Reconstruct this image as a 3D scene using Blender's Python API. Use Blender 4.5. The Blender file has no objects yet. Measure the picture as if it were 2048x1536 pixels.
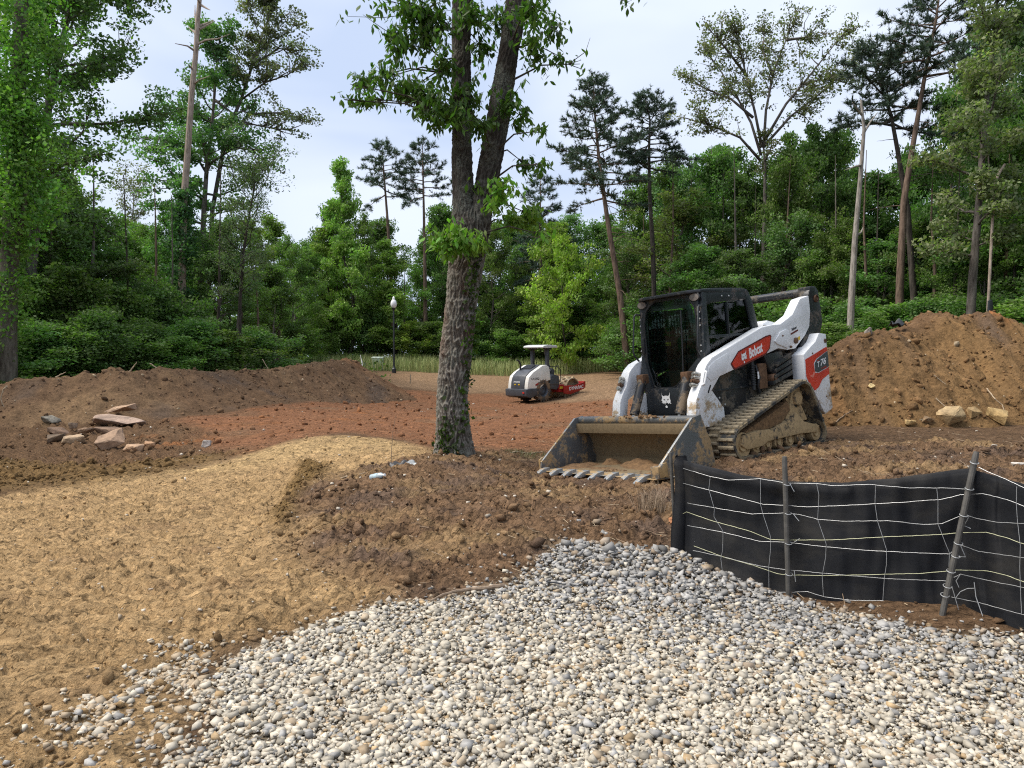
import bpy, bmesh, math, random
import numpy as np
from mathutils import Vector, Matrix, Euler

# ------------------------------------------------------------------ camera, sky, sun, exposure
SC = bpy.context.scene
COL = SC.collection
F, YH = 1538.0, 715.0
PITCH = math.atan((768 - YH) / F)
CAMZ = 1.6
cam = bpy.data.objects.new('camera', bpy.data.cameras.new('camera'))
COL.objects.link(cam)
cam.data.sensor_fit = 'HORIZONTAL'; cam.data.sensor_width = 36.0
cam.data.lens = 36.0 * F / 2048.0
cam.data.clip_start = 0.05; cam.data.clip_end = 3000
cam.location = (0, 0, CAMZ)
cam.rotation_euler = (math.pi / 2 - PITCH, 0, 0)
SC.camera = cam

SUN_EL, SUN_AZ = math.radians(58), math.radians(-95)       # azimuth from +Y towards +X
world = bpy.data.worlds.new('World'); SC.world = world
world.use_nodes = True
wn, wl = world.node_tree.nodes, world.node_tree.links
wn.clear()
wo = wn.new('ShaderNodeOutputWorld'); bg = wn.new('ShaderNodeBackground')
sky = wn.new('ShaderNodeTexSky'); sky.sky_type = 'NISHITA'; sky.sun_disc = False
sky.sun_elevation = SUN_EL; sky.sun_rotation = SUN_AZ; sky.air_density = 1.2; sky.dust_density = 2.0
tc = wn.new('ShaderNodeTexCoord')
mp = wn.new('ShaderNodeMapping'); mp.inputs['Scale'].default_value = (1.5, 1.5, 4.2)
mp.inputs['Location'].default_value = (0.35, 0.2, 0.1)
n1 = wn.new('ShaderNodeTexNoise'); n1.inputs['Scale'].default_value = 1.7; n1.inputs['Detail'].default_value = 3
n1.inputs['Roughness'].default_value = 0.45; n1.inputs['Distortion'].default_value = 0.5
cr = wn.new('ShaderNodeValToRGB')
cr.color_ramp.elements[0].position = 0.33; cr.color_ramp.elements[0].color = (5.3, 6.3, 8.3, 1)
cr.color_ramp.elements[1].position = 0.76; cr.color_ramp.elements[1].color = (8.1, 8.8, 10.1, 1)
e = cr.color_ramp.elements.new(0.5); e.color = (6.7, 7.5, 9.1, 1)
mx = wn.new('ShaderNodeMix'); mx.data_type = 'RGBA'; mx.inputs[0].default_value = 0.93
wl.new(tc.outputs['Generated'], mp.inputs[0]); wl.new(mp.outputs[0], n1.inputs['Vector'])
wl.new(n1.outputs['Fac'], cr.inputs[0])
wl.new(sky.outputs[0], mx.inputs[6]); wl.new(cr.outputs[0], mx.inputs[7])
wl.new(mx.outputs[2], bg.inputs['Color']); bg.inputs['Strength'].default_value = 0.098
wl.new(bg.outputs[0], wo.inputs['Surface'])

sun = bpy.data.objects.new('sun', bpy.data.lights.new('sun', 'SUN')); COL.objects.link(sun)
sun.data.energy = 4.2; sun.data.angle = math.radians(38); sun.data.color = (1.0, 0.93, 0.83)
sd = Vector((math.sin(SUN_AZ) * math.cos(SUN_EL), math.cos(SUN_AZ) * math.cos(SUN_EL), math.sin(SUN_EL)))
sun.rotation_euler = sd.to_track_quat('Z', 'Y').to_euler()
SC.view_settings.view_transform = 'Standard'; SC.view_settings.look = 'None'
SC.view_settings.gamma = 1; SC.view_settings.exposure = 0.32
SC.view_settings.use_curve_mapping = False
SC.render.engine = 'CYCLES'
SC.cycles.max_bounces = 9; SC.cycles.diffuse_bounces = 6; SC.cycles.transparent_max_bounces = 12
SC.cycles.use_denoising = False; SC.cycles.filter_width = 1.15; SC.cycles.sample_clamp_indirect = 4.0

# ------------------------------------------------------------------ helpers
rnd = random.Random(7)
rng = np.random.default_rng(11)
cP, sP = math.cos(PITCH), math.sin(PITCH)

def at(u, v, Y):
    """world point seen at photo pixel (u, v), Y metres out along the view axis"""
    a, b = (u - 1024) / F, -(v - 768) / F
    return Vector((a * Y, Y * (cP + b * sP), CAMZ + Y * (-sP + b * cP)))

def tag(o, label=None, cat=None, group=None, kind=None):
    if label: o['label'] = label
    if cat: o['category'] = cat
    if group: o['group'] = group
    if kind: o['kind'] = kind
    return o

def empty(name, label=None, cat=None, group=None, loc=(0, 0, 0), rot=None):
    o = bpy.data.objects.new(name, None); COL.objects.link(o)
    o.empty_display_size = 0.1
    o.location = loc
    if rot is not None: o.rotation_euler = rot
    return tag(o, label, cat, group)

def link(name, me, parent=None):
    o = bpy.data.objects.new(name, me); COL.objects.link(o)
    if parent is not None: o.parent = parent
    return o

def mesh_np(name, V, Fs, mat=None, tint=None, smooth=False, dom='FACE'):
    """fast mesh from an (n,3) array and an (m,k) face array, with an optional colour attribute"""
    V = np.asarray(V, np.float32); Fs = np.asarray(Fs, np.int32)
    me = bpy.data.meshes.new(name)
    m, k = Fs.shape
    me.vertices.add(len(V)); me.vertices.foreach_set('co', V.ravel())
    me.loops.add(m * k); me.loops.foreach_set('vertex_index', Fs.ravel())
    me.polygons.add(m); me.polygons.foreach_set('loop_start', np.arange(0, m * k, k, dtype=np.int32))
    if smooth: me.polygons.foreach_set('use_smooth', np.ones(m, bool))
    me.update(calc_edges=True)
    if tint is not None:
        t = np.asarray(tint, np.float32)
        if t.shape[1] == 3: t = np.c_[t, np.ones(len(t), np.float32)]
        a = me.attributes.new('tint', 'FLOAT_COLOR', dom)
        a.data.foreach_set('color', t.ravel())
    if mat is not None: me.materials.append(mat)
    return me

class MB:
    """collects shapes into one mesh"""
    def __init__(s): s.v, s.f = [], []
    def add(s, v, f, M=None):
        n = len(s.v)
        s.v += [tuple(M @ Vector(p)) if M is not None else tuple(p) for p in v]
        s.f += [tuple(i + n for i in q) for q in f]
        return s
    def box(s, a, b, M=None):
        (x0, y0, z0), (x1, y1, z1) = a, b
        return s.add([(x0,y0,z0),(x1,y0,z0),(x1,y1,z0),(x0,y1,z0),(x0,y0,z1),(x1,y0,z1),(x1,y1,z1),(x0,y1,z1)],
              [(0,3,2,1),(4,5,6,7),(0,1,5,4),(1,2,6,5),(2,3,7,6),(3,0,4,7)], M)
    def prism(s, poly, x0, x1, axis='x', M=None):
        """polygon in the plane normal to axis, extruded from x0 to x1"""
        n = len(poly)
        def P(x, p):
            return (x, p[0], p[1]) if axis == 'x' else ((p[0], x, p[1]) if axis == 'y' else (p[0], p[1], x))
        v = [P(x0, p) for p in poly] + [P(x1, p) for p in poly]
        f = [tuple(range(n))[::-1], tuple(range(n, 2 * n))] + [(i, (i + 1) % n, n + (i + 1) % n, n + i) for i in range(n)]
        return s.add(v, f, M)
    def tube(s, path, r, n=8, cap=True):
        path = [Vector(p) for p in path]
        rs = r if isinstance(r, (list, tuple)) else [r] * len(path)
        v, f = [], []
        t = (path[1] - path[0]).normalized()
        a = t.orthogonal().normalized()
        for i, p in enumerate(path):
            if i == 0: t2 = path[1] - path[0]
            elif i == len(path) - 1: t2 = path[-1] - path[-2]
            else: t2 = (path[i + 1] - path[i]).normalized() + (path[i] - path[i - 1]).normalized()
            t2.normalize()
            a = (a - t2 * a.dot(t2)).normalized(); b = t2.cross(a)
            for k in range(n):
                w = 2 * math.pi * k / n
                v.append(p + (a * math.cos(w) + b * math.sin(w)) * rs[i])
        for i in range(len(path) - 1):
            for k in range(n):
                f.append((i*n+k, i*n+(k+1)%n, (i+1)*n+(k+1)%n, (i+1)*n+k))
        if cap:
            f.append(tuple(range(n))[::-1]); f.append(tuple((len(path)-1)*n + k for k in range(n)))
        return s.add(v, f)
    def lathe(s, prof, n=20, M=None, caps=True):
        """profile of (radius, height) turned round z"""
        v, f = [], []
        for r, z in prof:
            for k in range(n):
                w = 2 * math.pi * k / n; v.append((r * math.cos(w), r * math.sin(w), z))
        for i in range(len(prof) - 1):
            for k in range(n):
                f.append((i*n+k, i*n+(k+1)%n, (i+1)*n+(k+1)%n, (i+1)*n+k))
        if caps:
            f.append(tuple(range(n))[::-1]); f.append(tuple((len(prof)-1)*n + k for k in range(n)))
        return s.add(v, f, M)
    def build(s, name, mat, parent=None, bevel=0, smooth=False, angle=35):
        me = bpy.data.meshes.new(name)
        me.from_pydata(s.v, [], s.f); me.update()
        bm = bmesh.new(); bm.from_mesh(me); bmesh.ops.recalc_face_normals(bm, faces=bm.faces)
        if bevel:
            es = [e for e in bm.edges if len(e.link_faces) == 2 and e.calc_face_angle(0) > math.radians(25)]
            try: bmesh.ops.bevel(bm, geom=es, offset=bevel, segments=2, affect='EDGES', profile=0.6, clamp_overlap=True)
            except Exception: pass
        bm.to_mesh(me); bm.free()
        if smooth or bevel:
            me.polygons.foreach_set('use_smooth', np.ones(len(me.polygons), bool))
            me.set_sharp_from_angle(angle=math.radians(angle))
        me.materials.append(mat)
        return link(name, me, parent)

def flat_text(name, body, mat, parent, M, height, xs=1.0, bold=0.0, shear=0.0):
    """lettering as a thin mesh; M maps the text's own xy plane into the parent's space"""
    cu = bpy.data.curves.new(name, 'FONT'); cu.body = body; cu.size = 1.0; cu.extrude = 0.0015 / height
    cu.offset = bold; cu.shear = shear; cu.resolution_u = 3
    tmp = bpy.data.objects.new('tmp_text', cu); COL.objects.link(tmp)
    bpy.context.view_layer.update()
    me = bpy.data.meshes.new_from_object(tmp.evaluated_get(bpy.context.evaluated_depsgraph_get()))
    bpy.data.objects.remove(tmp); bpy.data.curves.remove(cu)
    co = np.empty(len(me.vertices) * 3, np.float32); me.vertices.foreach_get('co', co); co = co.reshape(-1, 3)
    k = height / 0.73
    co[:, 0] *= k * xs; co[:, 1] *= k; co[:, 2] *= height
    co4 = np.c_[co, np.ones(len(co))] @ np.array(M).T
    me.vertices.foreach_set('co', co4[:, :3].astype(np.float32).ravel())
    me.materials.clear(); me.materials.append(mat); me.name = name; me.update()
    return link(name, me, parent)

# ------------------------------------------------------------------ numpy noise
def _h(ix, iy, seed):
    a = (ix.astype(np.int64) * 374761393 + iy.astype(np.int64) * 668265263 + seed * 2246822519) & 0xFFFFFFFF
    a = ((a ^ (a >> 13)) * 1274126177) & 0xFFFFFFFF
    a = (a ^ (a >> 16)); a = (a * 2654435761) & 0xFFFFFFFF
    return (a ^ (a >> 15)) & 0xFFFF

def noise(x, y, seed=0):
    """gradient noise, about -1..1"""
    ix, iy = np.floor(x), np.floor(y); fx, fy = x - ix, y - iy
    u, w = fx*fx*fx*(fx*(fx*6-15)+10), fy*fy*fy*(fy*(fy*6-15)+10)
    def g(a, b, dx, dy):
        th = _h(ix + a, iy + b, seed) * (2 * np.pi / 65536)
        return np.cos(th) * dx + np.sin(th) * dy
    n00, n10 = g(0,0,fx,fy), g(1,0,fx-1,fy); n01, n11 = g(0,1,fx,fy-1), g(1,1,fx-1,fy-1)
    a = n00 + u * (n10 - n00); b = n01 + u * (n11 - n01)
    return 1.5 * (a + w * (b - a))

def fbm(x, y, oct=4, seed=0, gain=0.5):
    s, a, t = 0, 1.0, 0
    for i in range(oct):
        s = s + a * noise(x * 2**i, y * 2**i, seed + 17 * i); t += a; a *= gain
    return s / t

def sstep(a, b, x):
    t = np.clip((x - a) / (b - a), 0, 1); return t * t * (3 - 2 * t)

# ------------------------------------------------------------------ materials
def new_mat(name):
    m = bpy.data.materials.new(name); m.use_nodes = True
    nt = m.node_tree; nt.nodes.clear()
    out = nt.nodes.new('ShaderNodeOutputMaterial'); p = nt.nodes.new('ShaderNodeBsdfPrincipled')
    nt.links.new(p.outputs[0], out.inputs['Surface'])
    return m, nt.nodes, nt.links, p, out

def rgb(c): return (c[0], c[1], c[2], 1)

def ramp(N, pts):
    r = N.new('ShaderNodeValToRGB'); el = r.color_ramp.elements
    while len(el) < len(pts): el.new(0.5)
    for e, (p, c) in zip(el, pts):
        e.position = p; e.color = rgb(c) if not isinstance(c, (int, float)) else (c, c, c, 1)
    return r

def nz(N, L, scale, detail=4, rough=0.55, vec=None, stretch=None, coord='Object', dist=0.0):
    t = N.new('ShaderNodeTexNoise'); t.inputs['Scale'].default_value = scale
    t.inputs['Detail'].default_value = detail; t.inputs['Roughness'].default_value = rough
    t.inputs['Distortion'].default_value = dist
    c = N.new('ShaderNodeTexCoord')
    if stretch:
        m = N.new('ShaderNodeMapping'); m.inputs['Scale'].default_value = stretch
        L.new(c.outputs[coord], m.inputs[0]); L.new(m.outputs[0], t.inputs['Vector'])
    else: L.new(c.outputs[coord], t.inputs['Vector'])
    return t

def bump(N, L, p, src, strength, dist=0.01):
    b = N.new('ShaderNodeBump'); b.inputs['Strength'].default_value = strength; b.inputs['Distance'].default_value = dist
    L.new(src, b.inputs['Height']); L.new(b.outputs[0], p.inputs['Normal']); return b

def mixc(N, L, fac, a, b, blend='MIX'):
    m = N.new('ShaderNodeMix'); m.data_type = 'RGBA'; m.blend_type = blend
    for s, x in ((m.inputs[0], fac), (m.inputs[6], a), (m.inputs[7], b)):
        if isinstance(x, (int, float)): s.default_value = x
        elif isinstance(x, tuple): s.default_value = rgb(x)
        else: L.new(x, s)
    return m.outputs[2]

def simple(name, col, rough=0.5, metal=0.0, var=0.0, scale=8, bmp=0.0, coat=0.0, spec=0.5):
    m, N, L, p, o = new_mat(name)
    p.inputs['Roughness'].default_value = rough; p.inputs['Metallic'].default_value = metal
    p.inputs['Specular IOR Level'].default_value = spec
    if coat: p.inputs['Coat Weight'].default_value = coat; p.inputs['Coat Roughness'].default_value = 0.15
    if var:
        t = nz(N, L, scale, 5, 0.6)
        r = ramp(N, [(0.3, tuple(c * (1 - var) for c in col)), (0.7, tuple(min(1, c * (1 + var)) for c in col))])
        L.new(t.outputs['Fac'], r.inputs[0]); L.new(r.outputs[0], p.inputs['Base Color'])
        if bmp: bump(N, L, p, t.outputs['Fac'], bmp)
    else: p.inputs['Base Color'].default_value = rgb(col)
    return m

def muddy(name, col, mud, amount=0.5, rough=0.45, scale=5, coat=0.0, fine=26, metal=0.0, zfade=None, stretch=None):
    """painted or steel surface with patches of dried mud; zfade=(z0,z1): mud thins out from z0 up to z1 (splash line)"""
    m, N, L, p, o = new_mat(name)
    a = nz(N, L, scale, 6, 0.62, stretch=stretch, dist=0.4); b = nz(N, L, fine, 5, 0.7)
    mm = N.new('ShaderNodeMath'); mm.operation = 'MULTIPLY_ADD'; mm.inputs[1].default_value = 0.45
    L.new(b.outputs['Fac'], mm.inputs[0]); L.new(a.outputs['Fac'], mm.inputs[2])
    src = mm.outputs[0]
    if zfade:
        c = N.new('ShaderNodeTexCoord'); sx = N.new('ShaderNodeSeparateXYZ'); L.new(c.outputs['Object'], sx.inputs[0])
        mr = N.new('ShaderNodeMapRange'); mr.inputs[1].default_value = zfade[0]; mr.inputs[2].default_value = zfade[1]
        mr.inputs[3].default_value = 0.22; mr.inputs[4].default_value = -0.12
        L.new(sx.outputs[2], mr.inputs[0])
        ad = N.new('ShaderNodeMath'); ad.operation = 'ADD'; L.new(src, ad.inputs[0]); L.new(mr.outputs[0], ad.inputs[1]); src = ad.outputs[0]
    t = 0.9 - 0.42 * amount
    r = ramp(N, [(t - 0.045, 0.0), (t + 0.06, 1.0)]); L.new(src, r.inputs[0])
    pale = tuple(min(1, c * 1.5) for c in mud)
    mr2 = ramp(N, [(0.35, mud), (0.7, pale)]); L.new(b.outputs['Fac'], mr2.inputs[0])
    vr = ramp(N, [(0.3, tuple(c * 0.86 for c in col)), (0.7, tuple(min(1, c * 1.08) for c in col))]); L.new(a.outputs['Fac'], vr.inputs[0])
    L.new(mixc(N, L, r.outputs[0], vr.outputs[0], mr2.outputs[0]), p.inputs['Base Color'])
    rr = N.new('ShaderNodeMapRange'); rr.inputs[3].default_value = rough; rr.inputs[4].default_value = 0.95
    L.new(r.outputs[0], rr.inputs[0]); L.new(rr.outputs[0], p.inputs['Roughness'])
    p.inputs['Metallic'].default_value = metal
    bump(N, L, p, r.outputs[0], 0.5, 0.006)
    return m
# ------------------------------------------------------------------ terrain
def wz(u, v, Y):
    p = at(u, v, Y); return (p.x, p.y, p.z)

# track loader pose (fitted to the photograph): machine axes X right, Y forward, Z up
LYAW, LPIT, LROL = map(math.radians, (128.308, -2.907, 3.863))
LM = Matrix.Translation((2.6617, 10.0204, 0.3565)) @ Matrix.Rotation(LYAW, 4, 'Z') @ Matrix.Rotation(LPIT, 4, 'X') @ Matrix.Rotation(LROL, 4, 'Y')

CP = [(x, y, 0.0) for x, y in ((-3,1.5),(0,1.5),(3,1.5),(-3,3),(0,3),(2,3),(-8,-6),(8,-6),(0,-6),(-6,1),(6,1),(0,-20),(-20,-10),(20,-10))]
CP += [wz(*p) for p in (
    (1575,1190,5.0),(1890,1217,4.45),(2100,1262,4.1),(1370,1125,5.5),(1180,1092,5.9),(1250,1050,6.66),(1100,1000,7.6),(1900,935,8.3),(2048,950,8.0),
    (560,1000,8.9),(300,1000,8.9),(100,1050,7.5),(100,1300,4.2),(700,1100,6.0),(900,1050,6.6),(760,970,8.2),(905,915,10.0),(700,890,11.6),(620,880,12.2),(400,925,12.0),
    (850,872,14.0),(860,830,20),(1000,840,18),(1095,803,35),(700,800,30),(900,772,42),(900,746,50),(1200,800,30),(1200,755,44),(1250,860,14.5),
    (220,890,14.5),(50,840,18),(0,930,12.6),(300,830,19.2),(600,800,25),(770,772,36),(1900,862,11.5),(1680,850,12.2),(2048,870,11.2),(1240,742,50),(700,738,52))]
for X in (-0.69, 0.69):
    for Yy in (0.7, -1.0):
        p = LM @ Vector((X, Yy, -0.01)); CP.append(tuple(p))
for X in (-0.94, 0.94):
    p = LM @ Vector((X, 2.15, -0.06)); CP.append(tuple(p))
CP += [(-30, 25, .25), (-16, 30, .3), (-18, 50, .6), (0, 62, .75), (20, 60, .8), (40, 40, .9), (14, 14, .7), (25, 20, .8), (10, 24, .55), (-45, 60, .8),
       (0, 120, .8), (80, 90, .9), (-90, 90, .8), (60, 20, .8), (-60, 0, .2), (60, -20, .3), (0, 320, .8), (-300, 200, .8), (300, 200, .8), (-300, -200, 0), (300, -200, 0), (0, -300, 0)]
CP = np.array(CP)
def _squash(x, y):
    r = np.hypot(x, y) + 1e-9; k = np.log1p(r / 5) / r
    return x * k, y * k
_cx, _cy = _squash(CP[:, 0], CP[:, 1])
def _tps(r2): return 0.5 * r2 * np.log(r2 + 1e-12)
_n = len(CP)
_A = np.zeros((_n + 3, _n + 3))
_A[:_n, :_n] = _tps((_cx[:, None] - _cx) ** 2 + (_cy[:, None] - _cy) ** 2) + np.eye(_n) * 2e-4
_A[:_n, _n] = 1; _A[:_n, _n+1] = _cx; _A[:_n, _n+2] = _cy; _A[_n:, :_n] = _A[:_n, _n:].T
_W = np.linalg.solve(_A, np.r_[CP[:, 2], 0, 0, 0])
def base_z(x, y):
    x = np.atleast_1d(np.asarray(x, float)); y = np.atleast_1d(np.asarray(y, float))
    sx, sy = _squash(x, y); out = np.empty(len(x))
    for i in range(0, len(x), 20000):
        a, b = sx[i:i+20000], sy[i:i+20000]
        K = _tps((a[:, None] - _cx) ** 2 + (b[:, None] - _cy) ** 2)
        out[i:i+20000] = K @ _W[:_n] + _W[_n] + _W[_n+1] * a + _W[_n+2] * b
    return out
def gz(x, y): return float(base_z([x], [y])[0])
def ground_at(u, v, Y0=8.0):
    """where the ray through a photo pixel meets the ground"""
    d = at(u, v, 1.0) - Vector((0, 0, CAMZ))
    t = np.r_[np.geomspace(1.5, 90, 500)]
    f = CAMZ + d.z * t - base_z(d.x * t, d.y * t)
    i = int(np.argmax(f < 0)) if (f < 0).any() else len(t) - 1
    if i > 0:
        a, b = f[i-1], f[i]; tt = t[i-1] + (t[i] - t[i-1]) * (a / (a - b + 1e-12))
    else: tt = t[i]
    x, y = d.x * tt, d.y * tt
    return Vector((x, y, gz(x, y)))
def zone(pix): return np.array([ground_at(u, v)[:2] for u, v in pix])
def signed(poly, x, y):
    """signed distance to a polygon, positive inside"""
    n = len(poly); best = np.full(x.shape, 1e9); ins = np.zeros(x.shape, bool)
    for i in range(n):
        ax, ay = poly[i]; bx, by = poly[(i + 1) % n]
        ex, ey = bx - ax, by - ay
        t = np.clip(((x - ax) * ex + (y - ay) * ey) / (ex * ex + ey * ey + 1e-12), 0, 1)
        best = np.minimum(best, np.hypot(x - ax - t * ex, y - ay - t * ey))
        c = ((ay > y) != (by > y)) & (x < ex * (y - ay) / (ey + 1e-12) + ax)
        ins ^= c
    return np.where(ins, best, -best)

Z_ROAD = zone([(-150,1010),(60,985),(230,962),(400,935),(520,905),(600,882),(700,872),(790,882),(868,908),(780,932),(690,950),(645,958),(600,965),(575,1010),(560,1060),(590,1105),(640,1140),(700,1165),(760,1190),(700,1215),(600,1260),(480,1290),(380,1330),(150,1400),(100,1560),(-500,1600),(-500,1150)])
Z_BROWN = zone([(645,958),(780,932),(880,915),(1000,905),(1090,930),(1340,962),(1420,930),(1650,890),(2200,900),(2200,1010),(1500,1030),(1360,1060),(1330,1100),(1120,1085),(1070,1130),(1000,1165),(880,1195),(760,1190),(700,1165),(640,1140),(590,1105),(560,1060),(575,1010),(600,965)])
Z_GRAVEL = zone([(1140,1092),(1220,1098),(1330,1105),(1400,1130),(1480,1165),(1560,1195),(1640,1215),(1760,1245),(1900,1270),(2200,1300),(2600,1560),(1500,1800),(400,1800),(330,1620),(350,1530),(420,1440),(390,1380),(450,1320),(600,1265),(720,1225),(900,1200),(1010,1170),(1075,1130)])
Z_SPARSE = zone([(450,1320),(390,1380),(420,1440),(350,1530),(330,1700),(-60,1700),(0,1480),(90,1390),(200,1365),(330,1300)])
Z_FIELD = zone([(300,850),(480,822),(620,805),(790,778),(1000,786),(1270,800),(1270,860),(1100,900),(930,905),(868,900),(790,878),(700,868),(600,876),(480,905),(300,900),(240,870)])
Z_GRADED = zone([(770,772),(800,742),(1290,738),(1290,800),(1000,786)])
Z_LEFT = zone([(-400,880),(0,850),(300,838),(420,860),(430,905),(300,940),(100,970),(-300,1000)])
Z_CLUMP = zone([(600,930),(650,935),(655,960),(610,980),(580,1030),(562,1060),(555,1030),(580,985)])

Z_EDGE = zone([(-200,925),(0,925),(120,935),(230,938),(330,925),(430,908),(470,905),(440,922),(340,945),(240,962),(130,975),(0,990),(-200,1010)])
def soft(poly, x, y, w, nse):  # soft mask with a ragged edge
    return sstep(-w, w, signed(poly, x, y) + nse)

def soil(x, y):
    """colour weights and relief of the bare ground"""
    r = np.hypot(x, y)
    n_big = fbm(x * .9, y * .9, 4, 3); n_mid = fbm(x * 3.1, y * 3.1, 4, 5)
    wob = n_big * .35 + n_mid * .10
    road = soft(Z_ROAD, x, y, .34, wob * 1.0); brown = soft(Z_BROWN, x, y, .25, wob)
    grav = soft(Z_GRAVEL, x, y, .10, wob * .45); sparse = soft(Z_SPARSE, x, y, .15, wob)
    field = soft(Z_FIELD, x, y, .6, wob * 2); graded = soft(Z_GRADED, x, y, 1.5, wob * 3); left = soft(Z_LEFT, x, y, .5, wob * 1.5)
    clump = np.maximum(soft(Z_CLUMP, x, y, .12, wob * .5), .75 * soft(Z_EDGE, x, y, .25, wob * 1.2))
    return dict(n_big=n_big, n_mid=n_mid, road=road, brown=brown, grav=grav, sparse=sparse, field=field, graded=graded, left=left, clump=clump, r=r)

C_DEF = np.array((.150, .092, .052)); C_ROAD = np.array((.44, .292, .146)); C_BROWN = np.array((.195, .120, .069)); C_PURP = np.array((.145, .099, .073))
C_FIELD = np.array((.250, .118, .060)); C_GRADED = np.array((.28, .18, .105)); C_LEFT = np.array((.155, .092, .050)); C_PAD = np.array((.46, .315, .155))
C_GRAV = np.array((.36, .295, .205)); C_FOREST = np.array((.035, .035, .016)); C_ORANGE = np.array((.31, .125, .045)); C_GRASS = np.array((.12, .12, .045))

def soil_colour(x, y, S):
    c = np.tile(C_DEF, (len(x), 1))
    def mix(w, col):
        nonlocal c
        c = c * (1 - w[:, None]) + col * w[:, None]
    far = sstep(46, 54, S['r'] + 3 * S['n_big']); mix(far, C_FOREST)
    mix(sstep(50, 53, y + S['n_big']) * (1 - sstep(55, 59, y)) * sstep(-15, -9, x) * (1 - sstep(14, 18, x)), C_GRASS)
    mix(S['graded'], C_GRADED); mix(S['field'], C_FIELD); mix(S['left'], C_LEFT)
    mix(S['field'] * sstep(.15, .6, fbm(x * .45, y * 1.3, 3, 41)) * .7, C_ORANGE)
    mix(S['field'] * sstep(.05, .5, fbm(x * .5, y * .9, 3, 47)) * .65, C_BROWN)
    mix(S['brown'], C_BROWN)
    mix(S['brown'] * sstep(.0, .4, fbm(x * 1.1, y * 1.5, 3, 51)) * .8, C_PURP)
    mix(S['brown'] * sstep(.0, .42, fbm(x * .8 + 3, y * 1.6, 4, 57)) * .6, C_ROAD * .85)
    mix(S['road'], C_ROAD); mix(S['road'] * sstep(10.2, 11.4, y), C_PAD)
    mix(S['road'] * sstep(.1, .55, fbm(x * 1.3, y * 2.0, 3, 61)) * .38, C_DEF * 1.7)
    mix(S['clump'], np.array((.20, .125, .05)))
    mix(np.clip(S['sparse'], 0, 1) * .9, C_ROAD * .88); mix(S['grav'] * .9, C_GRAV)
    v = 1 + .16 * fbm(x * 5, y * 7, 4, 71) + .14 * S['n_mid']
    return np.clip(c * v[:, None], .01, .9)

def relief(x, y, S, fine=True):
    """height of clods, tyre and roller marks above the smooth ground"""
    r = S['r']; near = 1 - sstep(30, 55, r)
    wx, wy = x + .12 * noise(x * 2, y * 2, 90), y + .10 * noise(x * 2, y * 2, 91)
    # compacted road: broken flakes with a steep near edge
    fl = fbm(wx * 4.5, wy * 9.5, 3, 101); fl2 = fbm(wx * 9, wy * 17, 3, 103); fl3 = noise(wx * 15, wy * 19, 104)
    flakes = .020 * np.tanh(6 * fl) + .016 * np.tanh(5 * fl2) + .009 * np.tanh(5 * fl3) + .02 * fbm(wx * 1.3, wy * 2.2, 3, 105)
    # roller pad rows on the far lip of the road
    rowphase = wy * 1.0 + .02 * x * x
    pads = .026 * np.sin(rowphase * 2 * np.pi / .23 + 1.2 * noise(x * .8, y * .8, 107)) * (.5 + .5 * np.tanh(2.5 * np.sin(wx * 2 * np.pi / .27 + 2.5 * noise(x * .9, y * .9, 108))))
    lip = sstep(9.6, 11.0, y)
    lane = np.floor((wx + .22 * y) / .43 + .4 * noise(x * .5, y * .3, 141))
    bars = .024 * np.tanh(3.5 * np.sin(wy * 2 * np.pi / .145 + lane * 2.1 + 1.8 * noise(x * 1.1, y * .9, 143))) * sstep(-.55, .0, noise(wx * 3.6, wy * 1.2, 145) + .3 * noise(x * 9, y * 9, 147))
    rd = (flakes * .8 + bars) * (1 - .6 * lip) + pads * lip
    # churned brown soil: lumps and grouser marks
    lump = fbm(wx * 3.0, wy * 4.6, 4, 111, .58); lump2 = fbm(wx * 9, wy * 13, 3, 113)
    tr = np.sin((wy * .93 + wx * .36) * 2 * np.pi / .17 + 1.6 * noise(x * .7, y * .7, 117)) * sstep(-.1, .3, noise(x * .6 + 7, y * .9, 118))
    bs = .075 * lump + .030 * np.tanh(3.6 * lump2) + .012 * np.tanh(4 * noise(wx * 17, wy * 19, 115)) + .040 * tr
    # scraped clay field: long low furrows
    fs = .05 * fbm(wx * 2.4, wy * 4.6, 3, 120) + .05 * fbm(wx * .9, wy * 1.5, 3, 121) + .035 * fbm(wx * .55, wy * 3.2, 4, 123, .6) + .03 * np.abs(noise(wx * 1.6, wy * 4.5, 125))
    gs = .05 * np.sin(wy * 2 * np.pi / 1.15 + 1.5 * noise(x * .15, y * .2, 127)) + .05 * fbm(wx * .6, wy * 2.2, 3, 129)
    df = .035 * fbm(wx * 2.2, wy * 3.0, 4, 131, .55)
    w = dict(S)
    h = df * (1 + 0 * x)
    for k, a in (('graded', gs), ('field', fs), ('left', bs * 1.15), ('brown', bs * 1.1), ('road', rd)):
        h = h * (1 - w[k]) + a * w[k]
    h = h + S['clump'] * (.10 + .06 * fbm(x * 7, y * 7, 3, 133))
    h = h + .05 * np.clip(signed(Z_ROAD, x, y) * -4, 0, 1) * np.clip(S['brown'] * 1.0, 0, 1)       # the brown bank stands proud of the road
    h = h * (1 - .75 * S['grav'])
    # boot prints beside the gravel
    for (u, v, rr, dd) in ((700,1190,.10,.05),(640,1205,.11,.05),(590,1215,.12,.06),(560,1245,.10,.045),(530,1255,.13,.06),(745,1178,.09,.035),(480,1285,.10,.03),(620,1180,.08,.03)):
        g = ground_at(u, v); q = ((x - g.x) / rr) ** 2 + ((y - g.y) / (rr * .7)) ** 2
        h = h - dd * np.exp(-q ** 2) + .018 * np.exp(-(q - 1.7) ** 2)
    return h * near

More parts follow.
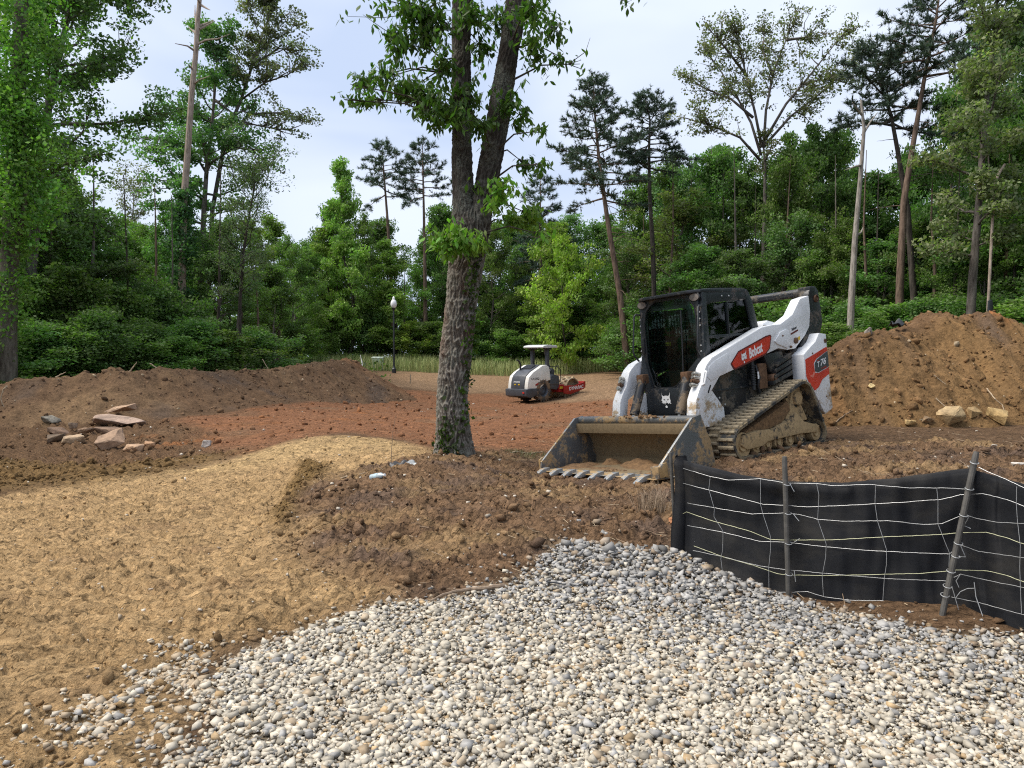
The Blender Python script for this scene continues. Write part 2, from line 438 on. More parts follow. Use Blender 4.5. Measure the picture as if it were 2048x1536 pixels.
def make_ground():
    th = np.radians(np.r_[np.linspace(-180, -60, 14, endpoint=False), np.linspace(-60, -36.5, 26, endpoint=False), np.linspace(-36.5, 36.5, 450), np.linspace(36.5, 60, 27)[1:], np.linspace(60, 180, 15)[1:-1]])
    rs = [0.15, .6, 1.0, 1.4]
    r = 1.75
    while r < 62: rs.append(r); r += (.0021 if r < 14 else .0042) * r ** 1.35
    rs += list(np.geomspace(63, 900, 34))
    rs = np.array(rs); n, m = len(rs), len(th)
    X = (rs[:, None] * np.sin(th)).ravel(); Y = (rs[:, None] * np.cos(th)).ravel()
    S = soil(X, Y)
    Zb = base_z(X, Y)
    Z = Zb + relief(X, Y, S)
    C = soil_colour(X, Y, S)
    idx = np.arange(n * m).reshape(n, m)
    a = idx[:-1]; b = idx[1:]
    Fc = np.stack([a, np.roll(a, -1, 1), np.roll(b, -1, 1), b], -1).reshape(-1, 4)
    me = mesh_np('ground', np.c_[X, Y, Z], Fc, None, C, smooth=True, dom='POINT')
    mat, N, L, p, o = new_mat('soil')
    at_ = N.new('ShaderNodeAttribute'); at_.attribute_name = 'tint'
    t1 = nz(N, L, 26, 6, .68); t2 = nz(N, L, 8, 6, .68, stretch=(1, 2.3, 1), dist=.6); t3 = nz(N, L, 90, 4, .7)
    r1 = ramp(N, [(.3, .62), (.5, 1.0), (.72, 1.36)]); L.new(t1.outputs['Fac'], r1.inputs[0])
    r2 = ramp(N, [(.34, .74), (.46, .97), (.6, 1.06), (.75, 1.22)]); L.new(t2.outputs['Fac'], r2.inputs[0])
    c1 = mixc(N, L, 1.0, at_.outputs['Color'], r1.outputs[0], 'MULTIPLY'); c2 = mixc(N, L, 1.0, c1, r2.outputs[0], 'MULTIPLY')
    L.new(c2, p.inputs['Base Color']); p.inputs['Roughness'].default_value = .95; p.inputs['Specular IOR Level'].default_value = .12
    # dried crust broken into small plates; crevice shade painted dark along the cracks
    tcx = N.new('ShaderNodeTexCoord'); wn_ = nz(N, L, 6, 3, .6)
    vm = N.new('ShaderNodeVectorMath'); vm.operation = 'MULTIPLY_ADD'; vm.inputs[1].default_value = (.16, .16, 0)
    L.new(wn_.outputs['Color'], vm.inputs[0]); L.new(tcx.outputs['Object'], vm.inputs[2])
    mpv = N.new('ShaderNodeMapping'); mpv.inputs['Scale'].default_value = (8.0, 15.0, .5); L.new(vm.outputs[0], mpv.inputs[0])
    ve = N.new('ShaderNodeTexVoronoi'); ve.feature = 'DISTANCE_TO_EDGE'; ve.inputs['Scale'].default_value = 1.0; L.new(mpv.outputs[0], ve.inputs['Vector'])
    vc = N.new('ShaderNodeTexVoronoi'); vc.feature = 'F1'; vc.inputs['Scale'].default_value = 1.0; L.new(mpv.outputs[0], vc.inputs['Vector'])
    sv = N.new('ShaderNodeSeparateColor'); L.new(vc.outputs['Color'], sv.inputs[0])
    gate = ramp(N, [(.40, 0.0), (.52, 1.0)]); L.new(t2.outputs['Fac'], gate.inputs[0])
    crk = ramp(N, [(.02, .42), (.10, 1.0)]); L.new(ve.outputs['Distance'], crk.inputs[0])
    crack_shade = mixc(N, L, gate.outputs[0], crk.outputs[0], (1, 1, 1))
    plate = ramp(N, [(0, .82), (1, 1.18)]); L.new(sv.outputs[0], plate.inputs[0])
    c3 = mixc(N, L, 1.0, mixc(N, L, 1.0, c2, crack_shade, 'MULTIPLY'), plate.outputs[0], 'MULTIPLY'); L.new(c3, p.inputs['Base Color'])
    hs = N.new('ShaderNodeMath'); hs.operation = 'MULTIPLY_ADD'; hs.inputs[1].default_value = .35; L.new(sv.outputs[0], hs.inputs[0]); L.new(t2.outputs['Fac'], hs.inputs[2])
    hc = N.new('ShaderNodeMath'); hc.operation = 'MULTIPLY_ADD'; hc.inputs[1].default_value = .25; L.new(crk.outputs[0], hc.inputs[0]); L.new(hs.outputs[0], hc.inputs[2])
    ad = N.new('ShaderNodeMath'); ad.operation = 'MULTIPLY_ADD'; ad.inputs[1].default_value = .7
    L.new(t1.outputs['Fac'], ad.inputs[0]); L.new(hc.outputs[0], ad.inputs[2])
    bump(N, L, p, ad.outputs[0], 1.0, .06)
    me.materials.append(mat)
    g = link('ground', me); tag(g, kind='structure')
    return g
make_ground()
def surf_z(x, y):
    x = np.atleast_1d(np.asarray(x, float)); y = np.atleast_1d(np.asarray(y, float))
    return base_z(x, y) + relief(x, y, soil(x, y))
def on_ground(u, v):
    g = ground_at(u, v); return Vector((g.x, g.y, float(surf_z(g.x, g.y)[0])))
# ------------------------------------------------------------------ compact track loader
MUD = (.30, .20, .085); MUDB = (.13, .085, .045)
M_WHITE = muddy('white_paint', (.78, .79, .80), (.33, .25, .16), .16, .32, 3.5, zfade=(.35, 1.0))
M_BLACK = muddy('black_paint', (.016, .018, .021), (.09, .075, .055), .28, .38, 4)
M_CAB = muddy('cab_paint', (.020, .024, .029), (.07, .06, .05), .16, .36, 5)
M_RUBBER = muddy('track_rubber', (.045, .042, .038), (.21, .175, .12), .66, .75, 6, fine=30)
M_RUBSIDE = muddy('track_rubber_side', (.030, .032, .034), (.16, .125, .075), .42, .6, 5)
M_LUG = muddy('lug_rubber', (.075, .066, .052), (.22, .18, .12), .74, .8, 7, fine=34)
M_FRAME = muddy('frame_paint', (.022, .024, .028), (.32, .225, .115), .72, .5, 4.5, fine=22)
M_DIRT = simple('packed_dirt', (.17, .098, .045), .95, var=.45, scale=22, bmp=.9)
M_STEEL = muddy('bucket_steel', (.115, .120, .122), (.27, .185, .095), .36, .42, 3.2, fine=20, metal=.25)
M_STEELIN = muddy('bucket_inside', (.10, .095, .08), (.165, .12, .066), .80, .6, 2.4, fine=26, metal=.1)
M_LIP = muddy('lip_steel', (.20, .21, .21), (.33, .22, .10), .46, .4, 3.4, fine=18, metal=.3)
M_TOOTH = muddy('tooth_steel', (.33, .34, .34), (.36, .25, .12), .26, .35, 9, metal=.45)
M_RED = simple('red_decal', (.56, .040, .018), .35, var=.25, scale=3)
M_DRED = simple('dark_red_decal', (.12, .012, .014), .35)
M_DGREY = simple('dark_grey_decal', (.055, .065, .07), .35, var=.3, scale=4)
M_PRINT = simple('white_print', (.80, .80, .80), .45)
M_PRINTR = simple('red_print', (.45, .03, .02), .45)
M_INK = simple('black_print', (.012, .013, .016), .5)
M_YEL = simple('yellow_print', (.62, .42, .03), .45)
M_TRIM = simple('trim', (.020, .022, .025), .4, var=.2)
M_BARE = simple('bare_metal', (.42, .40, .36), .35, .8, var=.25, scale=30)
M_RUST = simple('rusty_metal', (.14, .075, .04), .7, .3, var=.4, scale=20, bmp=.3)
M_CYL = muddy('cylinder_paint', (.024, .024, .026), (.16, .12, .08), .34, .4, 6)
M_SEAT = simple('seat_vinyl', (.014, .014, .016), .55)
M_BOLT = simple('bolt_head', (.55, .56, .57), .4, .6)
M_LENS = simple('lamp_lens', (.22, .19, .17), .12, .0, var=.3, scale=30)
def glass_mat(name, tint, rough=.03):
    m, N, L, p, o = new_mat(name)
    tr = N.new('ShaderNodeBsdfTransparent'); tr.inputs[0].default_value = rgb(tint)
    gl = N.new('ShaderNodeBsdfGlossy'); gl.inputs['Roughness'].default_value = rough
    fr = N.new('ShaderNodeFresnel'); fr.inputs[0].default_value = 1.5
    ms = N.new('ShaderNodeMixShader'); L.new(fr.outputs[0], ms.inputs[0]); L.new(tr.outputs[0], ms.inputs[1]); L.new(gl.outputs[0], ms.inputs[2])
    L.new(ms.outputs[0], o.inputs['Surface']); N.remove(p); return m
M_GLASS = glass_mat('green_glass', (.46, .72, .62))

LD = empty('track_loader', 'white and black compact track loader with its toothed bucket lowered beside the dirt pile', 'track loader')
LD.matrix_world = LM
def sub(name, parent):  # an empty part that carries sub-parts
    o = bpy.data.objects.new(name, None); COL.objects.link(o); o.parent = parent; o.empty_display_size = .1; return o
def prism(name, poly, x0, x1, mat, parent, bevel=.01, axis='x'):
    return MB().prism(poly, x0, x1, axis).build(name, mat, parent, bevel)
def boxo(name, a, b, mat, parent, bevel=.008):
    return MB().box(a, b).build(name, mat, parent, bevel)
def tubeo(name, path, r, mat, parent, n=10):
    return MB().tube(path, r, n).build(name, mat, parent, 0, True, 50)
def wheelo(name, c, r, x0, x1, mat, parent, n=28, hub=.45):
    M = Matrix.Translation((0, c[0], c[1])) @ Matrix.Rotation(math.pi / 2, 4, 'Y')
    w = x1 - x0; mid = (x0 + x1) / 2
    M = Matrix.Translation((mid, c[0], c[1])) @ Matrix.Rotation(math.pi / 2, 4, 'Y')
    return MB().lathe([(r*hub*.5, -w/2+.012), (r*hub, -w/2), (r*hub*1.05, -w/2+.02), (r*.86, -w/2+.02), (r*.88, -w/2), (r, -w/2+.008), (r, w/2-.008), (r*.88, w/2), (r*.86, w/2-.02), (r*hub*1.05, w/2-.02), (r*hub, w/2), (r*hub*.5, w/2-.012)], n, M).build(name, mat, parent, 0, True, 40)

# ---- tracks
def track_profile(k=0.0, step=.02):
    """belt line round front idler, rear idler and sprocket; points with outward normals"""
    cs = [((.64, .222), .222 - k), ((-.70, .632), .242 - k), ((-1.0, .172), .172 - k)]   # going up the front, over the top, down the back
    segs = []
    n = len(cs)
    tang = []
    for i in range(n):
        (a, ra), (b, rb) = cs[i], cs[(i + 1) % n]
        d = np.array(b) - np.array(a); D = np.hypot(*d); d = d / D
        al = math.acos((ra - rb) / D); base = math.atan2(d[1], d[0])
        tang.append(base - al)            # direction of the outward normal on this tangent
    pts = []
    for i in range(n):
        (c, r) = cs[i]; a0 = tang[i - 1]; a1 = tang[i]
        while a1 < a0: a1 += 2 * math.pi
        if a1 - a0 > math.pi * 1.5: a1 = a0
        m = max(2, int((a1 - a0) * r / step))
        for j in range(m + 1):
            w = a0 + (a1 - a0) * j / m; pts.append((c[0] + r * math.cos(w), c[1] + r * math.sin(w), math.cos(w), math.sin(w)))
        c2, r2 = cs[(i + 1) % n]
        p0 = np.array(pts[-1][:2]); p1 = np.array((c2[0] + r2 * math.cos(tang[i]), c2[1] + r2 * math.sin(tang[i])))
        dd = np.hypot(*(p1 - p0)); mm = int(dd / step)
        for j in range(1, mm):
            q = p0 + (p1 - p0) * j / mm; pts.append((q[0], q[1], math.cos(tang[i]), math.sin(tang[i])))
    return np.array(pts)
# the hull must run clockwise-consistent: front idler -> sprocket -> rear idler, normals turning the same way
def make_track(side):
    s = side
    tr = sub('track', LD)
    P = track_profile(.024)
    x0, x1 = sorted((s * .465, s * .915)); th = .032
    n = len(P); V, Fq = [], []
    for (y, z, a, b) in P:
        V += [(x0, y, z), (x1, y, z), (x1, y - a * th, z - b * th), (x0, y - a * th, z - b * th)]
    for i in range(n):
        j = (i + 1) % n
        for k in range(4):
            Fq.append((i*4+k, i*4+(k+1)%4, j*4+(k+1)%4, j*4+k))
    b = MB(); b.add(V, Fq); b.build('belt', M_RUBSIDE, tr, 0, True, 40)
    # tread lugs, two staggered rows
    lug = MB(); lug.prism([(-.024, 0), (.024, 0), (.015, .026), (-.015, .026)], -.105, .105, 'x')
    lo = lug.build('tread_lug', M_LUG, tr, .005); lm = lo.data; bpy.data.objects.remove(lo)
    d = np.hypot(*(np.roll(P[:, :2], -1, 0) - P[:, :2]).T); cum = np.r_[0, np.cumsum(d)]; tot = cum[-1]
    N_ = 52
    for i in range(N_):
        for row in (0, 1):
            t = ((i + (.5 if row else 0)) / N_ * tot) % tot; k = int(np.searchsorted(cum, t) - 1) % n; f = (t - cum[k]) / max(d[k], 1e-6)
            q = P[k] * (1 - f) + P[(k + 1) % n] * f
            o = link('tread_lug', lm, tr)
            xc = x0 + .115 if row == 0 else x1 - .115
            o.location = (xc, q[0], q[1]); o.rotation_euler = (math.atan2(q[3], q[2]) - math.pi / 2, 0, rnd.uniform(-.02, .02))
    # inside lugs that the sprocket drives
    mb = MB()
    for i in range(N_):
        t = i / N_ * tot; k = int(np.searchsorted(cum, t) - 1) % n; q = P[k]
        M = Matrix.Translation(((x0+x1)/2, q[0] - q[2]*th, q[1] - q[3]*th)) @ Matrix.Rotation(math.atan2(q[3], q[2]) - math.pi/2, 4, 'X')
        mb.box((-.05, -.018, -.035), (.05, .018, .002), M)
    mb.build('drive_lugs', M_RUBSIDE, tr)
    # packed mud lying along the inner edge of the belt
    return tr
for s in (-1, 1):
    tr = make_track(s)
    xa, xb = sorted((s * .60, s * .86))
    xo = (-.875, -.60) if s < 0 else (.60, .875)
    for c, r, nm in (((.585, .185), .16, 'front_idler'), ((-1.0, .168), .115, 'rear_idler')):
        wheelo(nm, c, r - .005, xo[0] + .02, xo[1] - .02, M_FRAME, tr)
    for y in (.29, .07, -.165, -.41, -.66):
        wheelo('track_roller', (y, .142), .088, xo[0] + .03, xo[1] - .03, M_FRAME, tr, 20)
    sp = MB(); cx = (xo[0] + xo[1]) / 2
    Ms = Matrix.Translation((cx, -.70, .632)) @ Matrix.Rotation(math.pi / 2, 4, 'Y')
    sp.lathe([(.05, -.09), (.09, -.085), (.10, -.03), (.165, -.03), (.165, .03), (.10, .03), (.09, .085), (.05, .09)], 28, Ms)
    for k in range(16):
        w = k * 2 * math.pi / 16; sp.box((.155, -.018, -.028), (.192, .018, .028), Ms @ Matrix.Rotation(w, 4, 'Z'))
    sp.build('sprocket', M_FRAME, tr, .004)
    f0, f1 = (-.865, -.63) if s < 0 else (.63, .865)
    fr = prism('track_frame', [(.60,.30),(.64,.19),(.52,.125),(.20,.135),(.10,.175),(-.60,.19),(-1.02,.165),(-1.08,.25),(-.72,.335),(-.55,.47),(-.45,.40),(-.05,.31),(.30,.33)], f0, f1, M_FRAME, tr, .012)
    prism('sprocket_guard', [(-.42,.40),(-.52,.52),(-.60,.74),(-.72,.76),(-.76,.60),(-.92,.34),(-.70,.33)], f0 + .07, f1 - .09, M_FRAME, tr, .01)
    # caked soil between frame and belt
    g = MB()
    pts = [(.55,.30),(.40,.36),(.1,.44),(-.2,.53),(-.45,.62),(-.52,.50),(-.3,.36),(0,.31)]
    g.prism(pts, f0 + .05 if s < 0 else f0, f1 - .02 if s < 0 else f1 - .05, 'x'); g.build('mud_cake', M_DIRT, tr, .02)

# ---- chassis
CH = sub('chassis', LD)
boxo('belly', (-.46, -1.30, .20), (.46, .72, .62), M_BLACK, CH, .02)
prism('engine_housing', [(.55,.62),(.55,1.0),(-.35,1.30),(-.52,1.48),(-1.32,1.44),(-1.50,.95),(-1.46,.55)], -.50, .50, M_BLACK, CH, .02)
for s in (-1, 1):
    a, b = sorted((s * .44, s * .525))
    prism('side_panel', [(.64,.845),(.52,1.02),(.20,1.12),(-.56,1.30),(-.62,.95),(-.46,.70),(.10,.45),(.38,.45),(.45,.62)], a, b, M_BLACK, CH, .012)
    a, b = sorted((s * .527, s * .535))
    prism('panel_ledge', [(.635,.825),(.635,.85),(-.25,.865),(-.25,.840)], a, b + .004, M_CAB, CH, .003)
    for (yy, zz) in ((.53,.75),(.43,.66),(.20,.55)):
        MB().lathe([(.004,0),(.013,.002),(.013,.008),(.004,.012)], 10, Matrix.Translation((s*.525, yy, zz)) @ Matrix.Rotation(s*math.pi/2, 4, 'Y')).build('bolt', M_BOLT, CH, 0, True)
    a, b = sorted((s * .44, s * .527))
    prism('front_upright', [(.652,.848),(.45,.62),(.44,.42),(.93,.42),(.93,.62),(.84,.86)], a, b, M_WHITE, CH, .014)
# hydraulics seen between arm and track
tubeo('hose', [(-.60,-.15,1.10),(-.63,-.17,.95),(-.62,-.14,.85),(-.60,-.2,.75)], .018, M_TRIM, CH, 8)
MB().tube([(-.62,-.05,1.18),(-.62,-.05,.80)], .028, 10).build('spring_strut', M_TRIM, CH, 0, True)
for k in range(9):
    z = .86 + .03 * k
    MB().lathe([(.03,-.006),(.037,0),(.03,.006)], 12, Matrix.Translation((-.62,-.05,z))).build('spring_coil', M_TRIM, CH, 0, True)
boxo('grey_label', (-.640, -.155, .93), (-.636, -.125, 1.02), M_PRINT, CH, 0)
boxo('hose_bracket', (-.64, -.33, .80), (-.60, -.16, 1.12), M_RUST, CH, .008)
prism('drive_motor_cover', [(-.25,1.22),(-.38,1.0),(-.62,.98),(-.72,1.12),(-.66,1.26)], -.66, -.5, M_BLACK, CH, .02)
for k in range(4):
    z = .83 + .075 * k
    prism('step_plate', [(-.36-.04*k, z),(-.82, z+.11),(-.82, z+.17),(-.36-.04*k, z+.05)], -.70, -.50, M_BLACK, CH, .01)
wheelo('motor_hub', (-.42, .92), .055, -.70, -.5, M_RUST, CH, 16)
MB().tube([(-.58,-1.0,1.33),(-.58,-1.10,1.05),(-.58,-1.18,.80)], [.065,.065,.055], 12).build('lift_cylinder', M_CYL, CH, 0, True)
MB().tube([(.58,-1.0,1.33),(.58,-1.10,1.05),(.58,-1.18,.80)], [.065,.065,.055], 12).build('lift_cylinder', M_CYL, CH, 0, True)
# rear uprights and tailgate sides
for s in (-1, 1):
    a, b = sorted((s * .62, s * .80))
    up = prism('rear_upright', [(-.925,.86),(-.93,1.185),(-1.12,1.285),(-1.24,1.345),(-1.34,1.455),(-1.515,1.435),(-1.517,.965),(-1.55,.434),(-1.345,.365),(-1.103,.712)], a, b, M_WHITE, CH, .014)
    if s < 0:
        X = -.8035
        def dec(name, poly, mat, dx=0.0, par=up): return prism(name, poly, X - dx - .0015, X - dx, mat, par, 0)
        dec('red_swoosh', [(-.955,1.12),(-1.18,1.18),(-1.49,1.265),(-1.507,1.21),(-1.22,1.115),(-1.15,1.06),(-1.16,.935),(-1.25,.925),(-1.512,.99),(-1.515,.90),(-1.33,.835),(-1.23,.74),(-1.13,.70),(-.99,.83),(-.95,.90)], M_RED)
        dec('grey_flash', [(-1.235,1.11),(-1.507,1.205),(-1.512,1.0),(-1.25,.935),(-1.17,.95),(-1.17,1.05)], M_DGREY, .002)
        dec('pink_highlight', [(-1.02,.90),(-1.10,.87),(-1.17,.935),(-1.12,.945),(-1.10,.91)], simple('pale_red', (.75, .22, .16), .4), .002)
        TM = Matrix.Translation((X - .0035, -1.22, 1.005)) @ Matrix(((0,0,-1,0),(-1,0,0,0),(.16,.987,0,0),(0,0,0,1)))
        flat_text('model_lettering', '76', M_PRINT, up, TM @ Matrix.Translation((.075,0,0)), .085, 1.25, .02, .25)
        flat_text('model_lettering', 'T', M_PRINT, up, TM @ Matrix.Translation((.0,-.005,0)), .075, .9, .02, .2)
        boxo('red_tick', (X-.005, -1.275, 1.085), (X-.003, -1.225, 1.093), M_PRINTR, up, 0)
        flat_text('small_lettering', 'R-SERIES', M_PRINTR, up, TM @ Matrix.Translation((.10,-.055,0)), .026, 1.0)
        for (yy, zz, r) in ((-1.475,1.345,.03),(-1.14,1.19,.012),(-1.40,.60,.008),(-1.47,.615,.008)):
            MB().lathe([(.004,0),(r,.001),(r,.006),(r*.6,.008)], 14, Matrix.Translation((-.80, yy, zz)) @ Matrix.Rotation(-math.pi/2, 4, 'Y')).build('rubber_plug', M_RUST, up, 0, True)
        MB().lathe([(.02,0),(.026,.02),(.02,.05)], 12, Matrix.Translation((-.74, -1.55, .50)) @ Matrix.Rotation(math.pi/2, 4, 'X')).build('rear_marker', M_PRINT, up, 0, True)
prism('tailgate', [(-1.40,1.40),(-1.56,1.40),(-1.60,.42),(-1.42,.40)], -.64, .64, M_BLACK, CH, .02)
prism('rear_hood', [(-.46,1.50),(-.52,1.64),(-.62,1.67),(-1.0,1.60),(-1.2,1.44)], -.52, .52, M_WHITE, CH, .03)

# ---- lift arms
def cat_head(name, parent, M, s):
    """white wildcat head emblem, flat pieces on a panel; M maps its plane, s its height"""
    def P(poly, dz=0): return [M @ Vector((x * s, y * s, dz)) for x, y in poly]
    mb = MB()
    head = [(-.36,.50),(-.30,.28),(-.20,.22),(0,.25),(.18,.22),(.27,.28),(.36,.46),(.30,.12),(.36,-.08),(.33,-.20),(.42,-.28),(.30,-.26),(.22,-.20),(.20,-.30),(.13,-.20),(.03,-.24),(-.06,-.22),(-.10,-.32),(-.14,-.20),(-.20,-.28),(-.20,-.20),(-.28,-.28),(-.26,-.18),(-.36,-.20),(-.30,-.12),(-.37,-.04),(-.30,.10)]
    v = P(head); n = len(v); mb.add(v, [tuple(range(n))])
    mb.add(P([(-.09,-.42),(.0,-.36),(.09,-.42),(.07,-.52),(-.06,-.52)]), [(0,1,2,3,4)])
    o = mb.build(name, M_PRINT, parent)
    k = MB()
    for q in ([(-.20,.06),(-.06,.0),(-.07,-.05),(-.16,-.03)], [(.22,.06),(.10,.0),(.11,-.05),(.19,-.03)], [(-.02,-.12),(.06,-.12),(.02,-.18)], [(.005,-.18),(.03,-.18),(.03,-.28),(.005,-.28)]):
        k.add(P(q, .0015), [(0,1,2,3)[:len(q)]])
    k.build(name + '_eyes', M_INK, parent)
    return o
for s in (-1, 1):
    a, b = sorted((s * .53, s * .67))
    arm = prism('lift_arm', [(1.19,.50),(1.175,.60),(1.145,.776),(1.085,.875),(1.01,.966),(.975,1.05),(.94,1.13),(.90,1.175),(.80,1.245),(-.233,1.571),(-.50,1.60),(-.66,1.603),(-.955,1.722),(-1.165,1.93),(-1.386,1.972),(-1.397,1.761),(-1.346,1.551),(-1.214,1.429),(-.968,1.273),(-.784,1.261),(-.574,1.29),(.68,1.011),(.848,.857),(.99,.79),(1.05,.50)], a, b, M_WHITE, LD, .018)
    SH = -.103
    xo = s * .6705
    def apl(name, poly, mat, t=.002, off=0.0, bev=0):
        x0, x1 = sorted((xo + s * off, xo + s * (off + t))); return prism(name, [(y + SH, z) for y, z in poly], x0, x1, mat, arm, bev)
    apl('pivot_plate', [(-.38,1.385),(-.52,1.50),(-.66,1.53),(-.72,1.51),(-.72,1.34),(-.66,1.285),(-.44,1.345)], M_WHITE, .016, 0, .006)
    apl('arm_panel', [(.98,1.14),(.88,1.195),(.62,1.28),(.58,1.255),(.66,1.07),(.80,1.02),(.96,.97),(1.02,1.02)], M_WHITE, .006, 0, .003)
    for (yy, zz, r) in ((-.87,1.375,.04),(-.56,1.45,.012),(-.74,1.30,.015),(.30,.0,0)):
        if r: MB().lathe([(.004,0),(r,.002),(r,.022),(r*.5,.03)], 16, Matrix.Translation((xo, yy + SH, zz)) @ Matrix.Rotation(s*math.pi/2, 4, 'Y')).build('arm_pin', M_RUST, arm, 0, True)
    apl('hose_slot', [(1.02,.83),(1.035,.845),(.98,.93),(.96,.92)], M_INK, .002)
    # rounded grab opening and quick couplers at the arm's nose
    if s < 0:
        apl('red_badge', [(.39,1.295),(-.215,1.462),(-.31,1.474),(-.335,1.455),(-.282,1.30),(-.18,1.222),(.47,1.075),(.515,1.085),(.56,1.15)], M_DRED, .0015)
        apl('red_field', [(.385,1.278),(-.21,1.442),(-.295,1.455),(-.312,1.44),(-.262,1.305),(-.17,1.242),(.46,1.098),(.495,1.105),(.53,1.15)], M_RED, .0015, .0017)
        ca = -math.atan2(.165, .62)
        # text plane: x runs to the machine's rear (-Y) and up
        def TM(y, z): return Matrix.Translation((xo - .0045, y + SH, z)) @ Matrix(((0,0,-1,0),(-math.cos(ca),-math.sin(-ca)*0,0,0),(-math.sin(ca),1,0,0),(0,0,0,1)))
        flat_text('brand_lettering', 'Bobcat', M_PRINT, arm, TM(.175, 1.195), .124, .62, .030)
        cat_head('cat_emblem', arm, Matrix.Translation((xo - .0045, .285 + SH, 1.225)) @ Matrix(((0,0,-1,0),(-.97,0,0,0),(.25,1,0,0),(0,0,0,1))), .155)
        apl('dealer_sticker', [(-.755,1.555),(-.955,1.605),(-.948,1.51),(-.772,1.455)], M_PRINT, .0015)
        apl('dealer_strip', [(-.772,1.475),(-.95,1.525),(-.948,1.502),(-.772,1.452)], M_DRED, .0015, .0017)
        flat_text('dealer_lettering', 'Bobcat', M_INK, arm, TM(-.80, 1.505), .04, .8, .0)
        apl('warning_sticker', [(-.905,1.405),(-.985,1.435),(-.995,1.39),(-.915,1.365)], M_YEL, .0015)
        apl('brand_small_print', [(.30,.0),(.31,.0),(.31,.01)], M_INK, .001) if False else None
    x0, x1 = sorted((s * .60, s * .735))
    gb = MB()
    gb.tube([(s*.665, .935, 1.09), (s*.69, .945, 1.08), (s*.69, 1.0, .95), (s*.665, 1.01, .935)], .014, 8)
    gb.build('coupler_guard', M_WHITE, arm, 0, True)
    for k, (yy, zz) in enumerate(((.985,1.06),(1.0,1.02),(1.02,.98),(1.045,.935))):
        d = Vector((-s * .25, .9, .18)).normalized()
        c = Vector((s * .60, yy, zz))
        MB().tube([c - d*.03, c + d*.03, c + d*.032, c + d*.065, c + d*.067, c + d*.085], [.024,.024,.030,.030,.02,.02], 12).build('hydraulic_coupler', M_BARE if k != 2 else M_RUST, arm, 0, True)
    # black rear channel behind the arm tower
    x0, x1 = sorted((s * .53, s * .665))
    prism('arm_tower', [(-1.38,1.97),(-1.40,2.02),(-1.46,2.09),(-1.59,2.085),(-1.64,2.03),(-1.675,1.78),(-1.69,1.60),(-1.61,1.46),(-1.50,1.38),(-1.30,1.30),(-1.15,1.25),(-1.10,1.32),(-1.21,1.41),(-1.35,1.55),(-1.405,1.76)], x0, x1, M_BLACK, arm, .014)
    wheelo('tower_pin', (-1.55, 1.93), .05, *sorted((s*.64, s*.69)), M_RUST, arm, 16)
MB().tube([(-.60,-1.52,2.03),(.60,-1.52,2.03)], .058, 16).build('cross_tube', M_BLACK, LD, 0, True)
for s in (-1, 1): boxo('cross_tube_end', *( ((s*.58-.09, -1.58, 1.94),(s*.58+.09, -1.42, 2.095)) ), M_BLACK, LD, .02)
boxo('front_crossmember', (-.53, 1.04, .48), (.53, 1.17, .58), M_BLACK, LD, .02)
for s in (-1, 1):
    c = sub('tilt_cylinder', LD)
    MB().tube([(s*.355,.90,1.02),(s*.365,1.09,.60)], .058, 14).build('barrel', M_CYL, c, 0, True)
    MB().tube([(s*.365,1.09,.60),(s*.367,1.16,.42)], .028, 12).build('rod', M_BARE, c, 0, True)
    boxo('clevis', (s*.355-.055, .83, .98), (s*.355+.055, .95, 1.10), M_RUST, c, .015)
boxo('attachment_frame', (-.56, 1.06, .10), (.56, 1.21, .52), M_BLACK, LD, .02)

# ---- bucket
BK = sub('bucket', LD)
prism('floor_plate', [(1.25,-.005),(2.10,.010),(2.10,.032),(1.25,.022)], -.92, .92, M_STEELIN, BK, .003)
prism('cutting_edge', [(2.02,.006),(2.235,.026),(2.235,.034),(2.02,.040)], -.94, .94, M_LIP, BK, .003)
bw = [(1.26,.02),(1.245,.10),(1.27,.22),(1.33,.36),(1.42,.50),(1.46,.56)]
prism('back_wall', [(y, z) for y, z in bw] + [(y + .016, z - .004) for y, z in bw[::-1]], -.92, .92, M_STEELIN, BK, 0)
MB().tube([(-.925,1.49,.578),(.925,1.49,.578)], .050, 18).build('top_tube', M_STEEL, BK, 0, True)
prism('spill_guard', [(1.50,.535),(1.575,.545),(1.578,.535),(1.565,.425),(1.552,.425),(1.56,.528)], -.92, .92, M_STEELIN, BK, .003)
for s in (-1, 1):
    a, b = sorted((s * .92, s * .945))
    sp = prism('side_plate', [(1.44,.632),(1.575,.612),(2.19,.135),(2.225,.034),(1.95,.0),(1.25,-.005),(1.245,.10),(1.30,.33)], a, b, M_STEEL, BK, .004)
    prism('side_edge', [(1.572,.612),(1.588,.612),(2.20,.136),(2.19,.125)], a - .001, b + .001, M_TOOTH, BK, .003)
    c0, c1 = sorted((s * .82, s * .965))
    prism('side_cutter', [(2.08,.045),(2.20,.045),(2.20,.16),(2.15,.19),(2.08,.19)], *sorted((s*.945, s*.975)), M_LIP, BK, .006)
    boxo('corner_block', (min(s*.86, s*.97), 2.13, .036), (max(s*.86, s*.97), 2.22, .16), M_STEEL, BK, .006) if s < 0 else None
tb = MB()
tb.add([(-.045,0,.0),(.045,0,.0),(.045,0,.055),(-.045,0,.055),(-.040,.10,-.006),(.040,.10,-.006),(.036,.09,.05),(-.036,.09,.05),(-.028,.215,-.012),(.028,.215,-.012),(.028,.215,-.002),(-.028,.215,-.002)],
       [(0,1,2,3),(0,4,5,1),(3,2,6,7),(1,5,6,2),(0,3,7,4),(4,8,9,5),(7,6,10,11),(5,9,10,6),(4,7,11,8),(8,11,10,9)])
to = tb.build('bucket_tooth', M_TOOTH, BK, .005); tm = to.data; bpy.data.objects.remove(to)
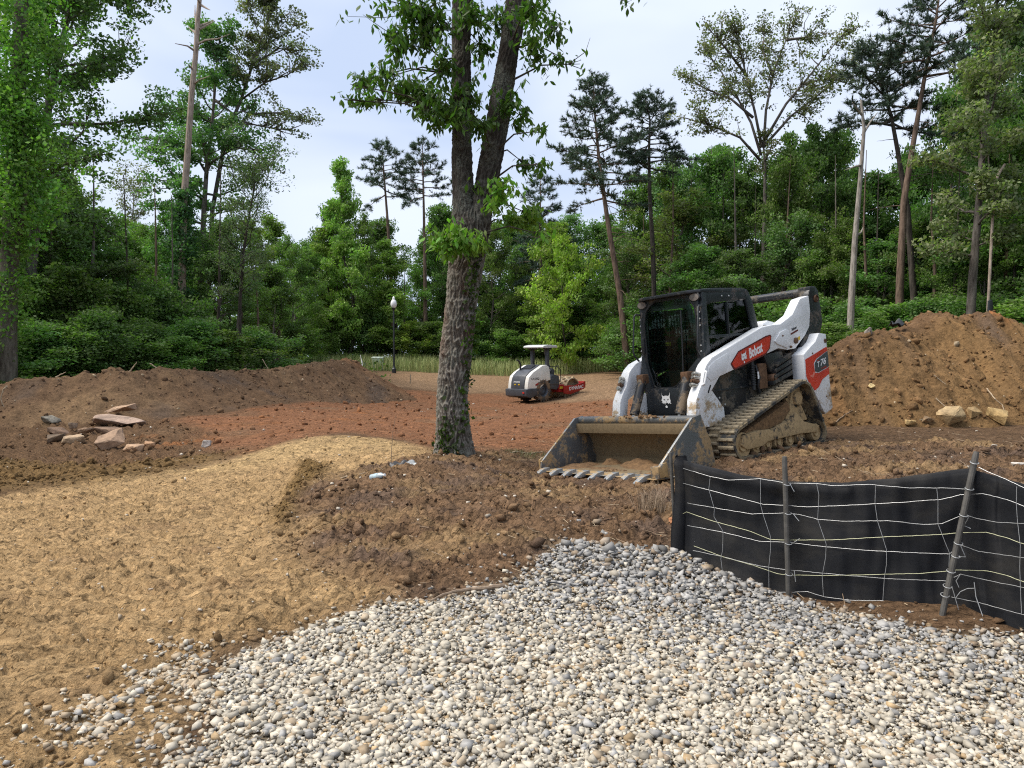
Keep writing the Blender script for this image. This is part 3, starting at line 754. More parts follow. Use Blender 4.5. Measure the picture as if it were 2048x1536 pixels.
for i in range(8):
    o = link('bucket_tooth', tm, BK); o.location = (.85 - i * .232, 2.165, .018); o.rotation_euler = (-.04, 0, rnd.uniform(-.03, .03))
for (x, y, w, d, h) in ((.02,1.43,.30,.18,.09),(.52,1.40,.14,.12,.07),(-.3,1.55,.5,.2,.05),(.3,1.8,.7,.16,.018),(.75,1.75,.22,.35,.05),(-.72,1.85,.25,.25,.045)):
    V, Fq = [], []; K = 14
    for j in range(K + 1):
        for i in range(K + 1):
            a, b = i / K * 2 - 1, j / K * 2 - 1; q = max(0, 1 - (a*a + b*b))
            V.append((x + a * w, y + b * d, .015 + h * q * (1 + .3 * float(noise(np.array([a*3+x*9]), np.array([b*3]), 5)[0])) + .012 * float(noise(np.array([a*8+x*9]), np.array([b*8]), 6)[0])))
    for j in range(K):
        for i in range(K): Fq.append((j*(K+1)+i, j*(K+1)+i+1, (j+1)*(K+1)+i+1, (j+1)*(K+1)+i))
    mb = MB(); mb.add(V, Fq); mb.build('dirt_heap', M_DIRT, BK, 0, True, 80)
# crumbs of soil on the top tube
for k in range(46):
    x = rnd.choice((rnd.uniform(-.7,.9), rnd.gauss(-.15,.2))); r = rnd.uniform(.008,.026)
    M = Matrix.Translation((x, 1.49 + rnd.uniform(-.02,.07), .626 - rnd.uniform(0,.02))) @ Euler((rnd.random()*6, rnd.random()*6, 0)).to_matrix().to_4x4() @ Matrix.Diagonal((r*1.4, r, r*.7, 1))
    if k == 0: crumbs = MB()
    crumbs.add([(1,0,0),(-1,0,0),(0,1,0),(0,-1,0),(0,0,1),(0,0,-1)], [(0,2,4),(2,1,4),(1,3,4),(3,0,4),(2,0,5),(1,2,5),(3,1,5),(0,3,5)], M)
tag(crumbs.build('soil_crumbs', M_DIRT, BK), kind='stuff')

# ---- cab
CB = sub('cab', LD)
RF = .705
prism('roof', [(-.27,2.035),(-.22,2.075),(-.1,2.09),(.50,2.085),(.66,2.075),(.66,2.04),(.5,2.03)], -.51, .51, M_CAB, CB, .012)
prism('visor', [(-.52,.55),(-.50,.70),(-.38,.80),(.38,.80),(.50,.70),(.52,.55)], 2.035, 2.072, M_CAB, CB, .008, 'z')
for s in (-1, 1):
    a, b = sorted((s * .45, s * .505))
    prism('front_pillar', [(.60,2.04),(.68,2.04),(.72,1.25),(.80,.95),(.66,.95),(.60,1.2)], a, b, M_CAB, CB, .012)
    prism('rear_pillar', [(-.16,2.04),(-.27,2.04),(-.34,1.90),(-.50,1.30),(-.36,1.28),(-.22,1.86)], a, b, M_CAB, CB, .012)
    prism('side_header', [(.62,2.04),(-.20,2.04),(-.23,1.92),(-.17,1.95),(.50,1.905),(.60,1.88)], a, b, M_CAB, CB, .01)
    prism('side_sill', [(.66,1.06),(.66,1.20),(-.42,1.33),(-.46,1.24)], a, b, M_CAB, CB, .01)
    prism('mid_rail', [(.62,1.515),(.62,1.475),(-.40,1.495),(-.41,1.525)], a, b, M_CAB, CB, .006)
    prism('window_mullion', [(.205,1.92),(.185,1.92),(.185,1.50),(.205,1.50)], a, b, M_TRIM, CB, .004)
    xg = s * .478
    prism('side_window', [(.62,1.90),(-.19,1.93),(-.40,1.33),(.66,1.20)], xg - .002, xg + .002, M_GLASS, CB, 0)
    wg = MB()
    for k in range(17):
        y = .60 - k * .058
        z0 = 1.22 + (.62 - y) * .12; z1 = 1.92 if y > -.2 else 1.92 - (-.2 - y) * 3
        if z1 > z0: wg.tube([(s*.455, y, z0), (s*.455, y, z1)], .0035, 4, False)
    for k in range(12):
        z = 1.26 + k * .056
        y1 = -.20 - (1.92 - z) * .33
        wg.tube([(s*.455, .62, z), (s*.455, y1, z)], .0035, 4, False)
    wg.build('window_grille', M_INK, CB)
    # work light under the visor
    l = MB(); l.lathe([(.03,-.02),(.05,-.015),(.062,.02),(.058,.025)], 14, Matrix.Translation((s*.42,.70,1.985)) @ Matrix.Rotation(-math.pi/2, 4, 'X') @ Matrix.Diagonal((1.35,.85,1,1)))
    lo = l.build('work_light', M_TRIM, CB, 0, True)
    MB().lathe([(.005,.025),(.052,.025),(.052,.03),(.005,.032)], 14, Matrix.Translation((s*.42,.70,1.985)) @ Matrix.Rotation(-math.pi/2, 4, 'X') @ Matrix.Diagonal((1.35,.85,1,1))).build('lens', M_LENS, lo, 0, True)
    # grab handle
    tubeo('grab_handle', [(s*.49,.68,1.87),(s*.505,.76,1.875),(s*.515,.785,1.85),(s*.515,.85,1.40),(s*.505,.85,1.35),(s*.49,.78,1.27)], .0125, M_TRIM, CB, 8)
    for (yy, zz) in ((.64,1.80),(.645,1.72),(.65,1.64),(.67,1.40),(.68,1.33)):
        for dx in (.0,):
            MB().lathe([(.004,0),(.011,.002),(.009,.008)], 10, Matrix.Translation((s*.475, .715 + (1.8-zz)*.05, zz)) @ Matrix.Rotation(-math.pi/2, 4, 'X')).build('bolt', M_BOLT, CB, 0, True)
    for yy in (.30,.16): MB().lathe([(.004,0),(.011,.002),(.009,.008)], 10, Matrix.Translation((s*.505, yy, 1.99)) @ Matrix.Rotation(s*math.pi/2, 4, 'Y')).build('bolt', M_BOLT, CB, 0, True)
# front door: frame with rounded opening, glass and wire grille
def ring(outer, inner, y0, y1, name, mat, parent):
    n = len(outer); v = []; f = []
    for y in (y0, y1):
        v += [(x, y, z) for x, z in outer] + [(x, y, z) for x, z in inner]
    for k in range(n):
        j = (k + 1) % n
        f += [(k, j, n + j, n + k), (2*n + k, 2*n + n + k, 2*n + n + j, 2*n + j), (k, 2*n + k, 2*n + j, j), (n + k, n + j, 3*n + j, 3*n + k)]
    mb = MB(); mb.add(v, f); return mb.build(name, mat, parent, .004)
gl_in = [(.30,1.97),(.22,2.01),(-.22,2.01),(-.34,1.97),(-.41,1.88),(-.425,1.75),(-.415,1.25),(-.05,.93),(.0,.905),(.28,.905),(.33,.93),(.415,1.22),(.42,1.75),(.38,1.90)]
gl_out = [(.38,2.035),(.25,2.04),(-.25,2.04),(-.42,2.035),(-.455,1.96),(-.47,1.75),(-.47,1.20),(-.20,.85),(-.05,.80),(.34,.80),(.40,.85),(.47,1.20),(.47,1.75),(.455,1.96)]
ring(gl_out, gl_in, .665, .715, 'door_frame', M_CAB, CB)
ring([(x*1.0, z) for x, z in gl_in], [(x*.965, 1.45 + (z-1.45)*.975) for x, z in gl_in], .700, .722, 'window_seal', M_TRIM, CB)
mb = MB(); mb.add([(x, .695, z) for x, z in gl_in], [tuple(range(len(gl_in)))]); mb.build('windscreen', M_GLASS, CB)
boxo('door_post', (-.47,.60,.60),(-.20,.66,1.25), M_CAB, CB, .01); boxo('door_post', (.36,.60,.60),(.47,.66,1.25), M_CAB, CB, .01)
prism('front_panel', [(.34,.56),(.36,.60),(.42,1.22),(.30,.86),(-.04,.86),(-.40,1.22),(-.30,.60),(-.22,.55)], .685, .79, M_CAB, CB, .012, 'y') if False else None
prism('front_panel', [(.40,.60),(.40,.905),(-.30,.905),(-.30,.57),(.38,.57)], .70, .775, M_CAB, CB, .012, 'y')
prism('front_panel_brace', [(-.30,.57),(-.05,.905),(-.42,1.25),(-.47,1.2),(-.47,.57)], .69, .75, M_CAB, CB, .01, 'y')
prism('front_panel_brace', [(.40,.57),(.33,.905),(.42,1.25),(.47,1.2),(.47,.57)], .69, .75, M_CAB, CB, .01, 'y')
cat_head('cat_emblem', CB, Matrix.Translation((.095,.7785,.765)) @ Matrix(((-1,0,0,0),(0,0,1,0),(0,1,0,0),(0,0,0,1))), .20)
wg = MB()
for k in range(13):
    x = .36 - k * .056; z0 = 1.0 + max(0, abs(x - .1) - .15) * .9
    wg.tube([(x, .52, z0), (x, .52, 1.86)], .0035, 4, False)
for k in range(16):
    z = 1.0 + k * .057; wg.tube([(.37, .52, z), (-.32, .52, z)], .0035, 4, False)
wg.build('screen_grille', M_INK, CB)
tubeo('wiper', [(-.21,.735,1.85),(-.19,.735,1.35),(-.17,.735,1.02)], .008, M_TRIM, CB, 6)
boxo('door_latch', (.42,.70,1.36),(.47,.745,1.56), M_TRIM, CB, .012)
# inside the cab
boxo('cab_floor', (-.45,-.42,.80),(.45,.68,.86), M_TRIM, CB, 0)
boxo('cab_rear_wall', (-.45,-.42,.86),(.45,-.36,1.40), M_TRIM, CB, .01)
st = sub('seat', CB)
prism('seat_cushion', [(.22,1.12),(.24,1.20),(-.18,1.22),(-.18,1.10)], -.24, .24, M_SEAT, st, .03)
prism('seat_back', [(-.12,1.2),(-.20,1.72),(-.28,1.72),(-.22,1.18)], -.22, .22, M_SEAT, st, .03)
boxo('seat_base', (-.2,-.16,.86),(.2,.18,1.11), M_TRIM, st, .01)
for s in (-1, 1):
    boxo('console', (s*.36-.08,-.25,.86),(s*.36+.08,.25,1.22), M_TRIM, CB, .02)
    tubeo('joystick', [(s*.34,.22,1.2),(s*.33,.26,1.36),(s*.33,.25,1.42)], [.018,.02,.028], M_SEAT, CB, 8)
tubeo('control_column', [(.09,.44,.86),(.09,.45,1.05),(.10,.40,1.22),(.10,.38,1.34)], [.045,.035,.022,.03], M_SEAT, CB, 8)
boxo('display', (.02,.42,1.40),(.16,.45,1.55), M_SEAT, CB, .01)
boxo('yellow_tag', (.18,.50,1.44),(.27,.503,1.485), M_YEL, CB, 0)
boxo('red_tag', (-.455,.28,1.80),(-.452,.40,1.86), M_PRINTR, CB, 0)
boxo('pale_label', (-.40,.50,1.30),(-.36,.503,1.50), M_PRINT, CB, 0)
boxo('black_fan_box', (-.10,.60,.87),(.17,.66,1.12), M_SEAT, CB, .01)
tubeo('exhaust_pipe', [(-.56,-.42,1.28),(-.56,-.42,1.50),(-.56,-.50,1.58)], .04, M_CYL, CB, 12)
# ------------------------------------------------------------------ soil roller
M_RWHITE = simple('cream_paint', (.74, .73, .68), .35, var=.08, scale=3, coat=.3)
M_RGREY = simple('grey_paint', (.060, .066, .078), .4, var=.2, scale=4)
M_RRED = simple('roller_red', (.33, .014, .014), .38, var=.2, scale=4)
M_TYRE = muddy('tyre_rubber', (.045, .044, .042), (.17, .11, .065), .45, .85, 4)
M_DRUM = muddy('drum_steel', (.24, .21, .17), (.34, .26, .16), .6, .6, 4, metal=.1)
rp = at(1049, 789, 34.9)
RX, RY = rp.x + .42, rp.y + .35
RL = empty('soil_roller', 'white and grey ride-on roller with a red drum frame on the far clay field', 'roller')
RL.location = (RX, RY, gz(RX, RY) + .02); RL.rotation_euler = (0, 0, math.radians(-45)); RL.scale = (.95, .95, .95)
# local axes: X right, Y forward
hood_side = [(-1.10,.62),(-1.06,.95),(-.98,1.22),(-.72,1.42),(-.05,1.74),(.22,1.76),(.42,1.66),(.50,1.20),(.52,1.02),(.30,1.0),(.02,.80),(-.30,.62)]
for s in (-1, 1):
    a, b = sorted((s * .42, s * .66))
    hs = prism('hood_side', hood_side, a, b, M_RWHITE, RL, .06)
    if s > 0:
        TMr = lambda y, z: Matrix.Translation((.664, y, z)) @ Matrix(((0,0,1,0),(1,0,0,0),(0,1,0,0),(0,0,0,1)))
        flat_text('model_lettering', 'CA1300D', M_INK, hs, TMr(-.86, 1.06), .11, .9, .01)
        prism('red_stripe', [(-.58,.84),(-.45,.90),(-.05,.90),(-.05,.85),(-.40,.85),(-.45,.80),(-.58,.78)], .662, .666, M_RRED, hs, 0)
prism('hood_centre', [(-1.14,.62),(-1.10,.98),(-1.0,1.25),(-.74,1.46),(-.05,1.765),(.44,1.765),(.5,1.0),(.0,.62)], -.43, .43, M_RGREY, RL, .05)
sl = math.atan2(.305, .69)
GM = Matrix.Translation((0, -.36, 1.655)) @ Matrix.Rotation(sl, 4, 'X')
MB().box((-.30,-.20,-.02),(.30,.20,.012), GM).build('hood_grille', M_TRIM, RL, .01)
gb = MB()
for k in range(8): gb.box((-.28, -.18 + k * .05, .012), (.28, -.165 + k * .05, .024), GM)
gb.build('grille_bars', M_RGREY, RL)
flat_text('maker_lettering', 'DYNAPAC', M_PRINT, RL, Matrix.Translation((-.24,-1.125,.93)) @ Matrix(((1,0,0,0),(0,.25,-1,0),(0,.97,0,0),(0,0,0,1))), .06, 1.1, .01)
for x in (-.14, .12): MB().box((x-.05,-1.135,.80),(x+.05,-1.12,.86)).build('tail_lamp', M_YEL, RL, .01)
tubeo('exhaust_pipe', [(-.28,-.62,1.46),(-.28,-.62,1.78),(-.31,-.70,1.95),(-.36,-.80,2.0)], [.05,.045,.042,.04], M_TRIM, RL, 10)
prism('rear_bumper', [(-1.22,.30),(-1.24,.62),(-.95,.66),(-.45,.66),(-.45,.40),(-.62,.28),(-.95,.20)], -.70, .70, M_RGREY, RL, .05)
MB().box((.46,-1.255,.42),(.58,-1.235,.50)).build('rear_reflector', M_PRINTR, RL, .008)
boxo('rear_chassis', (-.45,-.9,.22),(.45,.55,.66), M_TRIM, RL, .03)
for s in (-1, 1):
    w = sub('wheel', RL); w.location = (s * .52, 0, .55)
    t = MB(); Mt = Matrix.Rotation(s * math.pi / 2, 4, 'Y')
    t.lathe([(.30,-.15),(.40,-.17),(.50,-.14),(.525,-.05),(.525,.05),(.50,.14),(.40,.17),(.30,.15)], 32, Mt, False)
    for k in range(18):
        for q in (-1, 1):
            t.box((.50, -.035, -.01), (.55, .035, .16), Mt @ Matrix.Rotation(2*math.pi*(k + (.5 if q > 0 else 0))/18, 4, 'Z') @ Matrix.Diagonal((1,1,q,1)) @ Matrix.Rotation(.5, 4, 'X'))
    t.build('tyre', M_TYRE, w, 0, True, 40)
    MB().lathe([(.03,.04),(.10,.05),(.12,.09),(.20,.06),(.25,.02),(.27,.12),(.30,.15),(.31,-.15),(.05,-.15)], 28, Mt).build('rim', M_RGREY, w, 0, True, 40)
# operator station
boxo('platform', (-.62,.42,.80),(.62,1.15,.90), M_RGREY, RL, .02)
prism('step_panel', [(.45,.62),(.52,1.02),(.80,1.30),(1.18,1.22),(1.22,.70),(1.0,.55)], .36, .60, M_RGREY, RL, .03)
prism('step_panel', [(.45,.62),(.52,1.02),(.80,1.30),(1.18,1.22),(1.22,.70),(1.0,.55)], -.60, -.36, M_RGREY, RL, .03)
prism('operator_seat', [(.50,1.15),(.52,1.55),(.60,1.57),(.66,1.25),(.95,1.24),(.95,1.14)], -.25, .25, M_SEAT, RL, .03)
prism('console', [(.98,.9),(1.0,1.45),(1.12,1.60),(1.30,1.48),(1.20,.9)], -.22, .22, M_RGREY, RL, .03)
sw = MB(); ring_pts = [(.19*math.cos(k*math.pi/8), .93 + .10*math.sin(k*math.pi/8), 1.66 + .12*math.sin(k*math.pi/8)) for k in range(17)]
sw.tube(ring_pts, .016, 6, False); sw.tube([(0,.93,1.66),(0,1.10,1.50)], .025, 6); sw.build('steering_wheel', M_TRIM, RL, 0, True)
for s in (-1, 1):
    tubeo('hand_rail', [(s*.58,.50,1.68),(s*.58,1.10,1.66),(s*.58,1.30,1.50),(s*.58,1.28,.92)], .02, M_TRIM, RL, 8)
    tubeo('hand_rail', [(s*.20,1.34,1.55),(s*.24,1.40,1.72),(s*.36,1.40,1.72),(s*.40,1.34,1.30)], .018, M_TRIM, RL, 8)
    boxo('canopy_post', (s*.48-.08,.36,1.60),(s*.48+.08,.52,2.52), M_RGREY, RL, .015)
    boxo('post_foot', (s*.48-.09,.30,1.55),(s*.48+.09,.58,1.70), M_RGREY, RL, .02)
    boxo('post_bracket', (s*.48-.16,.30,2.49),(s*.48+.16,.60,2.60), M_TRIM, RL, .015)
cn = prism('canopy', [(-.05,2.60),(.0,2.67),(.30,2.72),(.95,2.70),(1.0,2.63),(.98,2.58),(.0,2.56)], -.66, .66, simple('canopy_grey', (.55,.56,.56), .5, var=.1), RL, .03)
# front frame and padded drum
prism('drum_yoke', [(1.15,.42),(1.15,.78),(1.55,.80),(1.55,.42)], -.62, .62, M_RRED, RL, .03)
for s in (-1, 1):
    a, b = sorted((s * .76, s * .83))
    fp = prism('drum_frame_side', [(1.30,.36),(1.28,.74),(1.75,.74),(2.10,.72),(2.45,.82),(2.86,.90),(2.92,.66),(2.80,.54),(1.75,.30)], a, b, M_RRED, RL, .02)
    if s > 0:
        flat_text('maker_lettering', 'DYNAPAC', M_PRINT, fp, Matrix.Translation((.834,1.66,.50)) @ Matrix(((0,0,1,0),(.99,0,0,0),(.09,1,0,0),(0,0,0,1))), .17, 1.0, .02)
        prism('amber_reflector', [(1.20,.58),(1.42,.58),(1.42,.70),(1.20,.70)], .62, .64, M_YEL, RL, 0)
boxo('drum_frame_front', (-.78,2.84,.60),(.78,2.98,.92), M_RRED, RL, .02)
dr = sub('drum', RL); dr.location = (0, 2.12, .58); dr.scale = (1, 1.12, 1.12)
DMt = Matrix.Rotation(math.pi / 2, 4, 'Y')
db = MB(); db.lathe([(.43,-.69),(.47,-.69),(.47,.69),(.43,.69),(.43,.45),(.05,.42),(.05,-.42),(.43,-.45)], 40, DMt, False)
db.build('drum_shell', M_DRUM, dr, 0, True, 35)
pad = MB(); pad.prism([(-.075,-.06),(.075,-.06),(.075,.06),(-.075,.06)], 0, .01, 'z')
pd = MB(); pd.add([(-.07,-.06,0),(.07,-.06,0),(.07,.06,0),(-.07,.06,0),(-.045,-.038,.075),(.045,-.038,.075),(.045,.038,.075),(-.045,.038,.075)], [(0,3,2,1),(4,5,6,7),(0,1,5,4),(1,2,6,5),(2,3,7,6),(3,0,4,7)])
po = pd.build('drum_pad', M_DRUM, dr, .006); pmh = po.data; bpy.data.objects.remove(po)
for row in range(6):
    for k in range(12):
        w = 2 * math.pi * (k + .5 * (row % 2)) / 12
        o = link('drum_pad', pmh, dr); o.location = (-.55 + row * .22, .465 * math.sin(w), .465 * math.cos(w)); o.rotation_euler = (-w, 0, 0)

# ------------------------------------------------------------------ silt fence
M_CLOTH, N, L, p, o_ = new_mat('black_fabric')
wv = N.new('ShaderNodeTexWave'); wv.bands_direction = 'Z'; wv.inputs['Scale'].default_value = 120; wv.inputs['Distortion'].default_value = 1.2; wv.inputs['Detail'].default_value = 2
tcc = N.new('ShaderNodeTexCoord'); L.new(tcc.outputs['Object'], wv.inputs['Vector'])
ns = nz(N, L, 3.0, 5, .6, stretch=(1, 1, 2.0)); nb = nz(N, L, 40, 4, .7, stretch=(.25, .25, 3))
rr = ramp(N, [(.28, (.0065, .007, .009)), (.5, (.011, .012, .015)), (.72, (.030, .028, .026))]); L.new(ns.outputs['Fac'], rr.inputs[0])
r3 = ramp(N, [(.60, 0.0), (.80, 1.0)]); L.new(nb.outputs['Fac'], r3.inputs[0])
mm_ = N.new('ShaderNodeMath'); mm_.operation = 'MULTIPLY'; mm_.inputs[1].default_value = .35; L.new(r3.outputs[0], mm_.inputs[0])
L.new(mixc(N, L, mm_.outputs[0], rr.outputs[0], (.045, .034, .022)), p.inputs['Base Color'])
p.inputs['Roughness'].default_value = .55; p.inputs['Specular IOR Level'].default_value = .16; p.inputs['Sheen Weight'].default_value = .0
ad_ = N.new('ShaderNodeMath'); ad_.operation = 'MULTIPLY_ADD'; ad_.inputs[1].default_value = .5
L.new(ns.outputs['Fac'], ad_.inputs[0]); L.new(wv.outputs['Fac'], ad_.inputs[2]); bump(N, L, p, ad_.outputs[0], .35, .004)
M_WIRE = simple('galvanised_wire', (.46, .47, .47), .4, .4, var=.2, scale=40)
M_WIREY = simple('yellowish_wire', (.46, .47, .30), .45, .2, var=.2, scale=40)
M_POST = simple('weathered_post', (.085, .080, .072), .7, .1, var=.35, scale=12, bmp=.3)

FS = [(1338,915,1112,5.72),(1352,916,1112,5.70),(1375,922,1130,5.52),(1386,926,1140,5.45),(1430,936,1155,5.32),(1480,949,1168,5.2),(1575,962,1194,5.0),(1680,965,1208,4.8),(1800,955,1220,4.6),(1935,936,1228,4.42),(2048,968,1258,4.12),(2160,1025,1300,3.85),(2300,1090,1350,3.55)]
fu = np.array([f[0] for f in FS], float)
def fY(u): return float(np.interp(u, fu, [f[3] for f in FS]))
FENCE = empty('silt_fence', 'black fabric silt fence with wire mesh and leaning posts beside the gravel', 'fence')
uu = np.unique(np.r_[np.arange(1352, 2300, 7.0), 1386, 1575, 1938])
R_ = 26; V = []
for u in uu:
    vt = np.interp(u, fu, [f[1] for f in FS]); vb = np.interp(u, fu, [f[2] for f in FS]); Y = fY(u)
    pt = np.array(at(u, vt, Y)); pb = np.array(at(u, vb, Y)) - np.array((0, 0, .10))
    for k in range(R_ + 1):
        t = k / R_; q = pt * (1 - t) + pb * t
        # slack cloth: shallow belly between the wires, folds running down from the posts
        a = np.array([u / 60.0]); b = np.array([t * 3.0])
        dpt = .026 * float(noise(a, b, 201)[0]) + .010 * float(noise(a * 3, b * .8, 203)[0]) + .035 * math.sin(t * math.pi) * float(noise(a * .4, b * .3, 207)[0])
        fold = .03 * math.exp(-((u - 1960 - t * 25) / 10) ** 2) - .02 * math.exp(-((u - 1985 - t * 10) / 9) ** 2) - .015 * math.exp(-((u - 2005 - t * 160) / 14) ** 2)
        hem = -.03 * math.exp(-((t - .05) / .05) ** 2) * (1 if u < 1700 else .4)
        q = q + np.array((0, dpt + fold + hem, 0)); V.append(q)
m = R_ + 1; idx = np.arange(len(uu) * m).reshape(len(uu), m)
Fq = np.stack([idx[:-1, :-1], idx[1:, :-1], idx[1:, 1:], idx[:-1, 1:]], -1).reshape(-1, 4)
fab = link('fabric', mesh_np('fabric', np.array(V), Fq, M_CLOTH, smooth=True), FENCE)
sd_ = fab.modifiers.new('thick', 'SOLIDIFY'); sd_.thickness = .003
# cloth gathered and folded round the end post
ev = []; En, Em = 30, 18
for j in range(En + 1):
    t = j / En; c = at(1363 - 1 + 4 * math.sin(t * 5), 912 + (1118 - 912) * t, 5.60)
    for i in range(Em):
        w = 2 * math.pi * i / Em; r = .060 + .014 * float(noise(np.array([math.cos(w) * 1.4 + 5]), np.array([t * 2.2 + math.sin(w)]), 211)[0]) - (.02 if j < 2 else 0)
        ev.append((c.x + r * math.cos(w), c.y + r * .7 * math.sin(w), c.z + (.02 * float(noise(np.array([w]), np.array([1.0]), 213)[0]) if j == 0 else 0)))
ei = np.arange((En + 1) * Em).reshape(En + 1, Em)
Eq = np.stack([ei[:-1], np.roll(ei, -1, 1)[:-1], np.roll(ei, -1, 1)[1:], ei[1:]], -1).reshape(-1, 4)
link('gathered_fabric', mesh_np('gathered_fabric', np.array(ev), Eq, M_CLOTH, smooth=True), FENCE)
def zf(x, y): return (1300 + .36523 * x, 880 + .36523 * y)
def fp(x, y, off=.028):
    u, v = zf(x, y); return at(u, v, fY(u) - off)
def dense(pts, step=22, jit=.002):
    out = []
    for (x0, y0), (x1, y1) in zip(pts[:-1], pts[1:]):
        n = max(1, int(math.hypot(x1 - x0, y1 - y0) / step))
        for k in range(n): out.append((x0 + (x1 - x0) * k / n, y0 + (y1 - y0) * k / n))
    out.append(pts[-1]); return out
def wire(name, pts, mat, r=.0015, off=.030):
    P = [fp(x, y, off) + Vector((0, 0, rnd.uniform(-.0011, .0011))) for x, y in dense(pts)]
    tubeo(name, P, r, mat, FENCE, 6)
H = [[(180,155),(330,200),(430,220),(600,212),(740,235),(900,238),(1000,250),(1200,243),(1400,262),(1600,263),(1765,270)],
 [(1800,150),(1850,175),(1950,215),(2048,262),(2250,350)],
 [(175,235),(250,255),(420,300),(620,352),(730,357),(860,367),(1100,357),(1400,340),(1600,325),(1700,300),(1820,293),(1950,325),(2048,362),(2250,440)],
 [(205,345),(400,380),(560,405),(740,400),(820,408),(920,435),(1050,445),(1300,442),(1500,463),(1600,458),(1720,408),(1790,430),(1900,450),(2048,458),(2250,490)],
 [(180,405),(200,393),(330,440),(550,500),(660,545),(760,548),(1000,547),(1300,530),(1550,520),(1700,508),(1840,505),(1950,535),(2048,570),(2250,640)],
 [(205,468),(400,505),(600,555),(750,560),(960,585),(1200,605),(1500,620),(1640,625),(1700,575),(1800,610),(2048,645),(2250,710)],
 [(240,580),(400,640),(560,685),(700,733),(770,740),(1000,742),(1300,735),(1500,730),(1680,712),(1850,717),(1950,740),(2048,778),(2250,850)],
 [(235,605),(400,640),(600,690),(740,710),(850,720),(1060,740),(1300,760),(1620,772),(1700,735),(1900,780),(2048,808),(2250,860)],
 [(550,812),(640,830),(760,835),(860,830),(960,860),(1100,878),(1280,880)], [(1650,860),(1800,890),(2048,958),(2250,1030)],
 [(108,195),(160,208)], [(120,370),(195,382)], [(140,540),(245,557)]]
for i, h in enumerate(H): wire('line_wire', h, M_WIREY if i in (4, 6) else M_WIRE, .0017 if i in (4, 6) else .0015, .032 if h[0][0] > 150 else -.02)
for h in ([(330,200),(322,270),(352,375),(350,420),(400,500),(398,600),(388,650),(400,745)], [(605,212),(605,350),(618,405),(660,530),(660,600),(650,700),(652,835)], [(912,240),(925,300),(918,435),(965,570),(962,640),(943,745),(950,855)],
          [(1235,243),(1232,350),(1245,440),(1295,600),(1295,680),(1283,760),(1275,880)], [(1570,262),(1577,330),(1577,460),(1640,620),(1635,740),(1620,800)], [(2008,255),(2006,350),(2012,440),(2028,580),(2025,700),(2030,850),(2035,950)]):
    wire('stay_wire', h, M_WIRE, .0013, .036)
def post(u0, v0, u1, v1, Y, r=.0165):
    a, b = at(u0, v0, Y), at(u1, v1, Y); d = (b - a).normalized(); b = b + d * .25
    mb = MB(); n = 7
    mb.tube([a, a + d * .03] + [a + (b - a) * k / n for k in range(1, n + 1)], [r * .8, r] + [r] * n, 10)
    mb.build('post', M_POST, FENCE, 0, True)
    return a, b
post(1569, 913, 1577, 1192, 4.955); post(1953, 903, 1888, 1214, 4.36, .017); post(1341, 905, 1352, 1100, 5.70, .013)
for (u, v, Y) in ((1574,968,4.95),(1576,1026,4.95),(1577,1086,4.95),(1578,1148,4.95),(1949,925,4.355),(1928,1030,4.355),(1917,1086,4.355),(1912,1112,4.355),(1902,1142,4.355),(1895,1172,4.355),(1890,1190,4.355),(1939,977,4.355)):
    c = at(u, v, Y); rr_ = .022
    P = [(c.x + rr_ * math.cos(w), c.y + rr_ * math.sin(w), c.z + .006 * math.sin(w * 1.0)) for w in np.linspace(0, 2 * math.pi, 13)]
    tubeo('tie_wire', P, .0022, M_WIRE, FENCE, 5)
for h in ([(765,238),(790,283)], [(785,405),(817,445)], [(790,718),(797,775)], [(790,560),(820,540)], [(1745,420),(1720,470),(1755,485)], [(1700,575),(1728,640),(1690,640)], [(1700,735),(1676,770),(1692,808)], [(1650,790),(1690,930)], [(1775,780),(1785,860),(1822,965)], [(1676,862),(1700,830),(1740,812),(1775,812)]):
    wire('loose_wire_end', h, M_WIRE, .0021, .05)
# ------------------------------------------------------------------ spoil piles
def soil_mat(name):
    mat, N, L, p, o = new_mat(name)
    a = N.new('ShaderNodeAttribute'); a.attribute_name = 'tint'
    t1 = nz(N, L, 18, 6, .7); t2 = nz(N, L, 3.2, 5, .6)
    r1 = ramp(N, [(.3, .62), (.5, 1.0), (.72, 1.38)]); L.new(t1.outputs['Fac'], r1.inputs[0])
    r2 = ramp(N, [(.3, .80), (.7, 1.2)]); L.new(t2.outputs['Fac'], r2.inputs[0])
    L.new(mixc(N, L, 1.0, mixc(N, L, 1.0, a.outputs['Color'], r1.outputs[0], 'MULTIPLY'), r2.outputs[0], 'MULTIPLY'), p.inputs['Base Color'])
    p.inputs['Roughness'].default_value = .95; p.inputs['Specular IOR Level'].default_value = .1
    bump(N, L, p, t1.outputs['Fac'], .9, .05); return mat
M_SOILP = soil_mat('loose_soil')

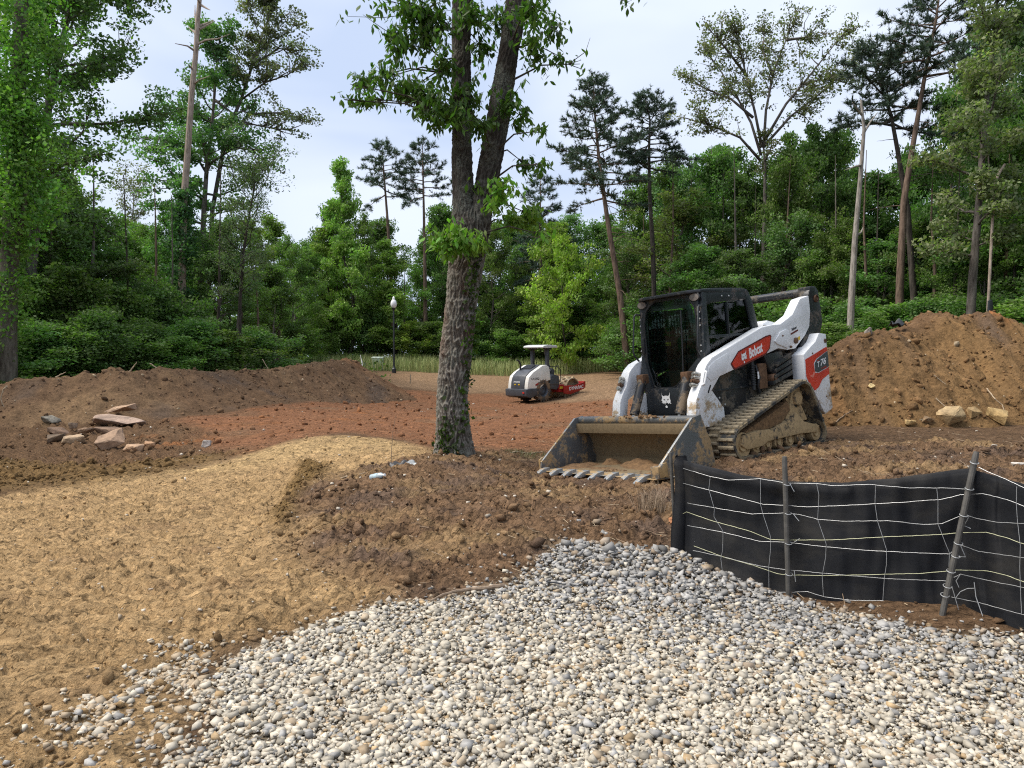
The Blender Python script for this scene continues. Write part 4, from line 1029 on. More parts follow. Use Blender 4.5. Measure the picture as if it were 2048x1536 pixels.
def berm(name, path, ns, nw, colour, label, cat, seed, rough=1.0, skew=0.0):
    """ridge path of (x, y, ridge height above ground, front width, back width)"""
    path = np.array(path, float)
    seg = np.hypot(*np.diff(path[:, :2], axis=0).T); cum = np.r_[0, np.cumsum(seg)]
    s = np.linspace(0, cum[-1], ns)
    P = np.stack([np.interp(s, cum, path[:, k]) for k in range(5)], -1)
    ker = np.ones(9) / 9
    for k in range(5):
        e = np.pad(P[:, k], 4, mode='edge'); P[:, k] = np.convolve(e, ker, 'valid')
    T = np.gradient(P[:, :2], axis=0); T /= np.linalg.norm(T, axis=1, keepdims=True)
    Nn = np.c_[T[:, 1], -T[:, 0]]                     # to the viewer's side when the path runs left to right
    w = np.linspace(-1.15, 1.25, nw)
    W = np.where(w[None] > 0, w[None] * P[:, 3:4], w[None] * P[:, 4:5])
    X = P[:, 0:1] + Nn[:, 0:1] * W; Y = P[:, 1:2] + Nn[:, 1:2] * W
    aw = np.abs(w)[None]
    wob = .12 * fbm(X * .8, Y * .8, 3, seed) 
    t = np.clip(aw + wob, 0, 1.3)
    prof = np.clip(1 - t, -.06, 1)
    prof = np.where(prof > .78, .78 + .22 * np.sin((prof - .78) / .22 * np.pi / 2) * .8, prof)       # rounded crest
    Hh = P[:, 2:3] * (1 + .10 * fbm(s[:, None] * 1.1 + 0 * W, 0 * W + 3, 3, seed + 1))
    S_ = s[:, None] + skew * W
    gul = fbm(S_ * 2.2, W * .55, 4, seed + 2, .6)                                                     # runnels down the slope
    lump = fbm(X * 2.6, Y * 2.6, 5, seed + 3, .62); lump2 = fbm(X * 8, Y * 8, 3, seed + 4)
    env = sstep(-.05, .25, prof)
    Z = base_z(X.ravel(), Y.ravel()).reshape(X.shape) + Hh * prof + rough * env * (.10 * gul + .11 * lump + .035 * np.tanh(2 * lump2)) - .03
    Z = np.where(prof <= 0, Z - .12 * sstep(0, .06, -prof), Z)
    C = colour(X.ravel(), Y.ravel(), s.repeat(nw), W.ravel(), S_.ravel())
    idx = np.arange(ns * nw).reshape(ns, nw)
    Fq = np.stack([idx[:-1, :-1], idx[1:, :-1], idx[1:, 1:], idx[:-1, 1:]], -1).reshape(-1, 4)
    o = link(name, mesh_np(name, np.c_[X.ravel(), Y.ravel(), Z.ravel()], Fq[:, ::-1], M_SOILP, C, True, 'POINT'))
    tag(o, label, cat)
    return o, (X, Y, Z)

def ridge(u, v, Y, front, back):
    p = at(u, v, Y); return (p.x, p.y, max(.05, p.z - gz(p.x, p.y)), front, back)
def lerp_c(cs, ws):
    c = np.tile(np.array(cs[0]), (len(ws[0]), 1))
    for k, w in zip(cs[1:], ws): c = c * (1 - w[:, None]) + np.array(k) * w[:, None]
    return c
def col_right(X, Y, s, W, S_):
    a = sstep(-.1, .5, fbm(S_ * .55, W * .25, 3, 301)); b = sstep(.05, .45, fbm(S_ * .8 + 9, W * .3, 3, 305)); d = sstep(.35, .6, fbm(X * .9, Y * .9, 3, 309))
    crest = sstep(.55, .05, np.abs(W)) * .8
    c = lerp_c([(.165, .098, .045), (.215, .128, .056), (.115, .080, .056), (.122, .072, .040), (.32, .12, .035)], [a * .8, b * .85, crest, d * .6])
    return c * (1 + .15 * fbm(X * 6, Y * 6, 3, 311))[:, None]
def col_left(X, Y, s, W, S_):
    a = sstep(-.1, .4, fbm(X * .35, Y * .35, 3, 321)); b = sstep(.1, .5, fbm(X * .5 + 4, Y * .5, 3, 325)); r = sstep(30.5, 33.5, Y + .8 * fbm(X, Y, 2, 327))
    c = lerp_c([(.138, .084, .048), (.20, .128, .070), (.096, .071, .055), (.21, .092, .038)], [a * .8, b * .75, r * .85])
    return c * (1 + .16 * fbm(X * 5, Y * 5, 3, 331))[:, None]
right_pile, RPG = berm('dirt_pile', [ridge(1560,760,12.6,.6,.6), ridge(1640,700,13.0,1.2,1.0), ridge(1690,668,13.3,1.7,1.6), ridge(1735,652,13.7,2.1,1.8), ridge(1795,652,14.3,2.6,2), ridge(1840,630,14.6,2.9,2.2), ridge(1905,611,14.9,3.2,2.4), ridge(1975,614,15.1,3.3,2.4), ridge(2025,640,15.1,3.2,2.4), ridge(2080,672,15,3,2.2), ridge(2170,720,14.8,2.5,2), ridge(2290,780,14.4,1.2,1.2)],
     260, 150, col_right, 'tall heap of loose brown soil with stones at its foot behind the loader', 'dirt pile', 400, 1.05, .55)
left_berm, LBG = berm('dirt_berm', [ridge(-520,800,16,2,2), ridge(-250,780,17,2.2,2), ridge(0,766,18.3,2.2,2), ridge(60,752,18.6,2.3,2), ridge(130,746,19,2.3,2), ridge(195,738,19.4,2.3,2.2), ridge(225,722,19.6,2.3,2.2), ridge(262,742,20,2.3,2), ridge(330,728,21,2.3,2), ridge(400,740,22.6,2.3,2), ridge(480,738,24.6,2.3,2), ridge(560,734,26.6,2.3,2.2), ridge(625,722,29,2.6,2.4), ridge(690,714,31.5,3.0,2.4), ridge(718,730,33.2,2.4,2), ridge(742,762,34.6,1.2,1)],
     430, 105, col_left, 'long low bank of dug brown soil along the left woods', 'dirt berm', 500, .95, .25)
left_berm['label'] = 'long low bank of dug brown soil along the edge of the left woods'
import bisect
from mathutils.bvhtree import BVHTree
def bvh_of(o):
    me = o.data; return BVHTree.FromPolygons([v.co for v in me.vertices], [p.vertices for p in me.polygons])
BV = [bvh_of(right_pile), bvh_of(left_berm)]
def hit_pile(u, v):
    d = (at(u, v, 1.0) - Vector((0, 0, CAMZ))).normalized(); best = None
    for b in BV:
        h = b.ray_cast(Vector((0, 0, CAMZ)), d)
        if h[0] is not None and (best is None or h[3] < best[1]): best = (h[0], h[3])
    g = on_ground(u, v)
    if best is not None and (best[0] - Vector((0,0,CAMZ))).length < (g - Vector((0,0,CAMZ))).length + .2: return best[0]
    return g

# ------------------------------------------------------------------ stones
def hull_stone(seed, n=13, flat=(1, .8, .6), rough=.18):
    r = random.Random(seed); bm = bmesh.new()
    for i in range(n):
        v = Vector((r.gauss(0, 1), r.gauss(0, 1), r.gauss(0, 1))).normalized() * (1 - r.random() * rough)
        bm.verts.new((v.x * flat[0], v.y * flat[1], v.z * flat[2]))
    ret = bmesh.ops.convex_hull(bm, input=bm.verts)
    bmesh.ops.delete(bm, geom=[e for e in ret['geom_interior'] if isinstance(e, bmesh.types.BMVert)], context='VERTS')
    bmesh.ops.triangulate(bm, faces=bm.faces); bmesh.ops.recalc_face_normals(bm, faces=bm.faces)
    bm.verts.index_update()
    V = np.array([v.co[:] for v in bm.verts]); Fq = np.array([[v.index for v in f.verts] for f in bm.faces]); bm.free()
    return V, Fq
def rot_mats(n, rg, tilt=None):
    q = rg.normal(size=(n, 4)); q /= np.linalg.norm(q, axis=1, keepdims=True)
    if tilt is not None:
        a = rg.uniform(0, 2*np.pi, n); b = rg.normal(0, tilt, n); c = rg.uniform(0, 2*np.pi, n)
        ca, sa, cb, sb = np.cos(a), np.sin(a), np.cos(b), np.sin(b); cc, sc = np.cos(c), np.sin(c)
        Rz = np.zeros((n,3,3)); Rz[:,0,0]=ca; Rz[:,0,1]=-sa; Rz[:,1,0]=sa; Rz[:,1,1]=ca; Rz[:,2,2]=1
        Rx = np.zeros((n,3,3)); Rx[:,0,0]=1; Rx[:,1,1]=cb; Rx[:,1,2]=-sb; Rx[:,2,1]=sb; Rx[:,2,2]=cb
        Rw = np.zeros((n,3,3)); Rw[:,0,0]=cc; Rw[:,0,1]=-sc; Rw[:,1,0]=sc; Rw[:,1,1]=cc; Rw[:,2,2]=1
        return Rz @ Rx @ Rw
    w,x,y,z = q.T
    return np.stack([np.stack([1-2*(y*y+z*z),2*(x*y-z*w),2*(x*z+y*w)],-1),np.stack([2*(x*y+z*w),1-2*(x*x+z*z),2*(y*z-x*w)],-1),np.stack([2*(x*z-y*w),2*(y*z+x*w),1-2*(x*x+y*y)],-1)],1)
def scatter_mesh(name, bank, pos, size, col, mat, rg, tilt=None, smooth=False):
    n = len(pos); pick = rg.integers(0, len(bank), n); Rm = rot_mats(n, rg, tilt)
    VV, FF, CC, off = [], [], [], 0
    for b, (V, Fq) in enumerate(bank):
        k = np.where(pick == b)[0]
        if not len(k): continue
        P = np.einsum('nij,vj->nvi', Rm[k], V) * size[k][:, None, None] + pos[k][:, None]
        VV.append(P.reshape(-1, 3)); m = len(V)
        FF.append((Fq[None] + (np.arange(len(k)) * m)[:, None, None] + off).reshape(-1, 3)); off += len(k) * m
        CC.append(np.repeat(col[k], len(Fq), 0))
    o = link(name, mesh_np(name, np.concatenate(VV), np.concatenate(FF), mat, np.concatenate(CC), smooth))
    return tag(o, kind='stuff')
def stone_mat(name, bmp=.35, rough=.8):
    m, N, L, p, o = new_mat(name)
    a = N.new('ShaderNodeAttribute'); a.attribute_name = 'tint'
    t = nz(N, L, 45, 5, .65); r = ramp(N, [(.3, .80), (.6, 1.08), (.8, 1.2)]); L.new(t.outputs['Fac'], r.inputs[0])
    L.new(mixc(N, L, 1.0, a.outputs['Color'], r.outputs[0], 'MULTIPLY'), p.inputs['Base Color'])
    p.inputs['Roughness'].default_value = rough; p.inputs['Specular IOR Level'].default_value = .25
    bump(N, L, p, t.outputs['Fac'], bmp, .01); return m
M_STONE = stone_mat('gravel_stone', .12)
g = np.random.default_rng(5)
def block_stone(seed):
    r = random.Random(seed); bm = bmesh.new(); sx, sy, sz = 1, r.uniform(.55, .95), r.uniform(.35, .75)
    for a in (-1, 1):
        for b in (-1, 1):
            for c in (-1, 1):
                if r.random() < .12: continue
                bm.verts.new((a * sx * r.uniform(.45, .95), b * sy * r.uniform(.45, .95), c * sz * r.uniform(.45, .95)))
    ret = bmesh.ops.convex_hull(bm, input=bm.verts); bmesh.ops.triangulate(bm, faces=bm.faces); bmesh.ops.recalc_face_normals(bm, faces=bm.faces); bm.verts.index_update()
    V = np.array([v.co[:] for v in bm.verts]); Fq = np.array([[v.index for v in f.verts] for f in bm.faces]); bm.free(); return V, Fq
bank = [block_stone(700 + i) for i in range(34)] + [hull_stone(100 + i, 6 + i % 3, (1, .62 + .3 * ((i * 7) % 10) / 10, .38 + .3 * ((i * 3) % 10) / 10), .42) for i in range(14)]
# loose gravel: thick in the middle, thinning to single stones over the sand
NT = 215000
r_ = 1.9 * (9.0 / 1.9) ** g.random(NT); th_ = np.radians(g.uniform(-40, 44, NT))
keep = g.random(NT) < np.clip((r_ / 9.0) ** 2 * 9.0 / 1.6 * .95, 0, 1)      # even density on the ground
x = r_ * np.sin(th_); y = r_ * np.cos(th_); x, y = x[keep], y[keep]
S = soil(x, y); nn = fbm(x * 2.2, y * 2.2, 3, 601)
fence_x = np.array([at(f[0], f[2], f[3])[:2] for f in FS])
infront = y < np.interp(x, fence_x[::1, 0][np.argsort(fence_x[:, 0])], fence_x[np.argsort(fence_x[:, 0]), 1]) - .02
bald = sstep(.42, .60, fbm(x * 1.4 + 5, y * 2.0, 3, 603)) * sstep(4.3, 2.6, y) * .85
dens = np.clip(S['grav'] * (.90 - bald), 0, 1) + np.clip(S['sparse'], 0, 1) * sstep(-.12, .12, nn) * .85 + .012 * sstep(-.9, .1, signed(Z_GRAVEL, x, y)) + .002 * (r_[keep] < 8) + .05 * S['sparse'] + .10 * sstep(-.35, .1, signed(Z_GRAVEL, x, y)) * (1 - S['grav'])
k = (g.random(len(x)) < dens) & (infront | (x < .9) | (g.random(len(x)) < .01))
x, y, S_g = x[k], y[k], S['grav'][k]
big = sstep(4.4, 5.4, y) * sstep(-.1, .5, x)
size = np.clip(g.lognormal(math.log(.0130), .36, len(x)), .005, .030) * (1 + .75 * big * g.random(len(x)))
lay = g.random(len(x)) * .016 * S_g
z = surf_z(x, y) + size * .25 + lay + .05 * big * S_g * g.random(len(x))
white = g.random(len(x)); grey = np.clip(.12 + .82 * sstep(3.7, 5.5, y + .45 * x - .2), 0, 1)
warm = np.stack([g.uniform(.32, .60, len(x))] * 3, -1) * np.array((1.0, .90, .73)); cool = np.stack([g.uniform(.19, .42, len(x))] * 3, -1) * np.array((1.0, .97, .92))
C = np.where((g.random(len(x)) < grey)[:, None], cool, warm)
C = np.where((white < .035)[:, None], C * np.array((.85, .68, .48)), C); C = np.where((white > .95)[:, None], C * .6, C)
dusty = (g.random(len(x)) < .10 + .5 * (1 - S_g)); C = np.where(dusty[:, None], C * .5 + np.array((.30, .19, .085)) * .5, C)
scatter_mesh('gravel', bank, np.c_[x, y, z], size * 1.06, C, M_STONE, g, .38)
print('gravel', len(x))
# soil clods over the churned ground, and small pale stones
def clod_bank(n):
    out = []
    bm = bmesh.new(); bmesh.ops.create_icosphere(bm, subdivisions=1, radius=1)
    bmesh.ops.subdivide_edges(bm, edges=bm.edges, cuts=0) if False else None
    V0 = np.array([v.co[:] for v in bm.verts]); F0 = np.array([[v.index for v in f.verts] for f in bm.faces]); bm.free()
    for i in range(n):
        r = np.random.default_rng(900 + i); V = V0 * (1 + r.normal(0, .20, (len(V0), 1))) * np.array((1, .8, .55)); out.append((V, F0))
    return out
NT = 120000
r_ = 2.2 * (34 / 2.2) ** g.random(NT); th_ = np.radians(g.uniform(-40, 40, NT)); x = r_ * np.sin(th_); y = r_ * np.cos(th_)
S = soil(x, y); nn = fbm(x * 1.6, y * 2.2, 3, 611)
dens = (1 - S['grav']) * (.03 + .40 * S['brown'] * sstep(-.3, .4, nn) + .9 * S['clump'] + .10 * S['left'] + .04 * S['field'] + .05 * S['road'] + .25 * sstep(.25, 0, np.abs(signed(Z_ROAD, x, y))) * (y < 9.5))
k = g.random(NT) < dens; x, y, r_ = x[k], y[k], r_[k]; S = {a: b[k] for a, b in S.items()}
size = np.clip(g.lognormal(math.log(.0125), .6, len(x)), .005, .06) * (.75 + .055 * np.minimum(r_, 22)) * (1 - .45 * S['road'])
C = soil_colour(x, y, S) * g.uniform(.6, 1.15, (len(x), 1))
scatter_mesh('soil_clods', clod_bank(12), np.c_[x, y, surf_z(x, y) + size * .2], size, C, M_SOILP, g, None, True)
print('clods', len(x))
NT = 5200
r_ = 2.5 * (32 / 2.5) ** g.random(NT); th_ = np.radians(g.uniform(-38, 38, NT)); x = r_ * np.sin(th_); y = r_ * np.cos(th_)
S = soil(x, y); k = (S['grav'] < .3) & (g.random(NT) < .10 + .5 * S['brown'] + .4 * S['left']); x, y, r_ = x[k], y[k], r_[k]
size = np.clip(g.lognormal(math.log(.010), .5, len(x)), .005, .04) * (.8 + .05 * r_)
C = np.stack([g.uniform(.35, .6, len(x))] * 3, -1) * np.array((1, .88, .72))
scatter_mesh('pebbles', bank, np.c_[x, y, surf_z(x, y) + size * .3], size, C, M_STONE, g, .5)
# clods and pebbles on the piles
def on_mesh(G, n, rg, front=True):
    X, Y, Z = G; i = rg.integers(2, X.shape[0] - 2, n); j = rg.integers(int(X.shape[1] * .40), X.shape[1] - 12, n); return np.c_[X[i, j], Y[i, j], Z[i, j]]
for nm, G, n, cf, s0 in (('pile_clods', RPG, 1700, (.18, .105, .05), .024), ('berm_clods', LBG, 1800, (.16, .10, .06), .030)):
    P = on_mesh(G, n, g); size = np.clip(g.lognormal(math.log(s0), .55, n), .012, .14)
    C = np.array(cf) * g.uniform(.6, 1.5, (n, 1)); pale = g.random(n) < .05; C[pale] = np.array((.42, .33, .22)) * g.uniform(.7, 1.2, (pale.sum(), 1)); size[pale] *= .8
    scatter_mesh(nm, clod_bank(12), P, size, C, M_SOILP, g, None, True)

# individual rocks
def rock_obj(name, label, pos, dims, rotz, tilt, col, seed, sub_n=3, group=None, cat='rock', flatness=.25, mat_b=.5):
    r = random.Random(seed); bm = bmesh.new()
    for i in range(15):
        v = Vector((r.uniform(-1, 1), r.uniform(-1, 1), r.uniform(-1, 1)))
        mxx = max(abs(v.x), abs(v.y), abs(v.z)); v = v / mxx * (1 - flatness * r.random())
        bm.verts.new((v.x * dims[0] / 2, v.y * dims[1] / 2, v.z * dims[2] / 2))
    ret = bmesh.ops.convex_hull(bm, input=bm.verts)
    bmesh.ops.delete(bm, geom=[e for e in ret['geom_interior'] if isinstance(e, bmesh.types.BMVert)], context='VERTS')
    bmesh.ops.dissolve_limit(bm, angle_limit=.28, verts=bm.verts, edges=bm.edges)
    bmesh.ops.bevel(bm, geom=bm.edges[:], offset=min(dims) * .05, segments=1, affect='EDGES', clamp_overlap=True)
    bmesh.ops.triangulate(bm, faces=bm.faces)
    bmesh.ops.subdivide_edges(bm, edges=bm.edges, cuts=2, use_grid_fill=True)
    me = bpy.data.meshes.new(name)
    co = np.array([v.co[:] for v in bm.verts]); sc = 3.2 / max(dims)
    dd = fbm(co[:, 0] * sc * 2 + co[:, 2] * 5, co[:, 1] * sc * 2 + co[:, 2] * 4, 4, seed) * min(dims) * .11
    bm.normal_update()
    for v, d in zip(bm.verts, dd): v.co += v.normal * d
    bm.to_mesh(me); bm.free(); me.update()
    m, N, L, p, o_ = new_mat(name + '_stone')
    a = nz(N, L, 4, 6, .65); b = nz(N, L, 22, 5, .7)
    r1 = ramp(N, [(.32, tuple(c * .55 for c in col)), (.5, col), (.72, tuple(min(1, c * 1.45) for c in col))]); L.new(a.outputs['Fac'], r1.inputs[0])
    r2 = ramp(N, [(.3, .75), (.7, 1.2)]); L.new(b.outputs['Fac'], r2.inputs[0])
    L.new(mixc(N, L, 1.0, r1.outputs[0], r2.outputs[0], 'MULTIPLY'), p.inputs['Base Color']); p.inputs['Roughness'].default_value = .85
    bump(N, L, p, b.outputs['Fac'], mat_b, .02); me.materials.append(m)
    me.polygons.foreach_set('use_smooth', np.ones(len(me.polygons), bool)); me.set_sharp_from_angle(angle=math.radians(32))
    o = link(name, me); o.location = pos; o.rotation_euler = (tilt[0], tilt[1], rotz)
    return tag(o, label, cat, group)
TANROCK = (.36, .235, .15); BRROCK = (.20, .125, .08); GRROCK = (.27, .25, .22); YROCK = (.44, .30, .13)
def rk(u, v, wpx, hpx, depth, label, col, seed, rz=0, tilt=(0, 0), name='rock', lift=.35, group=None):
    pos = hit_pile(u, v); d = max(2, pos.y); w, h = wpx * d / F, hpx * d / F
    return rock_obj(name, label, (pos.x, pos.y, pos.z + h * lift), (w, depth * w, h), rz, tilt, col, seed, group=group)
GR = 'broken slabs of rock lying on the soil at left'
rk(239,852,100,20,.55,'long flat pinkish slab, largest of the broken rocks at left', (.34,.24,.18), 1, .15, (.05,.10), group=GR)
rk(240,839,52,17,.7,'angular tan rock lying on top of the long flat slab', TANROCK, 2, -.2, (.1,-.12), lift=1.25, group=GR)
rk(208,866,66,18,.5,'dull brown slab tucked beneath the left end of the long flat slab', BRROCK, 3, .1, (.0,.05), group=GR)
rk(221,897,58,34,.75,'tilted tan slab with a broad flat face nearest the sand', TANROCK, 4, .5, (.55,-.25), group=GR, lift=.3)
rk(268,903,48,20,.7,'low tan rock right of the tilted slab', (.40,.26,.16), 5, -.3, (.15,.1), group=GR)
rk(300,900,22,14,.8,'small orange-tan rock at the right end of the broken slabs', (.45,.26,.14), 6, .4, (.1,.2), group=GR)
rk(150,885,54,20,.6,'two-tone cream and brown slab left of the tilted slab', (.38,.27,.17), 7, .1, (.12,-.05), group=GR)
rk(118,868,50,17,.7,'dark brown rock with a pale left corner', BRROCK, 8, .2, (.0,.1), group=GR)
rk(146,864,20,15,.9,'small round brown rock propped between two slabs', (.22,.15,.10), 9, .6, (.2,.1), lift=.9, group=GR)
rk(172,871,28,13,.7,'small flat brown rock left of the dull brown slab', (.25,.16,.10), 10, -.3, (.1,-.1), lift=.6, group=GR)
rk(112,884,36,18,.8,'rounded dark rock at the left end of the broken slabs', (.14,.095,.06), 11, .3, (.1,0), group=GR)
rk(103,845,36,16,.7,'greyish rock against the foot of the left bank', (.24,.215,.17), 12, .2, (.1,.1), group=GR)
rk(414,894,20,16,.9,'lone grey stone on the dirt left of the sand track', (.33,.29,.26), 13, .4, (.3,.3))
GF = 'stones at the foot of the dirt pile'
rk(1903,842,52,32,.8,'large yellowish block at the foot of the dirt pile', (.38,.27,.14), 14, .5, (.35,-.3), group=GF, lift=.4)
rk(1990,838,46,26,.7,'pale yellow slab leaning at the right end of the pile foot', YROCK, 15, -.5, (.3,.35), group=GF, lift=.4)
rk(1820,850,27,14,.8,'small yellow stone left of the large yellowish block', YROCK, 16, .2, (.1,.1), group=GF)
rk(1856,846,26,16,.8,'brown stone between the small yellow stone and the large block', (.23,.15,.08), 17, .7, (.2,.1), group=GF)
rk(1950,830,34,20,.7,'yellow-brown stone between the large block and the pale slab', (.33,.22,.10), 18, .1, (.2,-.2), group=GF)
rk(1744,775,13,10,.9,'small bright yellow stone stuck in the face of the pile', (.55,.42,.2), 19, .3, (.4,.1))
rk(1738,668,18,17,.8,'squarish grey stone near the left crest of the pile', (.27,.23,.2), 20, .5, (.5,.2))
rk(1677,673,13,8,.9,'pale stone on the left shoulder of the pile', (.5,.42,.34), 21, .4, (.1,.1))
rk(2036,938,34,11,.6,'flat white stone on the dirt behind the right fence', (.62,.57,.5), 22, .1, (.05,.1))
rk(1166,737,14,6,.5,'pale long stone at the edge of the far grass', (.62,.50,.36), 23, -.5, (.1,.2))
rk(1134,737,11,5,.5,'smaller pale stone at the grass edge, left of the long one', (.55,.42,.30), 24, .5, (.1,-.2))
rk(1355,1098,24,14,.8,'pale block of stone wedged at the end post of the fence', (.55,.53,.48), 25, .3, (.3,.1))
rk(845,1463,20,14,.8,'brown stone lying on the gravel near the bottom centre', (.30,.17,.09), 26, .3, (.2,.1)) if False else None

# ------------------------------------------------------------------ odds and ends on the ground
M_STICK = simple('dry_wood', (.22, .16, .11), .85, var=.35, scale=30, bmp=.4)
M_STICKP = simple('pale_dry_wood', (.36, .28, .19), .85, var=.3, scale=30, bmp=.4)
def stick(label, pts, r, mat=M_STICK, cat='stick', name='stick', lift=.012, group=None, world_pts=None):
    P = world_pts or [hit_pile(u, v) + Vector((0, 0, lift)) for u, v in pts]
    Q = []
    for a, b in zip(P[:-1], P[1:]):
        for k in range(4): Q.append(a.lerp(b, k / 4) + Vector((rnd.uniform(-1, 1), rnd.uniform(-1, 1), rnd.uniform(-.6, .6))) * r * .5)
    Q.append(P[-1])
    n = len(Q); mb = MB(); mb.tube(Q, [r * (1 - .6 * k / (n - 1)) for k in range(n)], 7)
    return tag(mb.build(name, mat, None, 0, True), label, cat, group)
stick('weathered grey branch lying along the edge of the gravel', [(1010,1180),(975,1186),(930,1192),(895,1200),(860,1213)], .016, name='branch', cat='branch', lift=.03)
stick('thin dark rod lying on the gravel below its crest', [(1092,1178),(1125,1182),(1162,1187)], .006, M_TRIM, 'rod', 'rod', .05)
stick('long thin stick on the brown soil left of the clear bottle', [(655,975),(690,966),(722,956),(750,948)], .009, M_STICKP)
stick('pale stick on the ground between the tree and the bucket', [(1000,917),(1030,910),(1060,908),(1085,904)], .016, M_STICKP)
stick('forked pale root lying on the right face of the pile', [(1974,778),(1990,800),(2005,812),(2008,822)], .012, M_STICKP, 'root', 'root')
stick('thin pale stick on the middle of the pile face', [(1868,752),(1880,762),(1892,770)], .010, M_STICKP)
stick('short stick below the middle of the pile face', [(1872,798),(1885,810),(1898,820)], .010, M_STICKP)
stick('curved root poking out beside the loader at the pile foot', [(1668,850),(1680,838),(1695,828),(1705,822)], .010, M_STICK, 'root', 'root')
def spike(label, u, v, Y, pts, r, mat=M_STICKP):
    stick(label, None, r, mat, world_pts=[at(u + a, v + b, Y) for a, b in pts])
spike('stub of wood sticking out of the bank beside its hump', 256, 742, 19.9, [(0,4),(10,-8),(17,-18)], .022)
spike('split stick leaning on the bank crest left of centre', 312, 735, 20.8, [(-12,-8),(0,0),(8,8)], .018)
spike('long pale stick standing out of the bank near its right end', 535, 740, 26.2, [(-10,-22),(0,-4),(8,6)], .016)
spike('low stick lying on the crest at the left end of the bank', 120, 750, 18.9, [(-8,4),(4,-2),(12,-6)], .018)
spike('bent root hanging from the left end of the bank', 4, 800, 16.8, [(10,-28),(2,-20),(-2,-2),(4,14)], .02)
# clear bottle, scraps, tall dead stem
bp = on_ground(755, 969)
BT = empty('plastic_bottle', 'crushed clear plastic bottle on the brown soil left of the tree', 'bottle', loc=(bp.x, bp.y, bp.z + .04), rot=(0, 1.35, -.6))
MB().lathe([(.012,.10),(.014,.085),(.033,.06),(.035,.02),(.031,0),(.035,-.02),(.034,-.09),(.02,-.10)], 14).build('bottle_body', simple('clear_plastic', (.40,.47,.50), .1, spec=.8), BT, 0, True)
MB().lathe([(.015,.097),(.015,.115),(.004,.116)], 12).build('bottle_cap', M_PRINT, BT, 0, True)
MB().lathe([(.0355,-.03),(.0355,.015)], 14, None, False).build('bottle_label', simple('pale_blue_label', (.40,.52,.58), .4), BT, 0, True)
def sheet(name, label, u, v, w, d, h, mat, cat, seed, rz=0):
    p = on_ground(u, v); K = 10; V, Fq = [], []
    for j in range(K + 1):
        for i in range(K + 1):
            a, b = i / K - .5, j / K - .5
            V.append((a * w, b * d, h * (.5 + .9 * float(noise(np.array([a * 2.4 + seed]), np.array([b * 2.4]), seed)[0]) - 1.5 * b * b)))
    for j in range(K):
        for i in range(K): Fq.append((j*(K+1)+i, j*(K+1)+i+1, (j+1)*(K+1)+i+1, (j+1)*(K+1)+i))
    mb = MB(); mb.add(V, Fq); o = mb.build(name, mat, None, 0, True, 60); o.location = p + Vector((0,0,.01)); o.rotation_euler = (0, 0, rz)
    m = o.modifiers.new('thick', 'SOLIDIFY'); m.thickness = .006
    return tag(o, label, cat)
sheet('rubber_scrap', 'crumpled dark scrap of plastic lying left of the tree foot', 800, 941, .24, .14, .09, simple('dark_plastic', (.05,.048,.05), .5), 'scrap', 31, .2)
sheet('pale_scrap', 'small pale grey scrap beside the dark plastic scrap', 822, 941, .11, .09, .05, simple('pale_plastic', (.42,.43,.42), .5), 'scrap', 33, .6)
sheet('dead_leaf', 'curled orange-brown dead leaf standing against the fence end', 1343, 1060, .055, .07, .03, simple('dead_leaf_orange', (.40,.17,.07), .7, var=.3, scale=20), 'leaf', 35).rotation_euler = (1.2, .2, .3)
sheet('dead_leaf', 'flat dead leaf on the soil left of the fence end', 1333, 1077, .09, .06, .02, simple('dead_leaf_tan', (.42,.22,.10), .7, var=.3, scale=20), 'leaf', 37)
sheet('plastic_sheet', 'scrap of black plastic sheet on the crest of the pile', 1795, 655, .30, .15, .12, M_TRIM, 'plastic sheet', 39, .3)
bpy.data.objects['plastic_sheet'].location = at(1795, 652, 14.2)
st_ = on_ground(783, 944)
stick('tall thin dead stem standing left of the tree foot', None, .004, M_STICK, 'weed', 'dead_weed', world_pts=[st_, st_ + Vector((.0,0,.2)), st_ + Vector((.02,0,.42)), st_ + Vector((.05,0,.62))])
def blades(name, cx, cy, rad, n, h, wd, c0, c1, rg, lean=.35, kind='stuff', label=None, cat=None, mat=None):
    a = rg.uniform(0, 2*np.pi, n); r = rad * np.sqrt(rg.random(n)); x = cx + r * np.cos(a); y = cy + r * np.sin(a); z = surf_z(x, y)
    return blade_mesh(name, x, y, z, h, wd, c0, c1, rg, lean, kind, label, cat, mat)
def blade_mesh(name, x, y, z, h, wd, c0, c1, rg, lean, kind, label, cat, mat):
    n = len(x); hh = h * rg.uniform(.5, 1.15, n); az = rg.uniform(0, 2*np.pi, n); ln = rg.normal(0, lean, n) * hh; la = rg.uniform(0, 2*np.pi, n)
    dx, dy = np.cos(az) * wd / 2, np.sin(az) * wd / 2; mxp, myp = x + ln * .35 * np.cos(la), y + ln * .35 * np.sin(la); tx, ty = x + ln * np.cos(la), y + ln * np.sin(la)
    V = np.stack([np.c_[x-dx, y-dy, z-.02], np.c_[x+dx, y+dy, z-.02], np.c_[mxp+dx*.7, myp+dy*.7, z+hh*.6], np.c_[mxp-dx*.7, myp-dy*.7, z+hh*.6], np.c_[tx, ty, z+hh*np.clip(1-ln*ln/(hh*hh)*.3,.4,1)], np.c_[tx+dx*.1, ty+dy*.1, z+hh*np.clip(1-ln*ln/(hh*hh)*.3,.4,1)]], 1).reshape(-1, 3)
    b = np.arange(n)[:, None] * 6; Fq = np.concatenate([b + np.array([0,1,2,3]), b + np.array([3,2,5,4])])
    t = rg.random((n, 1)); C = np.array(c0) * (1 - t) + np.array(c1) * t; C = np.concatenate([C, C])
    o = link(name, mesh_np(name, V, Fq, mat, C))
    return tag(o, label, cat, None, kind)
